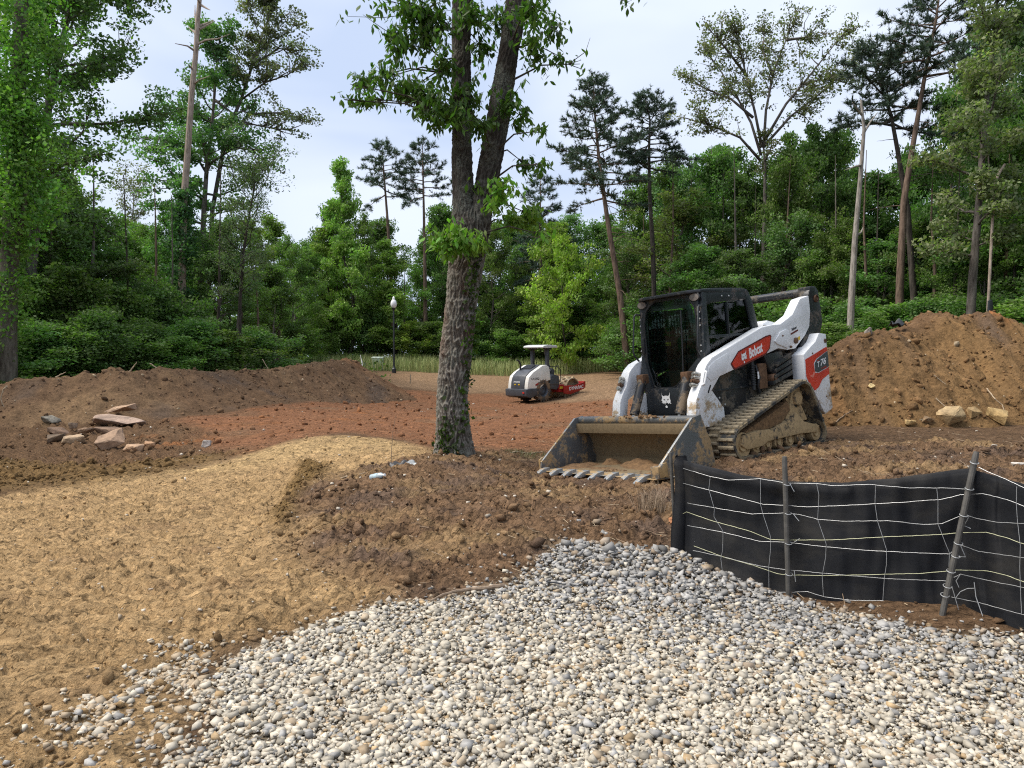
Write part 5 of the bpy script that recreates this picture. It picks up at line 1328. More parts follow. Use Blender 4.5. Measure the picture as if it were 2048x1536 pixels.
m_, N, L, p, o_ = new_mat('grass_blade')
a_ = N.new('ShaderNodeAttribute'); a_.attribute_name = 'tint'; L.new(a_.outputs['Color'], p.inputs['Base Color']); p.inputs['Roughness'].default_value = .7
M_BLADE = m_
wp = on_ground(1303, 1040)
blades('dead_weeds', wp.x, wp.y, .13, 300, .26, .004, (.24,.17,.11), (.36,.27,.18), g, .55, None, 'clump of dry brown weed stems left of the fence end', 'weeds', M_BLADE)
# straw and root litter by the fence and over the soil
NT = 9000; r_ = 3.8 * (13 / 3.8) ** g.random(NT); th_ = np.radians(g.uniform(-25, 36, NT)); x = r_ * np.sin(th_); y = r_ * np.cos(th_); S = soil(x, y)
k = (S['grav'] < .2) & (S['road'] < .3) & (g.random(NT) < .12 + .6 * np.exp(-((x - 1.3)**2 + (y - 6.3)**2) / .5) + .25 * (x > 3)); x, y = x[k], y[k]; z = surf_z(x, y) + .012
n = len(x); l = g.uniform(.03, .12, n); az = g.uniform(0, 2*np.pi, n); up_ = g.normal(0, .25, n) * l; w_ = .0022
ex, ey = np.cos(az) * l / 2, np.sin(az) * l / 2
V = np.stack([np.c_[x-ex-ey/l*w_, y-ey+ex/l*w_, z], np.c_[x-ex+ey/l*w_, y-ey-ex/l*w_, z+.003], np.c_[x+ex+ey/l*w_, y+ey-ex/l*w_, z+np.abs(up_)+.003], np.c_[x+ex-ey/l*w_, y+ey+ex/l*w_, z+np.abs(up_)]], 1).reshape(-1, 3)
t = g.random((n, 1)); C = np.array((.16,.10,.06)) * (1 - t) + np.array((.42,.32,.2)) * t
tag(link('straw_litter', mesh_np('straw_litter', V, np.arange(n * 4).reshape(n, 4), M_BLADE, C)), kind='stuff')
# ------------------------------------------------------------------ far side: grass strip, lamp post, utility box, sign, stakes
NT = 17000
x = g.uniform(-13, 19, NT); y = 49.2 + g.random(NT) ** 1.3 * 8 + .8 * noise(x * .35, x * 0, 701); k = (noise(x * .5, y * .5, 703) > -.55) | (g.random(NT) < .5); x, y = x[k], y[k]
edge = 49.4 + .7 * noise(x * .4, x * 0 + 2, 705); k = y > edge; x, y = x[k], y[k]
blade_mesh('tall_grass', x, y, base_z(x, y), 1.0, .03, (.17,.25,.065), (.40,.41,.17), g, .25, 'stuff', None, None, M_BLADE)
lp = at(788, 735, 47.5); lz = gz(lp.x, lp.y)
LP = empty('street_lamp', 'black street lamp post with a white acorn globe beyond the grass', 'street lamp', loc=(lp.x, lp.y, lz))
hh = at(788, 617, 47.5).z - lz
MB().lathe([(.14,0),(.14,.25),(.08,.32),(.06,.5),(.052,hh-.15),(.045,hh-.12)], 16).build('post', M_TRIM, LP, 0, True)
MB().lathe([(.055,hh-.14),(.10,hh-.04),(.13,hh+.02),(.10,hh+.03)], 16).build('lamp_base', M_TRIM, LP, 0, True)
MB().lathe([(.10,hh+.03),(.17,hh+.12),(.195,hh+.26),(.17,hh+.42),(.10,hh+.52),(.07,hh+.54),(.085,hh+.60),(.05,hh+.70),(.005,hh+.74)], 18).build('globe', simple('lamp_globe', (.82,.82,.84), .3), LP, 0, True)
ub = at(756, 724, 50.5); uz = gz(ub.x, ub.y)
UB = empty('utility_box', 'pale green utility box half hidden in the far grass', 'utility box', loc=(ub.x, ub.y, uz))
hb = max(.6, at(756, 714, 50.5).z - uz)
MB().box((-.36,-.3,0),(.36,.3,hb-.08)).build('cabinet', simple('pale_green_paint', (.33,.42,.34), .5), UB, .02)
MB().prism([(-.32,hb-.08),(.32,hb-.08),(.30,hb-.02),(0,hb+.02),(-.30,hb-.02)], -.38, .38).build('lid', simple('pale_lid_paint', (.50,.58,.52), .5), UB, .02)
pz = at(723, 724, 46.0)
stick('white plastic pipe standing out of the ground by the end of the bank', None, .045, M_PRINT, 'pipe', 'pipe', world_pts=[Vector((pz.x + .1, pz.y, gz(pz.x, pz.y) - .1)), at(724, 722, 46), at(721, 710, 46)])
sk = ground_at(821, 768)
SK = tag(MB().box((-.03,-.015,-.1),(.03,.015,(768-749)*sk.y/F)).build('survey_stake', M_STICKP, None, .004), 'pale wooden survey stake on the far dirt left of the tree', 'stake'); SK.location = sk
sp_ = at(1229, 722.5, 49.0); sgz = gz(sp_.x, sp_.y)
SG = empty('yard_sign', 'white yard sign with a tilted SOLD strip in the far grass', 'sign', loc=(sp_.x, sp_.y, sgz), rot=(0, 0, .05))
zt = at(1229, 707, 49).z - sgz; zb = at(1229, 722.5, 49).z - sgz
MB().box((-.33,-.02,zb),(-.06,.02,zt)).build('sign_panel', simple('bluish_white_board', (.62,.68,.74), .5), SG, .01)
MB().box((-.05,-.015,zb),(.33,.025,zt)).build('sign_panel', simple('white_board', (.70,.76,.82), .5), SG, .01)
for xx in (-.30, .30): tubeo('sign_leg', [(xx,.03,-.1),(xx,.03,zt)], .012, M_TRIM, SG, 6)
RMx = Matrix.Translation((-.20,-.045,zt+.02)) @ Matrix.Rotation(math.radians(-33), 4, 'Y')
sst = MB().box((-.34,-.012,-.085),(.34,.012,.085), RMx).build('sold_strip', M_PRINT, SG, .004)
flat_text('sold_lettering', 'SOLD', simple('dark_red_ink', (.30,.03,.04), .5), SG, RMx @ Matrix.Translation((-.26,-.0135,-.05)) @ Matrix(((1,0,0,0),(0,0,-1,0),(0,1,0,0),(0,0,0,1))), .11, 1.05, .02)
fsn = at(1978, 618, 16.6)
tag(MB().prism([(-.03,-.5),(.09,-.5),(.07,.12),(.05,.20),(-.02,.18)], -.03, .03, 'y').build('fence_post', M_TRIM, None, .01), 'black fence post wrapped in fabric behind the crest of the pile', 'post').location = (fsn.x, fsn.y, fsn.z)
# ------------------------------------------------------------------ trees
def leaf_mat(name, trans=.45, rough=.55):
    m, N, L, p, o = new_mat(name)
    a = N.new('ShaderNodeAttribute'); a.attribute_name = 'tint'
    oi = N.new('ShaderNodeObjectInfo')
    hsv = N.new('ShaderNodeHueSaturation')
    mr = N.new('ShaderNodeMapRange'); mr.inputs[3].default_value = .80; mr.inputs[4].default_value = 1.22; L.new(oi.outputs['Random'], mr.inputs[0]); L.new(mr.outputs[0], hsv.inputs['Value'])
    mh = N.new('ShaderNodeMapRange'); mh.inputs[3].default_value = .485; mh.inputs[4].default_value = .515; L.new(oi.outputs['Random'], mh.inputs[0]); L.new(mh.outputs[0], hsv.inputs['Hue'])
    L.new(a.outputs['Color'], hsv.inputs['Color'])
    L.new(hsv.outputs[0], p.inputs['Base Color']); p.inputs['Roughness'].default_value = rough; p.inputs['Specular IOR Level'].default_value = .3
    t = N.new('ShaderNodeBsdfTranslucent'); tint = mixc(N, L, 1.0, hsv.outputs[0], (.88, 1.25, .42), 'MULTIPLY'); L.new(tint, t.inputs[0])
    ms = N.new('ShaderNodeMixShader'); ms.inputs[0].default_value = trans
    L.new(p.outputs[0], ms.inputs[1]); L.new(t.outputs[0], ms.inputs[2]); L.new(ms.outputs[0], o.inputs['Surface'])
    return m
M_LEAF = leaf_mat('leaf'); M_NEEDLE = leaf_mat('needle', .15, .6)
def bark_mat(name, c0, c1, scale=9, lichen=None):
    m, N, L, p, o = new_mat(name)
    a = nz(N, L, scale, 6, .65, stretch=(1, 1, .22)); b = nz(N, L, 1.3, 4, .6)
    r = ramp(N, [(.34, c0), (.62, c1)]); L.new(a.outputs['Fac'], r.inputs[0]); col = r.outputs[0]
    if lichen:
        r2 = ramp(N, [(.50, 0.0), (.66, .75)]); L.new(b.outputs['Fac'], r2.inputs[0]); col = mixc(N, L, r2.outputs[0], col, lichen)
    L.new(col, p.inputs['Base Color']); p.inputs['Roughness'].default_value = .9; p.inputs['Specular IOR Level'].default_value = .15
    bump(N, L, p, a.outputs['Fac'], .8, .03); return m
M_BARK = bark_mat('grey_bark', (.050,.042,.035), (.17,.15,.13)); M_BARKD = bark_mat('dark_bark', (.028,.024,.02), (.085,.072,.06)); M_BARKP = bark_mat('pine_bark', (.06,.042,.032), (.19,.135,.10))
M_BARKW = bark_mat('bare_wood', (.20,.155,.12), (.42,.34,.28), 14)

def unit(v): return v / (np.linalg.norm(v, axis=-1, keepdims=True) + 1e-9)
def leaves(P, size, up, rg, tint, asp=.55, jit=.8, droop=0.0):
    """diamond leaves at points P; returns V, F, C"""
    n = len(P)
    nrm = unit(rg.normal(0, jit, (n, 3)) + np.array((0, 0, up)))
    ax = unit(np.cross(nrm, rg.normal(size=(n, 3)))); ax[:, 2] -= droop; ax = unit(ax); bx = np.cross(nrm, ax)
    s = (size * rg.uniform(.6, 1.3, n))[:, None]
    V = np.stack([P - ax*s*.5, P + bx*s*asp*.5 - ax*s*.05, P + ax*s*.5, P - bx*s*asp*.5 - ax*s*.05], 1).reshape(-1, 3)
    return V, np.arange(n * 4).reshape(n, 4), tint
def branch_path(p0, d, L_, n, rg, curl=.18, rise=.0):
    P = [np.array(p0, float)]; d = unit(np.array(d, float)); st = L_ / n
    for i in range(n):
        d = unit(d + rg.normal(0, curl, 3) + np.array((0, 0, rise))); P.append(P[-1] + d * st)
    return np.array(P)
def crown_tint(n, base, rg, cl=None, var=.22, yellow=.25):
    b = np.tile(np.array(base), (n, 1))
    k = rg.normal(1, var * .6, n) if cl is None else (rg.normal(1, var, cl.max() + 1)[cl] * rg.normal(1, var * .4, n))
    y = rg.random(n) * yellow if cl is None else (rg.random(cl.max() + 1)[cl] * yellow)
    c = b * np.clip(k, .45, 1.8)[:, None]; c[:, 0] *= 1 + y; return np.clip(c, .003, .5)
class Wood:
    def __init__(s): s.mb = MB()
    def add(s, P, r0, r1, n=6): 
        m = len(P); s.mb.tube([tuple(p) for p in P], [r0 + (r1 - r0) * k / (m - 1) for k in range(m)], n)

def broadleaf(seed, H=14., W=7., hb=.25, nprim=20, nleaf=15000, leafs=.17, base=(0.074,0.131,0.047), bark=None, shape='round', open_=.0, rise=.05, cl_r=.42, trunk_path=None, r0=.17, top=.9, elev=(.2,1.0), flat=.5, sub_n=7, limbs=()):
    """trunk, limbs, twigs and leaves of one broadleaf tree standing at the origin; returns (trunk mesh, crown mesh)"""
    rg = np.random.default_rng(seed); wd = Wood()
    if trunk_path is None:
        tp = [np.zeros(3)]
        for i in range(8): tp.append(tp[-1] + np.array((rg.normal(0, .018), rg.normal(0, .018), .125 * top)) * np.array((H, H, H)))
        tp = np.array(tp)
    else: tp = np.array(trunk_path, float)
    wd.add(np.vstack([[tp[0] - (0, 0, .4)], tp]), r0 * 1.12, .03, 9)
    cum = np.linspace(0, 1, len(tp)); cl_pts = []
    def tpos(t): return np.array([np.interp(t, cum, tp[:, k]) for k in range(3)])
    ga = rg.uniform(0, 6.28)
    for i in range(nprim):
        t = hb + (1 - hb) * ((i + rg.uniform(0, .8)) / nprim); ga += 2.4 + rg.normal(0, .35)
        s = (t - hb) / (1 - hb)
        prof = {'round': math.sin(min(1, .22 + .78 * s) * math.pi * .93) ** .7, 'cone': (1 - s) ** .8 + .1, 'vase': .45 + .55 * s, 'column': .75 - .35 * s * s}[shape]
        L_ = W / 2 * max(.18, prof) * rg.uniform(.55, 1.28)
        el = elev[0] + (elev[1] - elev[0]) * s + rg.normal(0, .12)
        d = np.array((math.cos(ga) * math.cos(el), math.sin(ga) * math.cos(el), math.sin(el)))
        p0 = tpos(t); P = branch_path(p0, d, L_, 6, rg, .16, rise)
        rb = max(.012, r0 * .42 * (1 - s * .6) * min(1, L_ / (W * .4))); wd.add(P, rb, .010, 5)
        for k in range(sub_n):
            q = rg.uniform(.25, 1); j = q * 6; a = int(min(5, j)); pp = P[a] + (P[a + 1] - P[a]) * (j - a)
            dd = unit(unit(P[a + 1] - P[a]) + rg.normal(0, .65, 3) * np.array((1, 1, .7)))
            l2 = L_ * rg.uniform(.22, .48) * (1.15 - .5 * q); Q = branch_path(pp, dd, l2, 4, rg, .22, rise * .6); wd.add(Q, rb * .4, .006, 4)
            for tt in np.linspace(.35, 1, max(2, int(l2 / .38))):
                a2 = int(min(3, tt * 4)); cl_pts.append(Q[a2] + (Q[a2 + 1] - Q[a2]) * (tt * 4 - a2))
        for tt in np.linspace(.5, 1, max(2, int(L_ / .8))):
            a2 = int(min(5, tt * 6)); cl_pts.append(P[a2] + (P[a2 + 1] - P[a2]) * (tt * 6 - a2))
    for P in limbs:      # limbs given as polylines
        m = len(P) - 1; L_ = np.linalg.norm(np.diff(P, axis=0), axis=1).sum(); wd.add(P, r0 * .42, .018, 6)
        for k in range(int(5 + L_ * 2.6)):
            q = rg.uniform(.22, 1) * m; a = int(min(m - 1, q)); pp = P[a] + (P[a + 1] - P[a]) * (q - a)
            dd = unit(unit(P[a + 1] - P[a]) + rg.normal(0, .6, 3)); l2 = rg.uniform(.7, 2.0) * (1.25 - .6 * q / m); Q = branch_path(pp, dd, l2, 4, rg, .2, .02); wd.add(Q, .035, .006, 4)
            for tt in np.linspace(.3, 1, max(2, int(l2 / .4))):
                a2 = int(min(3, tt * 4)); cl_pts.append(Q[a2] + (Q[a2 + 1] - Q[a2]) * (tt * 4 - a2))
    cl = np.array(cl_pts); cl = cl[rg.random(len(cl)) > open_]
    n = nleaf; ci = rg.integers(0, len(cl), n)
    dp = rg.normal(0, 1, (n, 3)); dp = dp / np.maximum(1, np.linalg.norm(dp, axis=1, keepdims=True) / 1.6)
    P = cl[ci] + dp * cl_r * .62 * np.array((1, 1, flat))
    V, Fq, C = leaves(P, leafs, .55, rg, crown_tint(n, base, rg, ci), .62)
    return wd.mb, (V, Fq, C)

def tree_meshes(name, wood, leaf, bark, lm=None):
    me = bpy.data.meshes.new(name + '_trunk'); me.from_pydata(wood.v, [], wood.f); me.polygons.foreach_set('use_smooth', np.ones(len(me.polygons), bool)); me.materials.append(bark); me.update()
    cm = mesh_np(name + '_crown', leaf[0], leaf[1], lm or M_LEAF, leaf[2])
    ht = leaf[0][:, 2].max(); wt = np.percentile(np.hypot(leaf[0][:, 0], leaf[0][:, 1]), 95) * 2
    return (me, cm, ht, wt)

def conifer(seed, H=16., hb=.5, W=5., nbr=34, ntuft=9, needle=.24, base=(0.072,0.117,0.082), r0=.2, lean=(0, 0), drop=-.05, dead=8, nn=11, trunk_path=None, dens=1.0, side=None):
    rg = np.random.default_rng(seed); wd = Wood(); dw = Wood(); tufts = []
    if trunk_path is None: tp = np.array([(lean[0] * t * t * H + rg.normal(0, .05), lean[1] * t * t * H, t * H) for t in np.linspace(0, 1, 9)])
    else: tp = np.array(trunk_path, float); H = tp[-1][2]
    wd.add(np.vstack([[tp[0] - (0, 0, .4)], tp]), r0 * 1.1, .025, 9); cum = np.linspace(0, 1, len(tp))
    ga = rg.uniform(0, 6)
    for i in range(nbr):
        s = (i + rg.random()) / nbr; t = hb + (1 - hb) * s; ga += 2.4 + rg.normal(0, .4)
        p0 = np.array([np.interp(t, cum, tp[:, k]) for k in range(3)])
        L_ = W / 2 * (1.08 - s ** 1.6) * rg.uniform(.6, 1.15) + .25
        el = -.08 + .75 * s + rg.normal(0, .12)
        d = np.array((math.cos(ga) * math.cos(el), math.sin(ga) * math.cos(el), math.sin(el)))
        P = branch_path(p0, d, L_, 6, rg, .12, drop + .05); wd.add(P, max(.012, .05 * (1 - s) + .012), .006, 4)
        k2 = int(max(4, ntuft * L_ / (W / 2) * dens * 2.2))
        for k in range(k2):
            q = rg.uniform(.28, 1) * 6; a = int(min(5, q)); pp = P[a] + (P[a + 1] - P[a]) * (q - a)
            dd = unit(unit(P[a + 1] - P[a]) * .6 + rg.normal(0, .75, 3) * np.array((1, 1, .45)) + np.array((0, 0, .12))); l2 = rg.uniform(.2, .7) * (1.2 - q / 9)
            Q = pp + dd * l2; wd.add(np.array([pp, (pp + Q) / 2 + rg.normal(0, .03, 3), Q]), .007, .004, 3)
            for m in range(3): tufts.append((pp + (Q - pp) * (1 - m * .33), dd))
    for i in range(dead):
        t = hb * rg.uniform(.45, 1.02); ga += 2.4
        p0 = np.array([np.interp(t, cum, tp[:, k]) for k in range(3)]); a = ga if side is None else side + rg.normal(0, .8)
        dw.add(branch_path(p0, (math.cos(a), math.sin(a), .12), W * rg.uniform(.15, .45), 6, rg, .16, -.05), .022, .004, 4)
    n = len(tufts) * nn; T0 = np.repeat(np.array([t[0] for t in tufts]), nn, 0); D0 = np.repeat(np.array([t[1] for t in tufts]), nn, 0)
    d = unit(D0 * .8 + rg.normal(0, .62, (n, 3)) + np.array((0, 0, .25))); L_ = needle * rg.uniform(.6, 1.1, (n, 1)); b = unit(np.cross(d, rg.normal(size=(n, 3)))) * .019
    V = np.stack([T0 - b, T0 + b, T0 + d * L_], 1).reshape(-1, 3); ci = np.arange(n) // nn
    wd.mb.v, wd.mb.f  # twigs belong to the trunk mesh
    return wd.mb, dw.mb, (V, np.arange(n * 3).reshape(n, 3), crown_tint(n, base, rg, ci, .25, .15))

def place(kind, label, group, loc, T, sx=1, sz=1, rz=0, name='tree', tilt=0.0, cat='tree', extra=None):
    e_ = empty(name, label, cat, group, loc, (0, tilt, rz)); e_.scale = (sx, sx, sz)
    link('trunk', T[0], e_); link('crown', T[1], e_)
    if extra: link('dead_branches', extra, e_)
    return e_

G_DEEP = (0.109,0.204,0.064); G_MID = (0.129,0.223,0.061); G_BRI = (0.180,0.289,0.070); G_BLUE = (0.129,0.222,0.089); G_OLV = (0.176,0.227,0.085); G_LIME = (0.229,0.339,0.063)
PROTO = {}
def proto(key, mk):
    if key not in PROTO: PROTO[key] = mk()
    return PROTO[key]
def BL(key, seed, bark=None, **kw):
    def mk():
        w, l = broadleaf(seed, **kw); return tree_meshes('broadleaf_' + key, w, l, bark or M_BARK)
    return proto(key, mk)
# woodland kinds (each mesh shared by several trees)
KIND = {
 'a': BL('a', 1, H=14, W=8.0, hb=.10, nprim=36, nleaf=27000, base=G_DEEP, leafs=.20, cl_r=.55),
 'b': BL('b', 2, H=14, W=7.5, hb=.14, nprim=34, nleaf=24000, base=G_MID, leafs=.20, cl_r=.55),
 'c': BL('c', 3, H=14, W=6.2, hb=.12, nprim=34, nleaf=21000, base=G_BRI, shape='column', bark=M_BARKD, leafs=.19, cl_r=.5),
 'd': BL('d', 4, H=14, W=8.5, hb=.16, nprim=32, nleaf=21000, base=G_BLUE, open_=.1, elev=(.1,1.1), leafs=.20, cl_r=.55),
 'e': BL('e', 5, H=14, W=6.5, hb=.25, nprim=28, nleaf=13000, base=G_OLV, open_=.2, leafs=.18, cl_r=.5),
 's': BL('s', 6, H=5, W=5.2, hb=.04, nprim=26, nleaf=13000, base=G_DEEP, r0=.06, leafs=.16, cl_r=.5, bark=M_BARKD),
 't': BL('t', 7, H=5, W=4.4, hb=.05, nprim=24, nleaf=11000, base=G_MID, r0=.05, leafs=.15, cl_r=.45, bark=M_BARKD),
 'u': BL('u', 8, H=5, W=4.6, hb=.06, nprim=20, nleaf=9000, base=G_LIME, r0=.05, leafs=.16, cl_r=.40, bark=M_BARKD, flat=.4),
}
KCOL = {'a': 'deep green', 'b': 'mid green', 'c': 'bright green', 'd': 'bluish green', 'e': 'olive', 's': 'dark', 't': 'mid green', 'u': 'lime'}
LMK = [(90,'around the ivy-wrapped trunk'),(240,'right of the ivy-wrapped trunk'),(340,'left of the dead trunk'),(440,'below the dead trunk'),(560,'around the wispy tree'),(660,'at the gap behind the bank'),(760,'left of the street lamp'),(845,'behind the street lamp'),(960,'behind the forked tree'),(1060,'left of the roller'),(1180,'behind the roller'),(1290,'around the leaning pine'),(1420,'behind the loader cab'),(1525,'left of the open oak'),(1620,'right of the open oak'),(1720,'by the grey dead trunk'),(1800,'left of the forked pine'),(1900,'right of the forked pine'),(2000,'around the olive oak'),(9999,'at the right edge')]
WOODS = []
def settle_labels():
    """every tree of the woods gets a label of its own: colour, kind, landmark and, where needed, its turn from the left"""
    by = {}
    for o, u, noun in WOODS: by.setdefault(noun + ' ' + next(t for m, t in LMK if u < m), []).append((u, o))
    ORD = ['first', 'second', 'third', 'fourth', 'fifth', 'sixth', 'seventh', 'eighth', 'ninth', 'tenth']
    NUM = {2: 'two', 3: 'three', 4: 'four', 5: 'five', 6: 'six', 7: 'seven', 8: 'eight', 9: 'nine', 10: 'ten'}
    for k, l in by.items():
        l.sort(key=lambda t: t[0]); n = len(l)
        for i, (u, o) in enumerate(l):
            o['label'] = k if n == 1 else f"{k}, {['left', 'right'][i]} one of two" if n == 2 else f"{k}, {ORD[i]} of {NUM[n]} from the left"
def wood_tree(k, u, vtop, wpx, Y, label, group, sc=1.0, name='broadleaf_tree', cat='tree', rz=None):
    """tree whose crown top reaches photo row vtop, its crown about wpx wide, standing Y metres away"""
    T = KIND[k]; p = at(u, 700, Y); z = gz(p.x, p.y)
    ht = max(1.0, at(u, vtop, Y).z - z); w = wpx * Y / F
    o = place(k, label or 'tree', group, (p.x, p.y, z), T, w / T[3], ht / T[2], rnd.uniform(0, 6.28) if rz is None else rz, name, 0, cat)
    if group: WOODS.append((o, u, f"{KCOL[k]} {'leafy bush' if cat == 'bush' else 'broadleaf tree'}"))
    return o
GL = 'leafy trees of the woods behind the left bank'; LL = 'dense green broadleaf tree in the woods behind the left bank'
GC = 'leafy trees beyond the far grass strip'; LC = 'green broadleaf tree in the far woods beyond the grass strip'
GRT = 'leafy trees of the woods behind the loader and the pile'; LR_ = 'dense green broadleaf tree in the woods behind the loader and pile'
GS1 = 'undergrowth bushes behind the left bank'; LS1 = 'dark leafy bush at the foot of the woods behind the left bank'
GS2 = 'undergrowth bushes beyond the grass'; LS2 = 'leafy bush at the foot of the far woods beyond the grass'
GS3 = 'undergrowth bushes behind the loader and the pile'; LS3 = 'leafy bush at the foot of the woods behind the loader and pile'
# left woods
for k, u, v, w, Y in (('a',60,300,260,36),('b',170,345,240,38),('a',285,440,170,44),('d',330,470,160,46),('a',420,450,170,45),('c',510,440,140,48),('b',600,480,120,56),('a',640,470,110,64)):
    wood_tree(k, u, v, w, Y, LL, GL)
for k, u, v, w, Y in (('a',-170,60,420,25),('a',20,330,300,27),('d',120,340,280,29),('a',190,400,230,31),('b',230,440,170,36),('c',265,470,120,44),('b',310,450,150,40),('a',360,395,150,35),('d',430,430,170,34),('b',470,500,170,37),
                      ('a',545,520,150,40),('b',590,470,120,52),('c',555,430,110,60),('b',80,420,240,34),('a',-90,300,320,30),('c',390,480,140,47),('b',620,500,110,62)):
    wood_tree(k, u, v, w, Y, LL, GL)
for k, u, v, w, Y in (('s',-60,608,260,21),('s',60,638,240,22.5),('t',140,648,200,23),('s',200,608,220,24),('s',280,638,220,25.5),('t',330,668,170,26),('s',390,628,210,28),('t',450,658,180,29),('s',510,648,170,31),('t',150,528,200,26),('s',320,548,190,30),('t',250,568,170,28),('t',60,548,200,25)):
    wood_tree(k, u, v, w, Y, LS1, GS1, name='bush', cat='bush')
# far centre woods
for k, u, v, w, Y in (('a',670,400,110,66),('a',760,430,130,68),('b',900,440,130,69),('a',960,430,140,66),('a',1030,430,150,68),('b',1090,420,140,64),('d',1150,430,150,62),('a',1210,430,140,60)):
    wood_tree(k, u, v, w, Y, LC, GC)
for k, u, v, w, Y in (('c',690,320,120,56),('c',650,440,110,58),('b',730,420,120,60),('c',780,480,120,57),('b',835,470,130,62),('a',880,400,130,64),('b',990,430,130,58),('a',1050,480,140,60),('c',1115,440,140,54),('b',1170,520,150,56),('d',920,500,150,66),('a',720,520,150,68),('d',1010,560,160,66)):
    wood_tree(k, u, v, w, Y, LC, GC)
for k, u, v, w, Y in (('t',600,640,90,50),('t',660,610,120,55),('s',720,600,120,57),('t',850,640,120,57),('s',940,620,130,58),('s',1030,610,140,58),('t',1100,620,130,57),('s',1160,600,150,57),('t',1010,655,100,56),('s',1210,620,130,54),('t',890,655,90,57),('t',760,650,100,58)):
    wood_tree(k, u, v, w, Y, LS2, GS2, name='bush', cat='bush')
wood_tree('u', 822, 640, 90, 56, 'bright lime green bush just right of the street lamp', None, name='bush', cat='bush')
wood_tree('u', 575, 690, 60, 44, 'pale green leafy sapling behind the right part of the left bank', None, name='bush', cat='bush')
# right woods
for k, u, v, w, Y in (('a',1290,340,170,54),('b',1360,300,190,53),('a',1440,280,200,52),('d',1520,310,190,50),('a',1600,265,190,48),('b',1690,250,190,48),('a',1775,330,180,46),('a',1840,300,180,44),('b',1920,90,200,42),('a',1980,40,230,40),('d',2050,20,260,38),('b',1550,470,190,43),('a',1820,500,190,37),('a',1260,450,140,56)):
    wood_tree(k, u, v, w, Y, LR_, GRT)
for k, u, v, w, Y in (('d',1270,470,150,48),('e',1360,380,200,46),('a',1420,290,190,47),('d',1330,330,150,52),('a',1480,330,170,45),('b',1590,290,190,42),('a',1650,245,190,43),('d',1560,420,200,40),('b',1700,430,180,38),('a',1770,470,200,37),('b',1850,420,180,36),('a',1905,150,200,36),('a',1990,250,230,33),('a',2060,200,260,31),('b',1960,430,200,31),
                      ('a',2130,60,320,29),('d',2180,300,300,27),('b',1240,540,150,50),('a',1400,480,180,42),('d',1480,500,180,41),('b',1640,500,180,39),('a',1730,330,150,46)):
    wood_tree(k, u, v, w, Y, LR_, GRT)
for k, u, v, w, Y in (('s',1300,592,170,42),('t',1380,602,170,40),('s',1450,582,180,39),('t',1540,592,180,37),('s',1620,582,190,35),('s',1700,592,190,33),('t',1780,602,190,31),('s',1870,582,200,30),('s',1960,582,220,28),('t',2050,592,230,26),('s',2140,562,260,25),('t',1660,642,150,30),('s',1250,632,120,46)):
    wood_tree(k, u, v, w, Y, LS3, GS3, name='bush', cat='bush')
wood_tree('u', 2040, 665, 110, 23, 'bright green leafy sapling at the right edge above the pile', None, name='bush', cat='bush')
wood_tree('u', 1135, 470, 150, 50, 'fresh bright green tree left of the leaning pine', None)

# ---- trees one can pick out
def path_px(pts, Y, base=True):
    P = [np.array(at(u, v, Y)) for u, v in pts]
    if base: P[0][2] = gz(P[0][0], P[0][1])
    return np.array(P)
def own_broad(name, label, pts, Y, seed, bark=None, rz=0, **kw):
    P = path_px(pts, Y); o = P[0].copy()
    if 'limbs' in kw: kw['limbs'] = [np.array([np.array(at(u, v, Y + dz * i / (len(q) - 1))) for i, (u, v) in enumerate(q)]) - o for q, dz in kw['limbs']]
    w, l = broadleaf(seed, H=P[-1][2] - o[2], trunk_path=P - o, **kw); T = tree_meshes(name, w, l, bark or M_BARK)
    return place('x', label, None, tuple(o), T, name=name)
def own_pine(name, label, pts, Y, seed, bark=None, **kw):
    P = path_px(pts, Y); o = P[0].copy(); w, dw, l = conifer(seed, trunk_path=P - o, **kw); T = tree_meshes(name, w, l, bark or M_BARKP, M_NEEDLE)
    ex = None
    if dw.v: ex = bpy.data.meshes.new('dead_branches'); ex.from_pydata(dw.v, [], dw.f); ex.materials.append(bark or M_BARKP)
    return place('x', label, None, tuple(o), T, name=name, extra=ex)
own_pine('pine_tree', 'tall pine leaning left, bare limbs on its right side, left of the loader cab', [(1258,715),(1240,590),(1215,440),(1198,320),(1190,230),(1187,168)], 42, 21, hb=.46, W=5.6, nbr=58, ntuft=10, r0=.21, dead=18, side=0.0, dens=1.1)
own_pine('pine_tree', 'dark flat-topped pine just right of the leaning pine', [(1312,715),(1306,500),(1299,380),(1298,300),(1300,240),(1290,192)], 44, 22, hb=.50, W=4.4, nbr=50, r0=.17, base=(0.066,0.105,0.078), bark=M_BARKD, dead=6)
own_pine('pine_tree', 'slender pine with a rounded top at the left of the far pair', [(790,720),(782,560),(775,440),(768,350),(764,290)], 60, 23, hb=.62, W=5.0, nbr=28, r0=.20, needle=.3, dead=5, base=(0.076,0.120,0.086))
own_pine('pine_tree', 'slender pine at the right of the far pair, beside the big trunk', [(852,720),(850,560),(848,440),(846,350),(845,288)], 60, 24, hb=.62, W=4.8, nbr=28, r0=.20, needle=.3, dead=5, base=(0.076,0.120,0.086))
own_pine('pine_tree', 'tiered dark pine right of the big trunk', [(1085,720),(1082,560),(1080,440),(1082,350)], 56, 25, hb=.35, W=4.2, nbr=40, r0=.18, needle=.3, dead=2, base=(0.066,0.110,0.086))
own_pine('pine_tree', 'right stem of the tall forked pine, topmost at the upper right', [(1797,700),(1800,560),(1808,400),(1826,290),(1850,150),(1872,40),(1885,-60)], 32, 26, hb=.66, W=4.4, nbr=40, r0=.19, dead=10, base=(0.063,0.098,0.073))
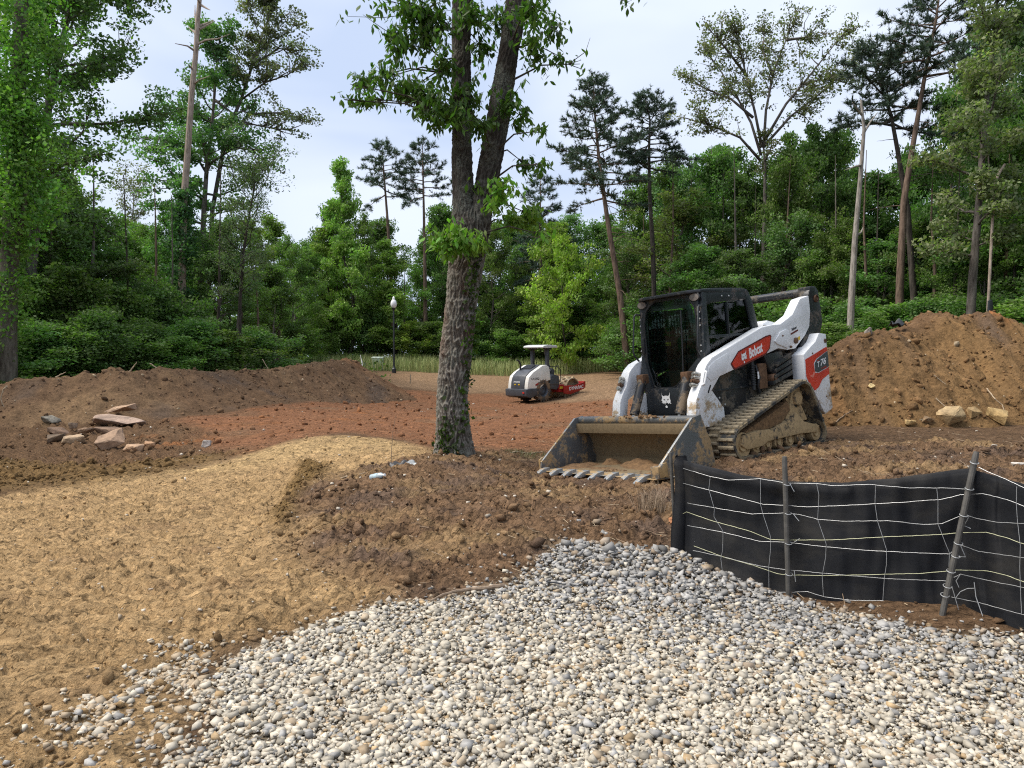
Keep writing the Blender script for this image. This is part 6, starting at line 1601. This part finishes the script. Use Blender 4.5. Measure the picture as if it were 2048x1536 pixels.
own_pine('pine_tree', 'dark stem with spreading crown crossing behind the tall forked pine', [(1832,700),(1828,600),(1815,420),(1795,300),(1782,230),(1755,150),(1740,100)], 33.5, 27, hb=.60, W=4.6, nbr=40, r0=.17, dead=10, bark=M_BARKD, base=(0.060,0.095,0.073))
own_broad('oak_tree', 'large open-crowned oak with pale sparse leaves behind the loader', [(1524,715),(1526,560),(1530,420),(1530,330),(1526,285)], 42, 31, W=2.4, hb=.70, nprim=4, nleaf=15000, leafs=.15, base=(0.181,0.215,0.120), open_=.12, r0=.20, cl_r=.40, sub_n=3,
  limbs=[(q, dz) for q, dz in (([(1522,310),(1502,245),(1472,190),(1440,140),(1408,95)],1.5),([(1524,295),(1510,225),(1492,150),(1478,90),(1468,48)],-1.2),([(1527,295),(1532,220),(1548,140),(1572,80),(1594,32)],.8),([(1530,280),(1572,208),(1612,160),(1652,110),(1694,58)],-1.5),([(1530,290),(1582,232),(1642,186),(1700,130),(1722,85)],1.8),
   ([(1520,320),(1480,275),(1432,255),(1378,238)],-1.0),([(1506,235),(1462,198),(1412,178),(1368,150)],1.8),([(1545,150),(1525,100),(1530,55)],1.5),([(1600,170),(1640,160),(1690,160)],-1.0),([(1492,150),(1450,95),(1420,60)],-1.5),([(1572,80),(1610,75),(1640,50)],.5))])
snag_limb = [(1536,330),(1575,285),(1620,248),(1650,218),(1682,185)]
own_broad('oak_tree', 'tall olive-leaved oak with a forked grey trunk at the right edge', [(1935,700),(1945,560),(1955,440),(1965,300),(1975,180),(1990,60),(2000,-60)], 27, 32, W=5.4, hb=.22, nprim=30, nleaf=16000, leafs=.15, base=(0.173,0.223,0.112), shape='column', open_=.12, r0=.17)
own_broad('broadleaf_tree', 'tall tree at the upper left with branches spreading right over the sky', [(48,760),(60,560),(80,330),(100,190),(125,80),(150,-20),(170,-90)], 26, 33, W=9.0, hb=.25, nprim=40, nleaf=32000, leafs=.15, base=(0.109,0.207,0.078), shape='column', open_=.10, r0=.22, elev=(-.05,.8))
own_broad('broadleaf_tree', 'slim tree with a leafy crown rising right of the dead trunk', [(398,740),(402,560),(408,420),(414,330),(425,240),(432,150),(440,70)], 36, 34, W=5.6, hb=.28, nprim=26, nleaf=20000, limbs=[([(412,345),(385,300),(340,285),(288,272)],1.0),([(414,330),(470,295),(525,300)],-1.0),([(424,240),(370,218),(305,208)],1.2),([(408,400),(360,370),(310,300)],-.8),([(430,200),(470,230),(500,215)],.8)], leafs=.16, base=(0.109,0.207,0.082), shape='column', open_=.15, r0=.16, elev=(.1,.9))
own_broad('broadleaf_tree', 'thin-leaved stem leaning right, its sparse top highest against the left sky', [(410,720),(425,420),(452,270),(482,200),(505,130),(525,70),(545,12)], 36.5, 35, W=3.9, hb=.55, nprim=20, nleaf=10500, leafs=.14, limbs=[([(452,270),(500,228),(560,225),(602,238)],1.0),([(482,200),(530,165),(575,150),(600,132)],-1.0),([(505,130),(558,97),(598,102)],.8),([(470,240),(520,252),(585,262)],-.8),([(440,330),(490,340),(540,330)],.5)], base=(0.157,0.192,0.119), shape='round', open_=.25, r0=.12, cl_r=.32)
own_broad('broadleaf_tree', 'wispy fine-leaved tree with a feathery crown left of the gap', [(478,740),(480,600),(488,500),(500,420),(510,370)], 30, 36, W=4.4, hb=.25, nprim=26, nleaf=8500, leafs=.085, base=(0.140,0.215,0.120), shape='vase', open_=.1, r0=.08, elev=(.3,1.0), cl_r=.38, bark=M_BARKD)
own_broad('broadleaf_tree', 'pale thin-leaved tree far off between the left trees', [(245,720),(255,520),(265,440),(268,385)], 58, 37, W=5.2, hb=.4, nprim=20, nleaf=3800, leafs=.17, base=(0.181,0.207,0.120), shape='vase', open_=.2, r0=.10, bark=M_BARK)
own_broad('broadleaf_tree', 'vine-clad column of leaves hugging the lower dead trunk', [(355,740),(358,600),(362,480),(368,395)], 33, 38, W=1.9, hb=.18, nprim=30, nleaf=7500, leafs=.13, base=(0.066,0.138,0.061), shape='column', r0=.12, cl_r=.40)
# near trunk on the left edge, wrapped in ivy
P = path_px([(14,772),(14,660),(18,560),(24,430),(30,300),(36,180),(42,60),(46,-60)], 21)
o = P[0].copy(); wd = Wood(); wd.add(np.vstack([[P[0] - o - (0,0,.5)], P - o]), .27, .17, 14)
s2 = path_px([(40,470),(52,390),(56,300),(46,240),(20,190),(-30,150)], 20.7, False); wd.add(s2 - o, .07, .05, 8)
rg = np.random.default_rng(77); cl = []
for t in np.linspace(.12, 1, 300):
    c = np.array([np.interp(t, np.linspace(0, 1, len(P)), P[:, k]) for k in range(3)]) - o; a = rg.uniform(0, 6.28); rr_ = .28 + abs(rg.normal(0, .30)) * (1 if t > .3 else .25)
    if t < .34 and rg.random() < .5: continue
    cl.append(c + np.array((math.cos(a) * rr_, math.sin(a) * rr_, rg.normal(0, .15))))
for q in range(150):
    t = rg.random(); c = np.array([np.interp(t, np.linspace(0, 1, len(s2)), s2[:, k]) for k in range(3)]) - o; cl.append(c + rg.normal(0, .28, 3))
for q in range(170):   # lower sprays hanging left and right of the trunk
    t = rg.uniform(.42, 1); c = np.array([np.interp(t, np.linspace(0, 1, len(P)), P[:, k]) for k in range(3)]) - o; cl.append(c + rg.normal(0, 1, 3) * (.9, .7, .35))
cl = np.array(cl); n = 21000; ci = rg.integers(0, len(cl), n); Pq = cl[ci] + rg.normal(0, .17, (n, 3))
V, Fq, C = leaves(Pq, .105, .4, rg, crown_tint(n, (0.120,0.240,0.051), rg, ci, .3, .4), .75)
T = tree_meshes('ivy_tree', wd.mb, (V, Fq, C), bark_mat('lichen_bark', (.06,.05,.04), (.16,.14,.11), 9, (.13,.14,.10)))
place('x', 'stout ivy-wrapped trunk at the left edge of the picture', None, tuple(o), T, name='ivy_covered_tree')
# dead snags
def snag(name, label, pts, Y, r0, r1, limbs, mat, n=10):
    P = path_px(pts, Y); o = P[0].copy(); e_ = empty(name, label, 'dead tree', None, tuple(o))
    rg = np.random.default_rng(int(pts[0][0])); mb = MB(); k = len(P)
    Q = np.vstack([[P[0] - (0, 0, .4)], P]) - o; Q[1:-1] += rg.normal(0, .03, (len(Q) - 2, 3))
    mb.tube([tuple(p) for p in Q], [r0 * 1.15] + [r0 + (r1 - r0) * i / (k - 1) for i in range(k)], n); mb.build('trunk', mat, e_, 0, True)
    for lb in limbs:
        W_ = [Vector(np.array(at(u, v, Y + (.3 * i if lb[0][0] % 2 else -.3 * i))) - o) for i, (u, v) in enumerate(lb)]
        m2 = MB(); m2.tube(W_, [.055 - .042 * i / (len(W_) - 1) for i in range(len(W_))], 6); m2.build('limb', mat, e_, 0, True)
    return e_
snag('dead_tree', 'tall bare dead trunk with broken limbs against the left sky', [(360,740),(365,560),(368,400),(376,300),(384,190),(390,110),(397,30),(402,-30)], 33, .17, .085,
     [[(396,88),(412,80),(435,78),(460,68)], [(390,102),(375,92),(350,87)], [(397,52),(412,47),(428,40)], [(399,58),(415,50),(430,42)], [(393,68),(384,60),(377,54)], [(393,48),(390,30),(390,10)], [(386,140),(380,133),(377,129)], [(388,168),(398,160),(420,152)], [(402,10),(414,17),(420,20)], [(400,5),(396,0),(390,-5)]], M_BARKW)
snag('dead_tree', 'pale grey dead trunk with thin twigs between the oak and the forked pine', [(1698,700),(1703,600),(1712,480),(1722,360),(1725,260),(1722,200)], 30, .15, .04,
     [[(1722,330),(1708,334),(1690,340)], [(1725,270),(1740,245),(1755,225)], [(1715,470),(1722,465),(1726,455)], [(1724,230),(1712,215),(1705,205)]], bark_mat('grey_dead_wood', (.15,.13,.11), (.34,.31,.27), 12))
snag('dead_tree', 'short broken pale limb stub in the right oak foliage', [(1978,400),(1990,370),(2000,345),(2010,328)], 26.4, .05, .04, [], M_BARKW)
bpy.data.objects['dead_tree.002'].location.z += 0
# thin bare trunks standing among the woods
GT = 'thin trunks among the far woods'; rg = np.random.default_rng(91)
for i, (u, v0, v1, Y, r) in enumerate(((930,700,470,60,.13),(1000,700,470,62,.12),(1060,700,500,60,.14),(1110,700,560,57,.09),(690,715,560,56,.10),(640,715,560,58,.10),(590,700,560,52,.12),(620,700,600,56,.08),(1280,700,560,47,.12),(1420,640,420,44,.13),(1440,640,470,42,.09),(560,730,560,46,.12),(1205,715,560,52,.09),(1395,640,460,45,.08),(1735,640,430,34,.09),(1605,640,470,40,.12),(1910,610,470,30,.10),(2010,600,430,28,.11),(130,740,470,27,.12),(225,740,560,30,.09),(485,740,560,33,.10),(470,740,600,31,.07),(806,690,520,58,.08),(92,745,430,24.5,.08),(178,745,450,26,.10),(258,742,480,27,.07),(306,740,500,28.5,.09),(345,740,520,29,.06),(442,740,470,30,.08),(520,738,540,33,.08),(548,735,600,36,.06),(665,720,520,54,.09),(905,700,520,58,.10),(1035,705,560,57,.08),(1150,700,540,53,.09),(1340,640,430,42,.10),(1470,640,420,40,.10),(1500,640,500,38.5,.06),(1570,640,440,38,.09),(1660,640,440,36,.08),(1760,630,470,34,.07),(1870,620,420,31.5,.09),(1990,610,380,29,.10),(2030,600,420,27.5,.07))):
    ln = rg.normal(0, 5); P = path_px([(u, v0), (u + ln * .4 + rg.normal(0, 2), v0 * .6 + v1 * .4), (u + ln + rg.normal(0, 3), v0 * .1 + v1 * .9), (u + ln * 1.8 + rg.normal(0, 4), v1 - (130 if u < 480 or u > 1250 else -25))], Y + 2.5); m2 = MB(); m2.tube([tuple(P[0] - (0, 0, .4))] + [tuple(p) for p in P], [r * 1.05, r, r * .8, r * .5, .015], 7)
    WOODS.append((tag(m2.build('tree_trunk', [M_BARK, M_BARKD, M_BARKP][i % 3], None, 0, True), 'thin trunk', 'tree trunk', GT), u, ['thin grey trunk', 'thin dark trunk', 'thin reddish trunk'][i % 3]))
# far-off wood behind everything, one mass of leaves
rg = np.random.default_rng(55); n = 24000
a = rg.uniform(math.radians(-48), math.radians(48), n); d = rg.uniform(66, 88, n); x = d * np.sin(a); y = d * np.cos(a)
top = 5.5 + 3.8 * fbm(a * 9, a * 0 + 1, 4, 801) + 3 * sstep(.05, .3, a); z = base_z(x, y) + rg.random(n) ** .8 * np.maximum(top, 1.5)
V, Fq, C = leaves(np.c_[x, y, z], .60, .5, rg, crown_tint(n, (0.088,0.176,0.054), rg, None, .5, .3), .65)
tag(link('distant_woods', mesh_np('distant_woods', V, Fq, M_LEAF, C)), kind='stuff')
# woods carrying on past both edges of the picture, one mass of leaves
n = 14000; sgn = np.where(rg.random(n) < .65, 1, -1); x = sgn * rg.uniform(15, 24, n); y = rg.uniform(-8, 21, n); x = np.where(sgn > 0, np.maximum(x, y * .80 + 3), np.minimum(x, -y * .86 - 3)); z = base_z(x, y) + rg.random(n) ** .8 * (9 + 3 * noise(x * .3, y * .3, 811))
V, Fq, C = leaves(np.c_[x, y, z], .62, .5, rg, crown_tint(n, (.085,.17,.06), rg, None, .5, .3), .65)
tag(link('surrounding_woods', mesh_np('surrounding_woods', V, Fq, M_LEAF, C)), kind='stuff')
# ground layer along the foot of the woods
settle_labels()
n = 20000; a = rg.uniform(math.radians(-44), math.radians(44), n); d = np.where(a < math.radians(-9), rg.uniform(22, 40, n), np.where(a > math.radians(9), rg.uniform(26, 50, n), rg.uniform(57, 66, n)))
x = d * np.sin(a); y = d * np.cos(a); z = base_z(x, y) + rg.random(n) ** 2 * 1.1
k = ~((a < math.radians(-9)) & (d < 24 + 12 * (a + math.radians(44)) / math.radians(35)))
V, Fq, C = leaves(np.c_[x, y, z][k], .20, .6, rg, crown_tint(k.sum(), (0.077,0.152,0.045), rg, None, .5, .5), .6)
tag(link('ground_cover', mesh_np('ground_cover', V, Fq, M_LEAF, C)), kind='stuff')
# ------------------------------------------------------------------ the big forked tree in the middle
BT_Y = 10.0
def stem_rings(px, Y, nseg, nang, seed, amp, flare=0.0):
    """px: (u_left, u_right, v) silhouettes from the foot upwards"""
    cs = np.array([np.array(at((a + b) / 2, v, Y)) for a, b, v in px]); rs = np.array([(b - a) / 2 * Y / F for a, b, v in px])
    h = np.r_[0, np.cumsum(np.linalg.norm(np.diff(cs, axis=0), axis=1))]; hh = np.linspace(0, h[-1], nseg)
    C = np.stack([np.interp(hh, h, cs[:, k]) for k in range(3)], -1); R = np.interp(hh, h, rs)
    ker = np.ones(15) / 15
    C = np.stack([np.convolve(np.pad(C[:, k], 7, mode='reflect', reflect_type='odd'), ker, 'valid') for k in range(3)], -1)
    th = np.linspace(0, 2*np.pi, nang, endpoint=False); Hh, Th = np.meshgrid(hh, th, indexing='ij')
    arc = Th * R.mean()
    wrp = .05 * noise(arc * 4, Hh * 3, seed + 5)
    # interlacing ridges running up the stem
    a = np.abs(noise((arc + wrp) * 22, Hh * 6.0 + 3, seed)); b = np.abs(noise((arc + wrp) * 40 + 9, Hh * 13, seed + 1)); 
    rid = np.clip(1 - a * 2.9, 0, 1) ** 1.1 * .8 + np.clip(1 - b * 3, 0, 1) * .25
    disp = amp * (np.minimum(rid, 1) - .4) + .012 * noise(arc * 3, Hh * 1.5, seed + 2)
    fl = flare * np.exp(-Hh / .16) * (1 + .8 * np.cos(Th * 5 + 1))
    rr = R[:, None] + disp + fl
    X = C[:, 0:1] + rr * np.cos(Th); Y_ = C[:, 1:2] + rr * np.sin(Th); Z = C[:, 2:3] + 0 * Th
    idx = np.arange(nseg * nang).reshape(nseg, nang)
    Fq = np.stack([idx[:-1], np.roll(idx, -1, 1)[:-1], np.roll(idx, -1, 1)[1:], idx[1:]], -1).reshape(-1, 4)
    return np.stack([X, Y_, Z], -1).reshape(-1, 3), Fq, np.clip(rid, 0, 1).ravel(), C, R
px_main = [(868,950,935),(870,944,918),(872,942,900),(874,937,850),(875,935,800),(878,938,750),(882,943,700),(888,948,650),(894,953,600),(898,964,540),(900,972,500),(904,978,465),(907,974,445),(913,968,432),(922,960,420),(932,952,408)]
px_l = [(904,955,480),(904,950,430),(905,946,380),(905,943,300),(904,942,250),(904,941,150),(904,940,80),(906,946,0),(906,944,-90),(908,942,-200)]
px_r = [(925,978,470),(938,985,420),(950,995,370),(960,1006,310),(973,1018,240),(985,1028,170),(998,1038,100),(1008,1052,30),(1016,1056,-20),(1030,1066,-110),(1048,1080,-200)]
tb_ = np.array(at(907, 918, BT_Y)); BTree = empty('forked_tree', 'large tree with rough grey forked trunk standing alone in the middle of the site', 'tree', None, tuple(tb_))
mB, N, L, p, o_ = new_mat('furrowed_bark')
a_ = N.new('ShaderNodeAttribute'); a_.attribute_name = 'tint'
t1 = nz(N, L, 30, 5, .7, stretch=(1, 1, .5)); t2 = nz(N, L, 2.6, 4, .6); t3 = nz(N, L, 55, 4, .6)
r1 = ramp(N, [(.3, .72), (.7, 1.3)]); L.new(t1.outputs['Fac'], r1.inputs[0])
r2 = ramp(N, [(.48, 0.0), (.64, .8)]); L.new(t2.outputs['Fac'], r2.inputs[0]); r3 = ramp(N, [(.42, 0.0), (.60, 1.0)]); L.new(t3.outputs['Fac'], r3.inputs[0])
mu = N.new('ShaderNodeMath'); mu.operation = 'MULTIPLY'; L.new(r2.outputs[0], mu.inputs[0]); L.new(r3.outputs[0], mu.inputs[1])
base = mixc(N, L, 1.0, a_.outputs['Color'], r1.outputs[0], 'MULTIPLY')
L.new(mixc(N, L, mu.outputs[0], base, (.20, .21, .17)), p.inputs['Base Color']); p.inputs['Roughness'].default_value = .92; p.inputs['Specular IOR Level'].default_value = .12
bump(N, L, p, t1.outputs['Fac'], .6, .012)
for nm, px, ns, na, sd, am, fl in (('trunk', px_main, 400, 128, 1, .034, .10), ('stem', px_l, 270, 84, 2, .020, 0), ('stem', px_r, 270, 84, 3, .020, 0)):
    V, Fq, rid, Cc, Rr = stem_rings(px, BT_Y, ns, na, sd, am, fl)
    if nm == 'trunk': TC, TR = Cc, Rr
    red = sstep(.1, .5, noise(V[:, 0] * 5, V[:, 2] * 3, 71)) * sstep(1.2, 1.8, V[:, 2]) * sstep(2.9, 2.3, V[:, 2])
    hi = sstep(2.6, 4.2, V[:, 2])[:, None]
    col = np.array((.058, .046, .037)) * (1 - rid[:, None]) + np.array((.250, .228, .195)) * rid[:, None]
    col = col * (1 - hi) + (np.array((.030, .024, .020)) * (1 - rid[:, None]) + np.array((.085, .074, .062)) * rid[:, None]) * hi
    col = col * (1 - .5 * red[:, None]) + np.array((.12, .055, .035)) * .5 * red[:, None]
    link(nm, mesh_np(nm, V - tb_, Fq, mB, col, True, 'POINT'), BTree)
# leaves: long pointed blades with a folded midrib, hanging in sprays
LV = np.array([(0,0,0),(.17,.30,-.05),(.20,.55,-.07),(0,1,-.16),(-.20,.55,-.07),(-.17,.30,-.05),(0,.30,.0),(0,.55,-.02)])
LF = [(0,1,6),(1,2,7,6),(2,3,7),(3,4,7),(4,5,6,7),(5,0,6)]
LF3 = np.array([(0,1,6),(1,2,7),(1,7,6),(2,3,7),(3,4,7),(4,5,6),(4,6,7),(5,0,6)])
rg = np.random.default_rng(303)
SPR = [(835,22,60,34,210,0),(800,85,48,30,120,0),(862,60,45,45,170,0),(770,155,45,20,75,0),(722,160,30,16,45,0),(742,198,48,14,60,0),(820,178,60,24,150,0),(872,225,45,26,120,0),(850,196,50,26,110,0),(884,120,30,36,90,0),(945,30,34,40,110,0),(965,95,26,34,80,0),(925,190,40,26,100,0),
       (955,240,36,20,70,0),(915,235,36,20,70,0),(1010,40,44,40,150,0),(1065,15,40,26,110,0),(1108,58,26,28,60,0),(1066,92,32,32,80,0),(1118,112,22,14,22,0),(1014,200,30,22,70,0),(1048,235,24,24,50,0),(1076,262,14,12,14,0),(1046,325,28,9,34,0),(1082,328,14,8,14,0),(870,258,14,20,18,0),(700,168,14,12,10,0),(690,200,8,8,5,0),(1160,128,8,6,4,0),
       (925,478,46,22,190,1),(884,470,24,10,34,1),(972,382,32,16,110,1),(1002,372,26,12,60,1),(1058,428,36,18,100,1),(1088,470,14,20,24,1),(1028,442,30,14,60,1),(902,492,30,16,70,1),(960,486,16,18,40,1),(868,478,18,8,12,1),(1000,402,20,14,40,1),(1255,4,10,6,8,0)]
Ls, tw = [], MB()
STL = [np.array(at((a+b)/2, v, BT_Y)) for a, b, v in px_l]; STR = [np.array(at((a+b)/2, v, BT_Y)) for a, b, v in px_r]
for (u, v, su, sv, n, tone) in SPR:
    n = int(n * 2.3)
    yo = rg.uniform(-.9, .35); c = np.array(at(u, v, BT_Y + yo))
    cand = STL + STR; k = int(np.argmin([np.linalg.norm(q - c) + .3 * max(0, q[2] - c[2]) for q in cand])); p0 = cand[k]
    mid = (p0 + c) / 2 + np.array((0, -.05, .10)); tw.tube([tuple(p0), tuple(p0 * .6 + mid * .4), tuple(mid), tuple(c)], [.020, .014, .010, .004], 5)
    m = max(3, n // 13)
    for j in range(m):
        e = c + np.array((rg.normal(0, su * .62) * BT_Y / F, rg.normal(0, .22), rg.normal(0, sv * .62) * BT_Y / F)); tw.tube([tuple(mid * .3 + c * .7), tuple((c + e) / 2 + rg.normal(0, .02, 3)), tuple(e)], [.006, .004, .002], 4)
        for q in range(max(1, n // m)):
            pos = c * (1 - (f := rg.uniform(.25, 1.1))) + e * f + rg.normal(0, .045, 3)
            Ls.append((pos, rg.uniform(0, 2*math.pi), rg.uniform(.25, 1.25), rg.normal(0, .5), rg.uniform(.072, .125), tone))
for q in range(900):   # crown that carries on above the picture
    t = rg.uniform(0, 1); b = STL[-1] if rg.random() < .5 else STR[-1]; pos = b + np.array((rg.normal(0, 1.6), rg.normal(0, 1.3), abs(rg.normal(0, 1.1)) + .15)); Ls.append((pos, rg.uniform(0, 6.28), rg.uniform(.2, 1.2), rg.normal(0, .5), rg.uniform(.1, .15), 0))
link('twigs', tw.build('twigs', M_BARKD).data, BTree); bpy.data.objects.remove(bpy.data.objects['twigs'])
bpy.data.objects['twigs.001'].name = 'twigs'
for o in BTree.children:
    if o.name.startswith('twigs'): o.location = -Vector(tb_)
TONE = [np.array((.075,.165,.036)), np.array((.155,.300,.050))]
def leaf_mx(L_):
    pos, az, dr, ro, s, tone = L_
    return Matrix.Translation(Vector(pos) - Vector(tb_)) @ Matrix.Rotation(az, 4, 'Z') @ Matrix.Rotation(-dr, 4, 'X') @ Matrix.Rotation(ro, 4, 'Y') @ Matrix.Diagonal((s, s, s, 1))
order = sorted(range(len(Ls)), key=lambda i: (-(Ls[i][5] * 10 + Ls[i][4] * 10 - Ls[i][0][1] * .5)) + (100 if Ls[i][0][2] > at(0, 0, BT_Y).z else 0))
near_ids = set(order[:300])
shared = []
for tone in (0, 1):
    for s in range(2):
        shared.append(mesh_np('leaf', LV * (np.array((1.0 + .2 * s, 1, 1))), LF3, M_LEAF, np.tile(TONE[tone] * (.9 + .25 * s), (len(LF3), 1)), True))
VV, FF, CC = [], [], []
for i, l in enumerate(Ls):
    M_ = leaf_mx(l)
    if i in near_ids:
        o = link('leaf', shared[l[5] * 2 + i % 2], BTree); o.matrix_local = M_
    else:
        A = np.array(M_); VV.append(LV @ A[:3, :3].T + A[:3, 3]); FF.append(LF3 + len(VV) * 8 - 8); CC.append(np.tile(TONE[l[5]] * rg.uniform(.7, 1.3) * (rg.uniform(.9, 1.3), 1, 1), (len(LF3), 1)))
cr_ = link('foliage', mesh_np('foliage', np.concatenate(VV), np.concatenate(FF), M_LEAF, np.concatenate(CC), True), BTree); tag(cr_, kind='stuff')
# ivy climbing the trunk
Pv, Cv = [], []
for (u0, v0, su, sv, n, tone) in ((955,505,6,24,36,0),(948,560,7,30,50,1),(952,650,8,26,60,1),(942,690,10,22,46,1),(936,735,6,26,30,0),(932,790,6,20,24,1),(934,832,5,8,14,1),(895,880,16,28,130,0),(905,915,22,10,70,0),(935,600,6,40,30,0),(885,905,10,14,40,0)):
    for q in range(n):
        u, v = rg.normal(u0, su), rg.normal(v0, sv); k = int(np.argmin(np.abs(TC[:, 2] - at(u, v, BT_Y).z))); x = at(u, v, BT_Y).x - TC[k, 0]; R = TR[k] + .015
        x = max(-R - .03, min(R + .06, x)); yy = -math.sqrt(max(0, R * R - x * x)) - .02
        Pv.append((TC[k, 0] + x, TC[k, 1] + yy, at(u, v, BT_Y).z)); Cv.append((.075,.14,.022) if tone else (.045,.070,.020))
Pv = np.array(Pv); V, Fq, C = leaves(Pv, .062, .0, rg, np.array(Cv) * rg.uniform(.7, 1.3, (len(Pv), 1)), .8, 1.0)
tag(link('ivy', mesh_np('ivy', V - tb_, Fq, M_LEAF, C), BTree), kind='stuff')
blades('grass_tuft', at(1060, 905, 11.0).x, at(1060, 905, 11.0).y, .42, 500, .07, .006, (.10,.12,.04), (.20,.17,.08), rg, .6, 'stuff', None, None, M_BLADE)
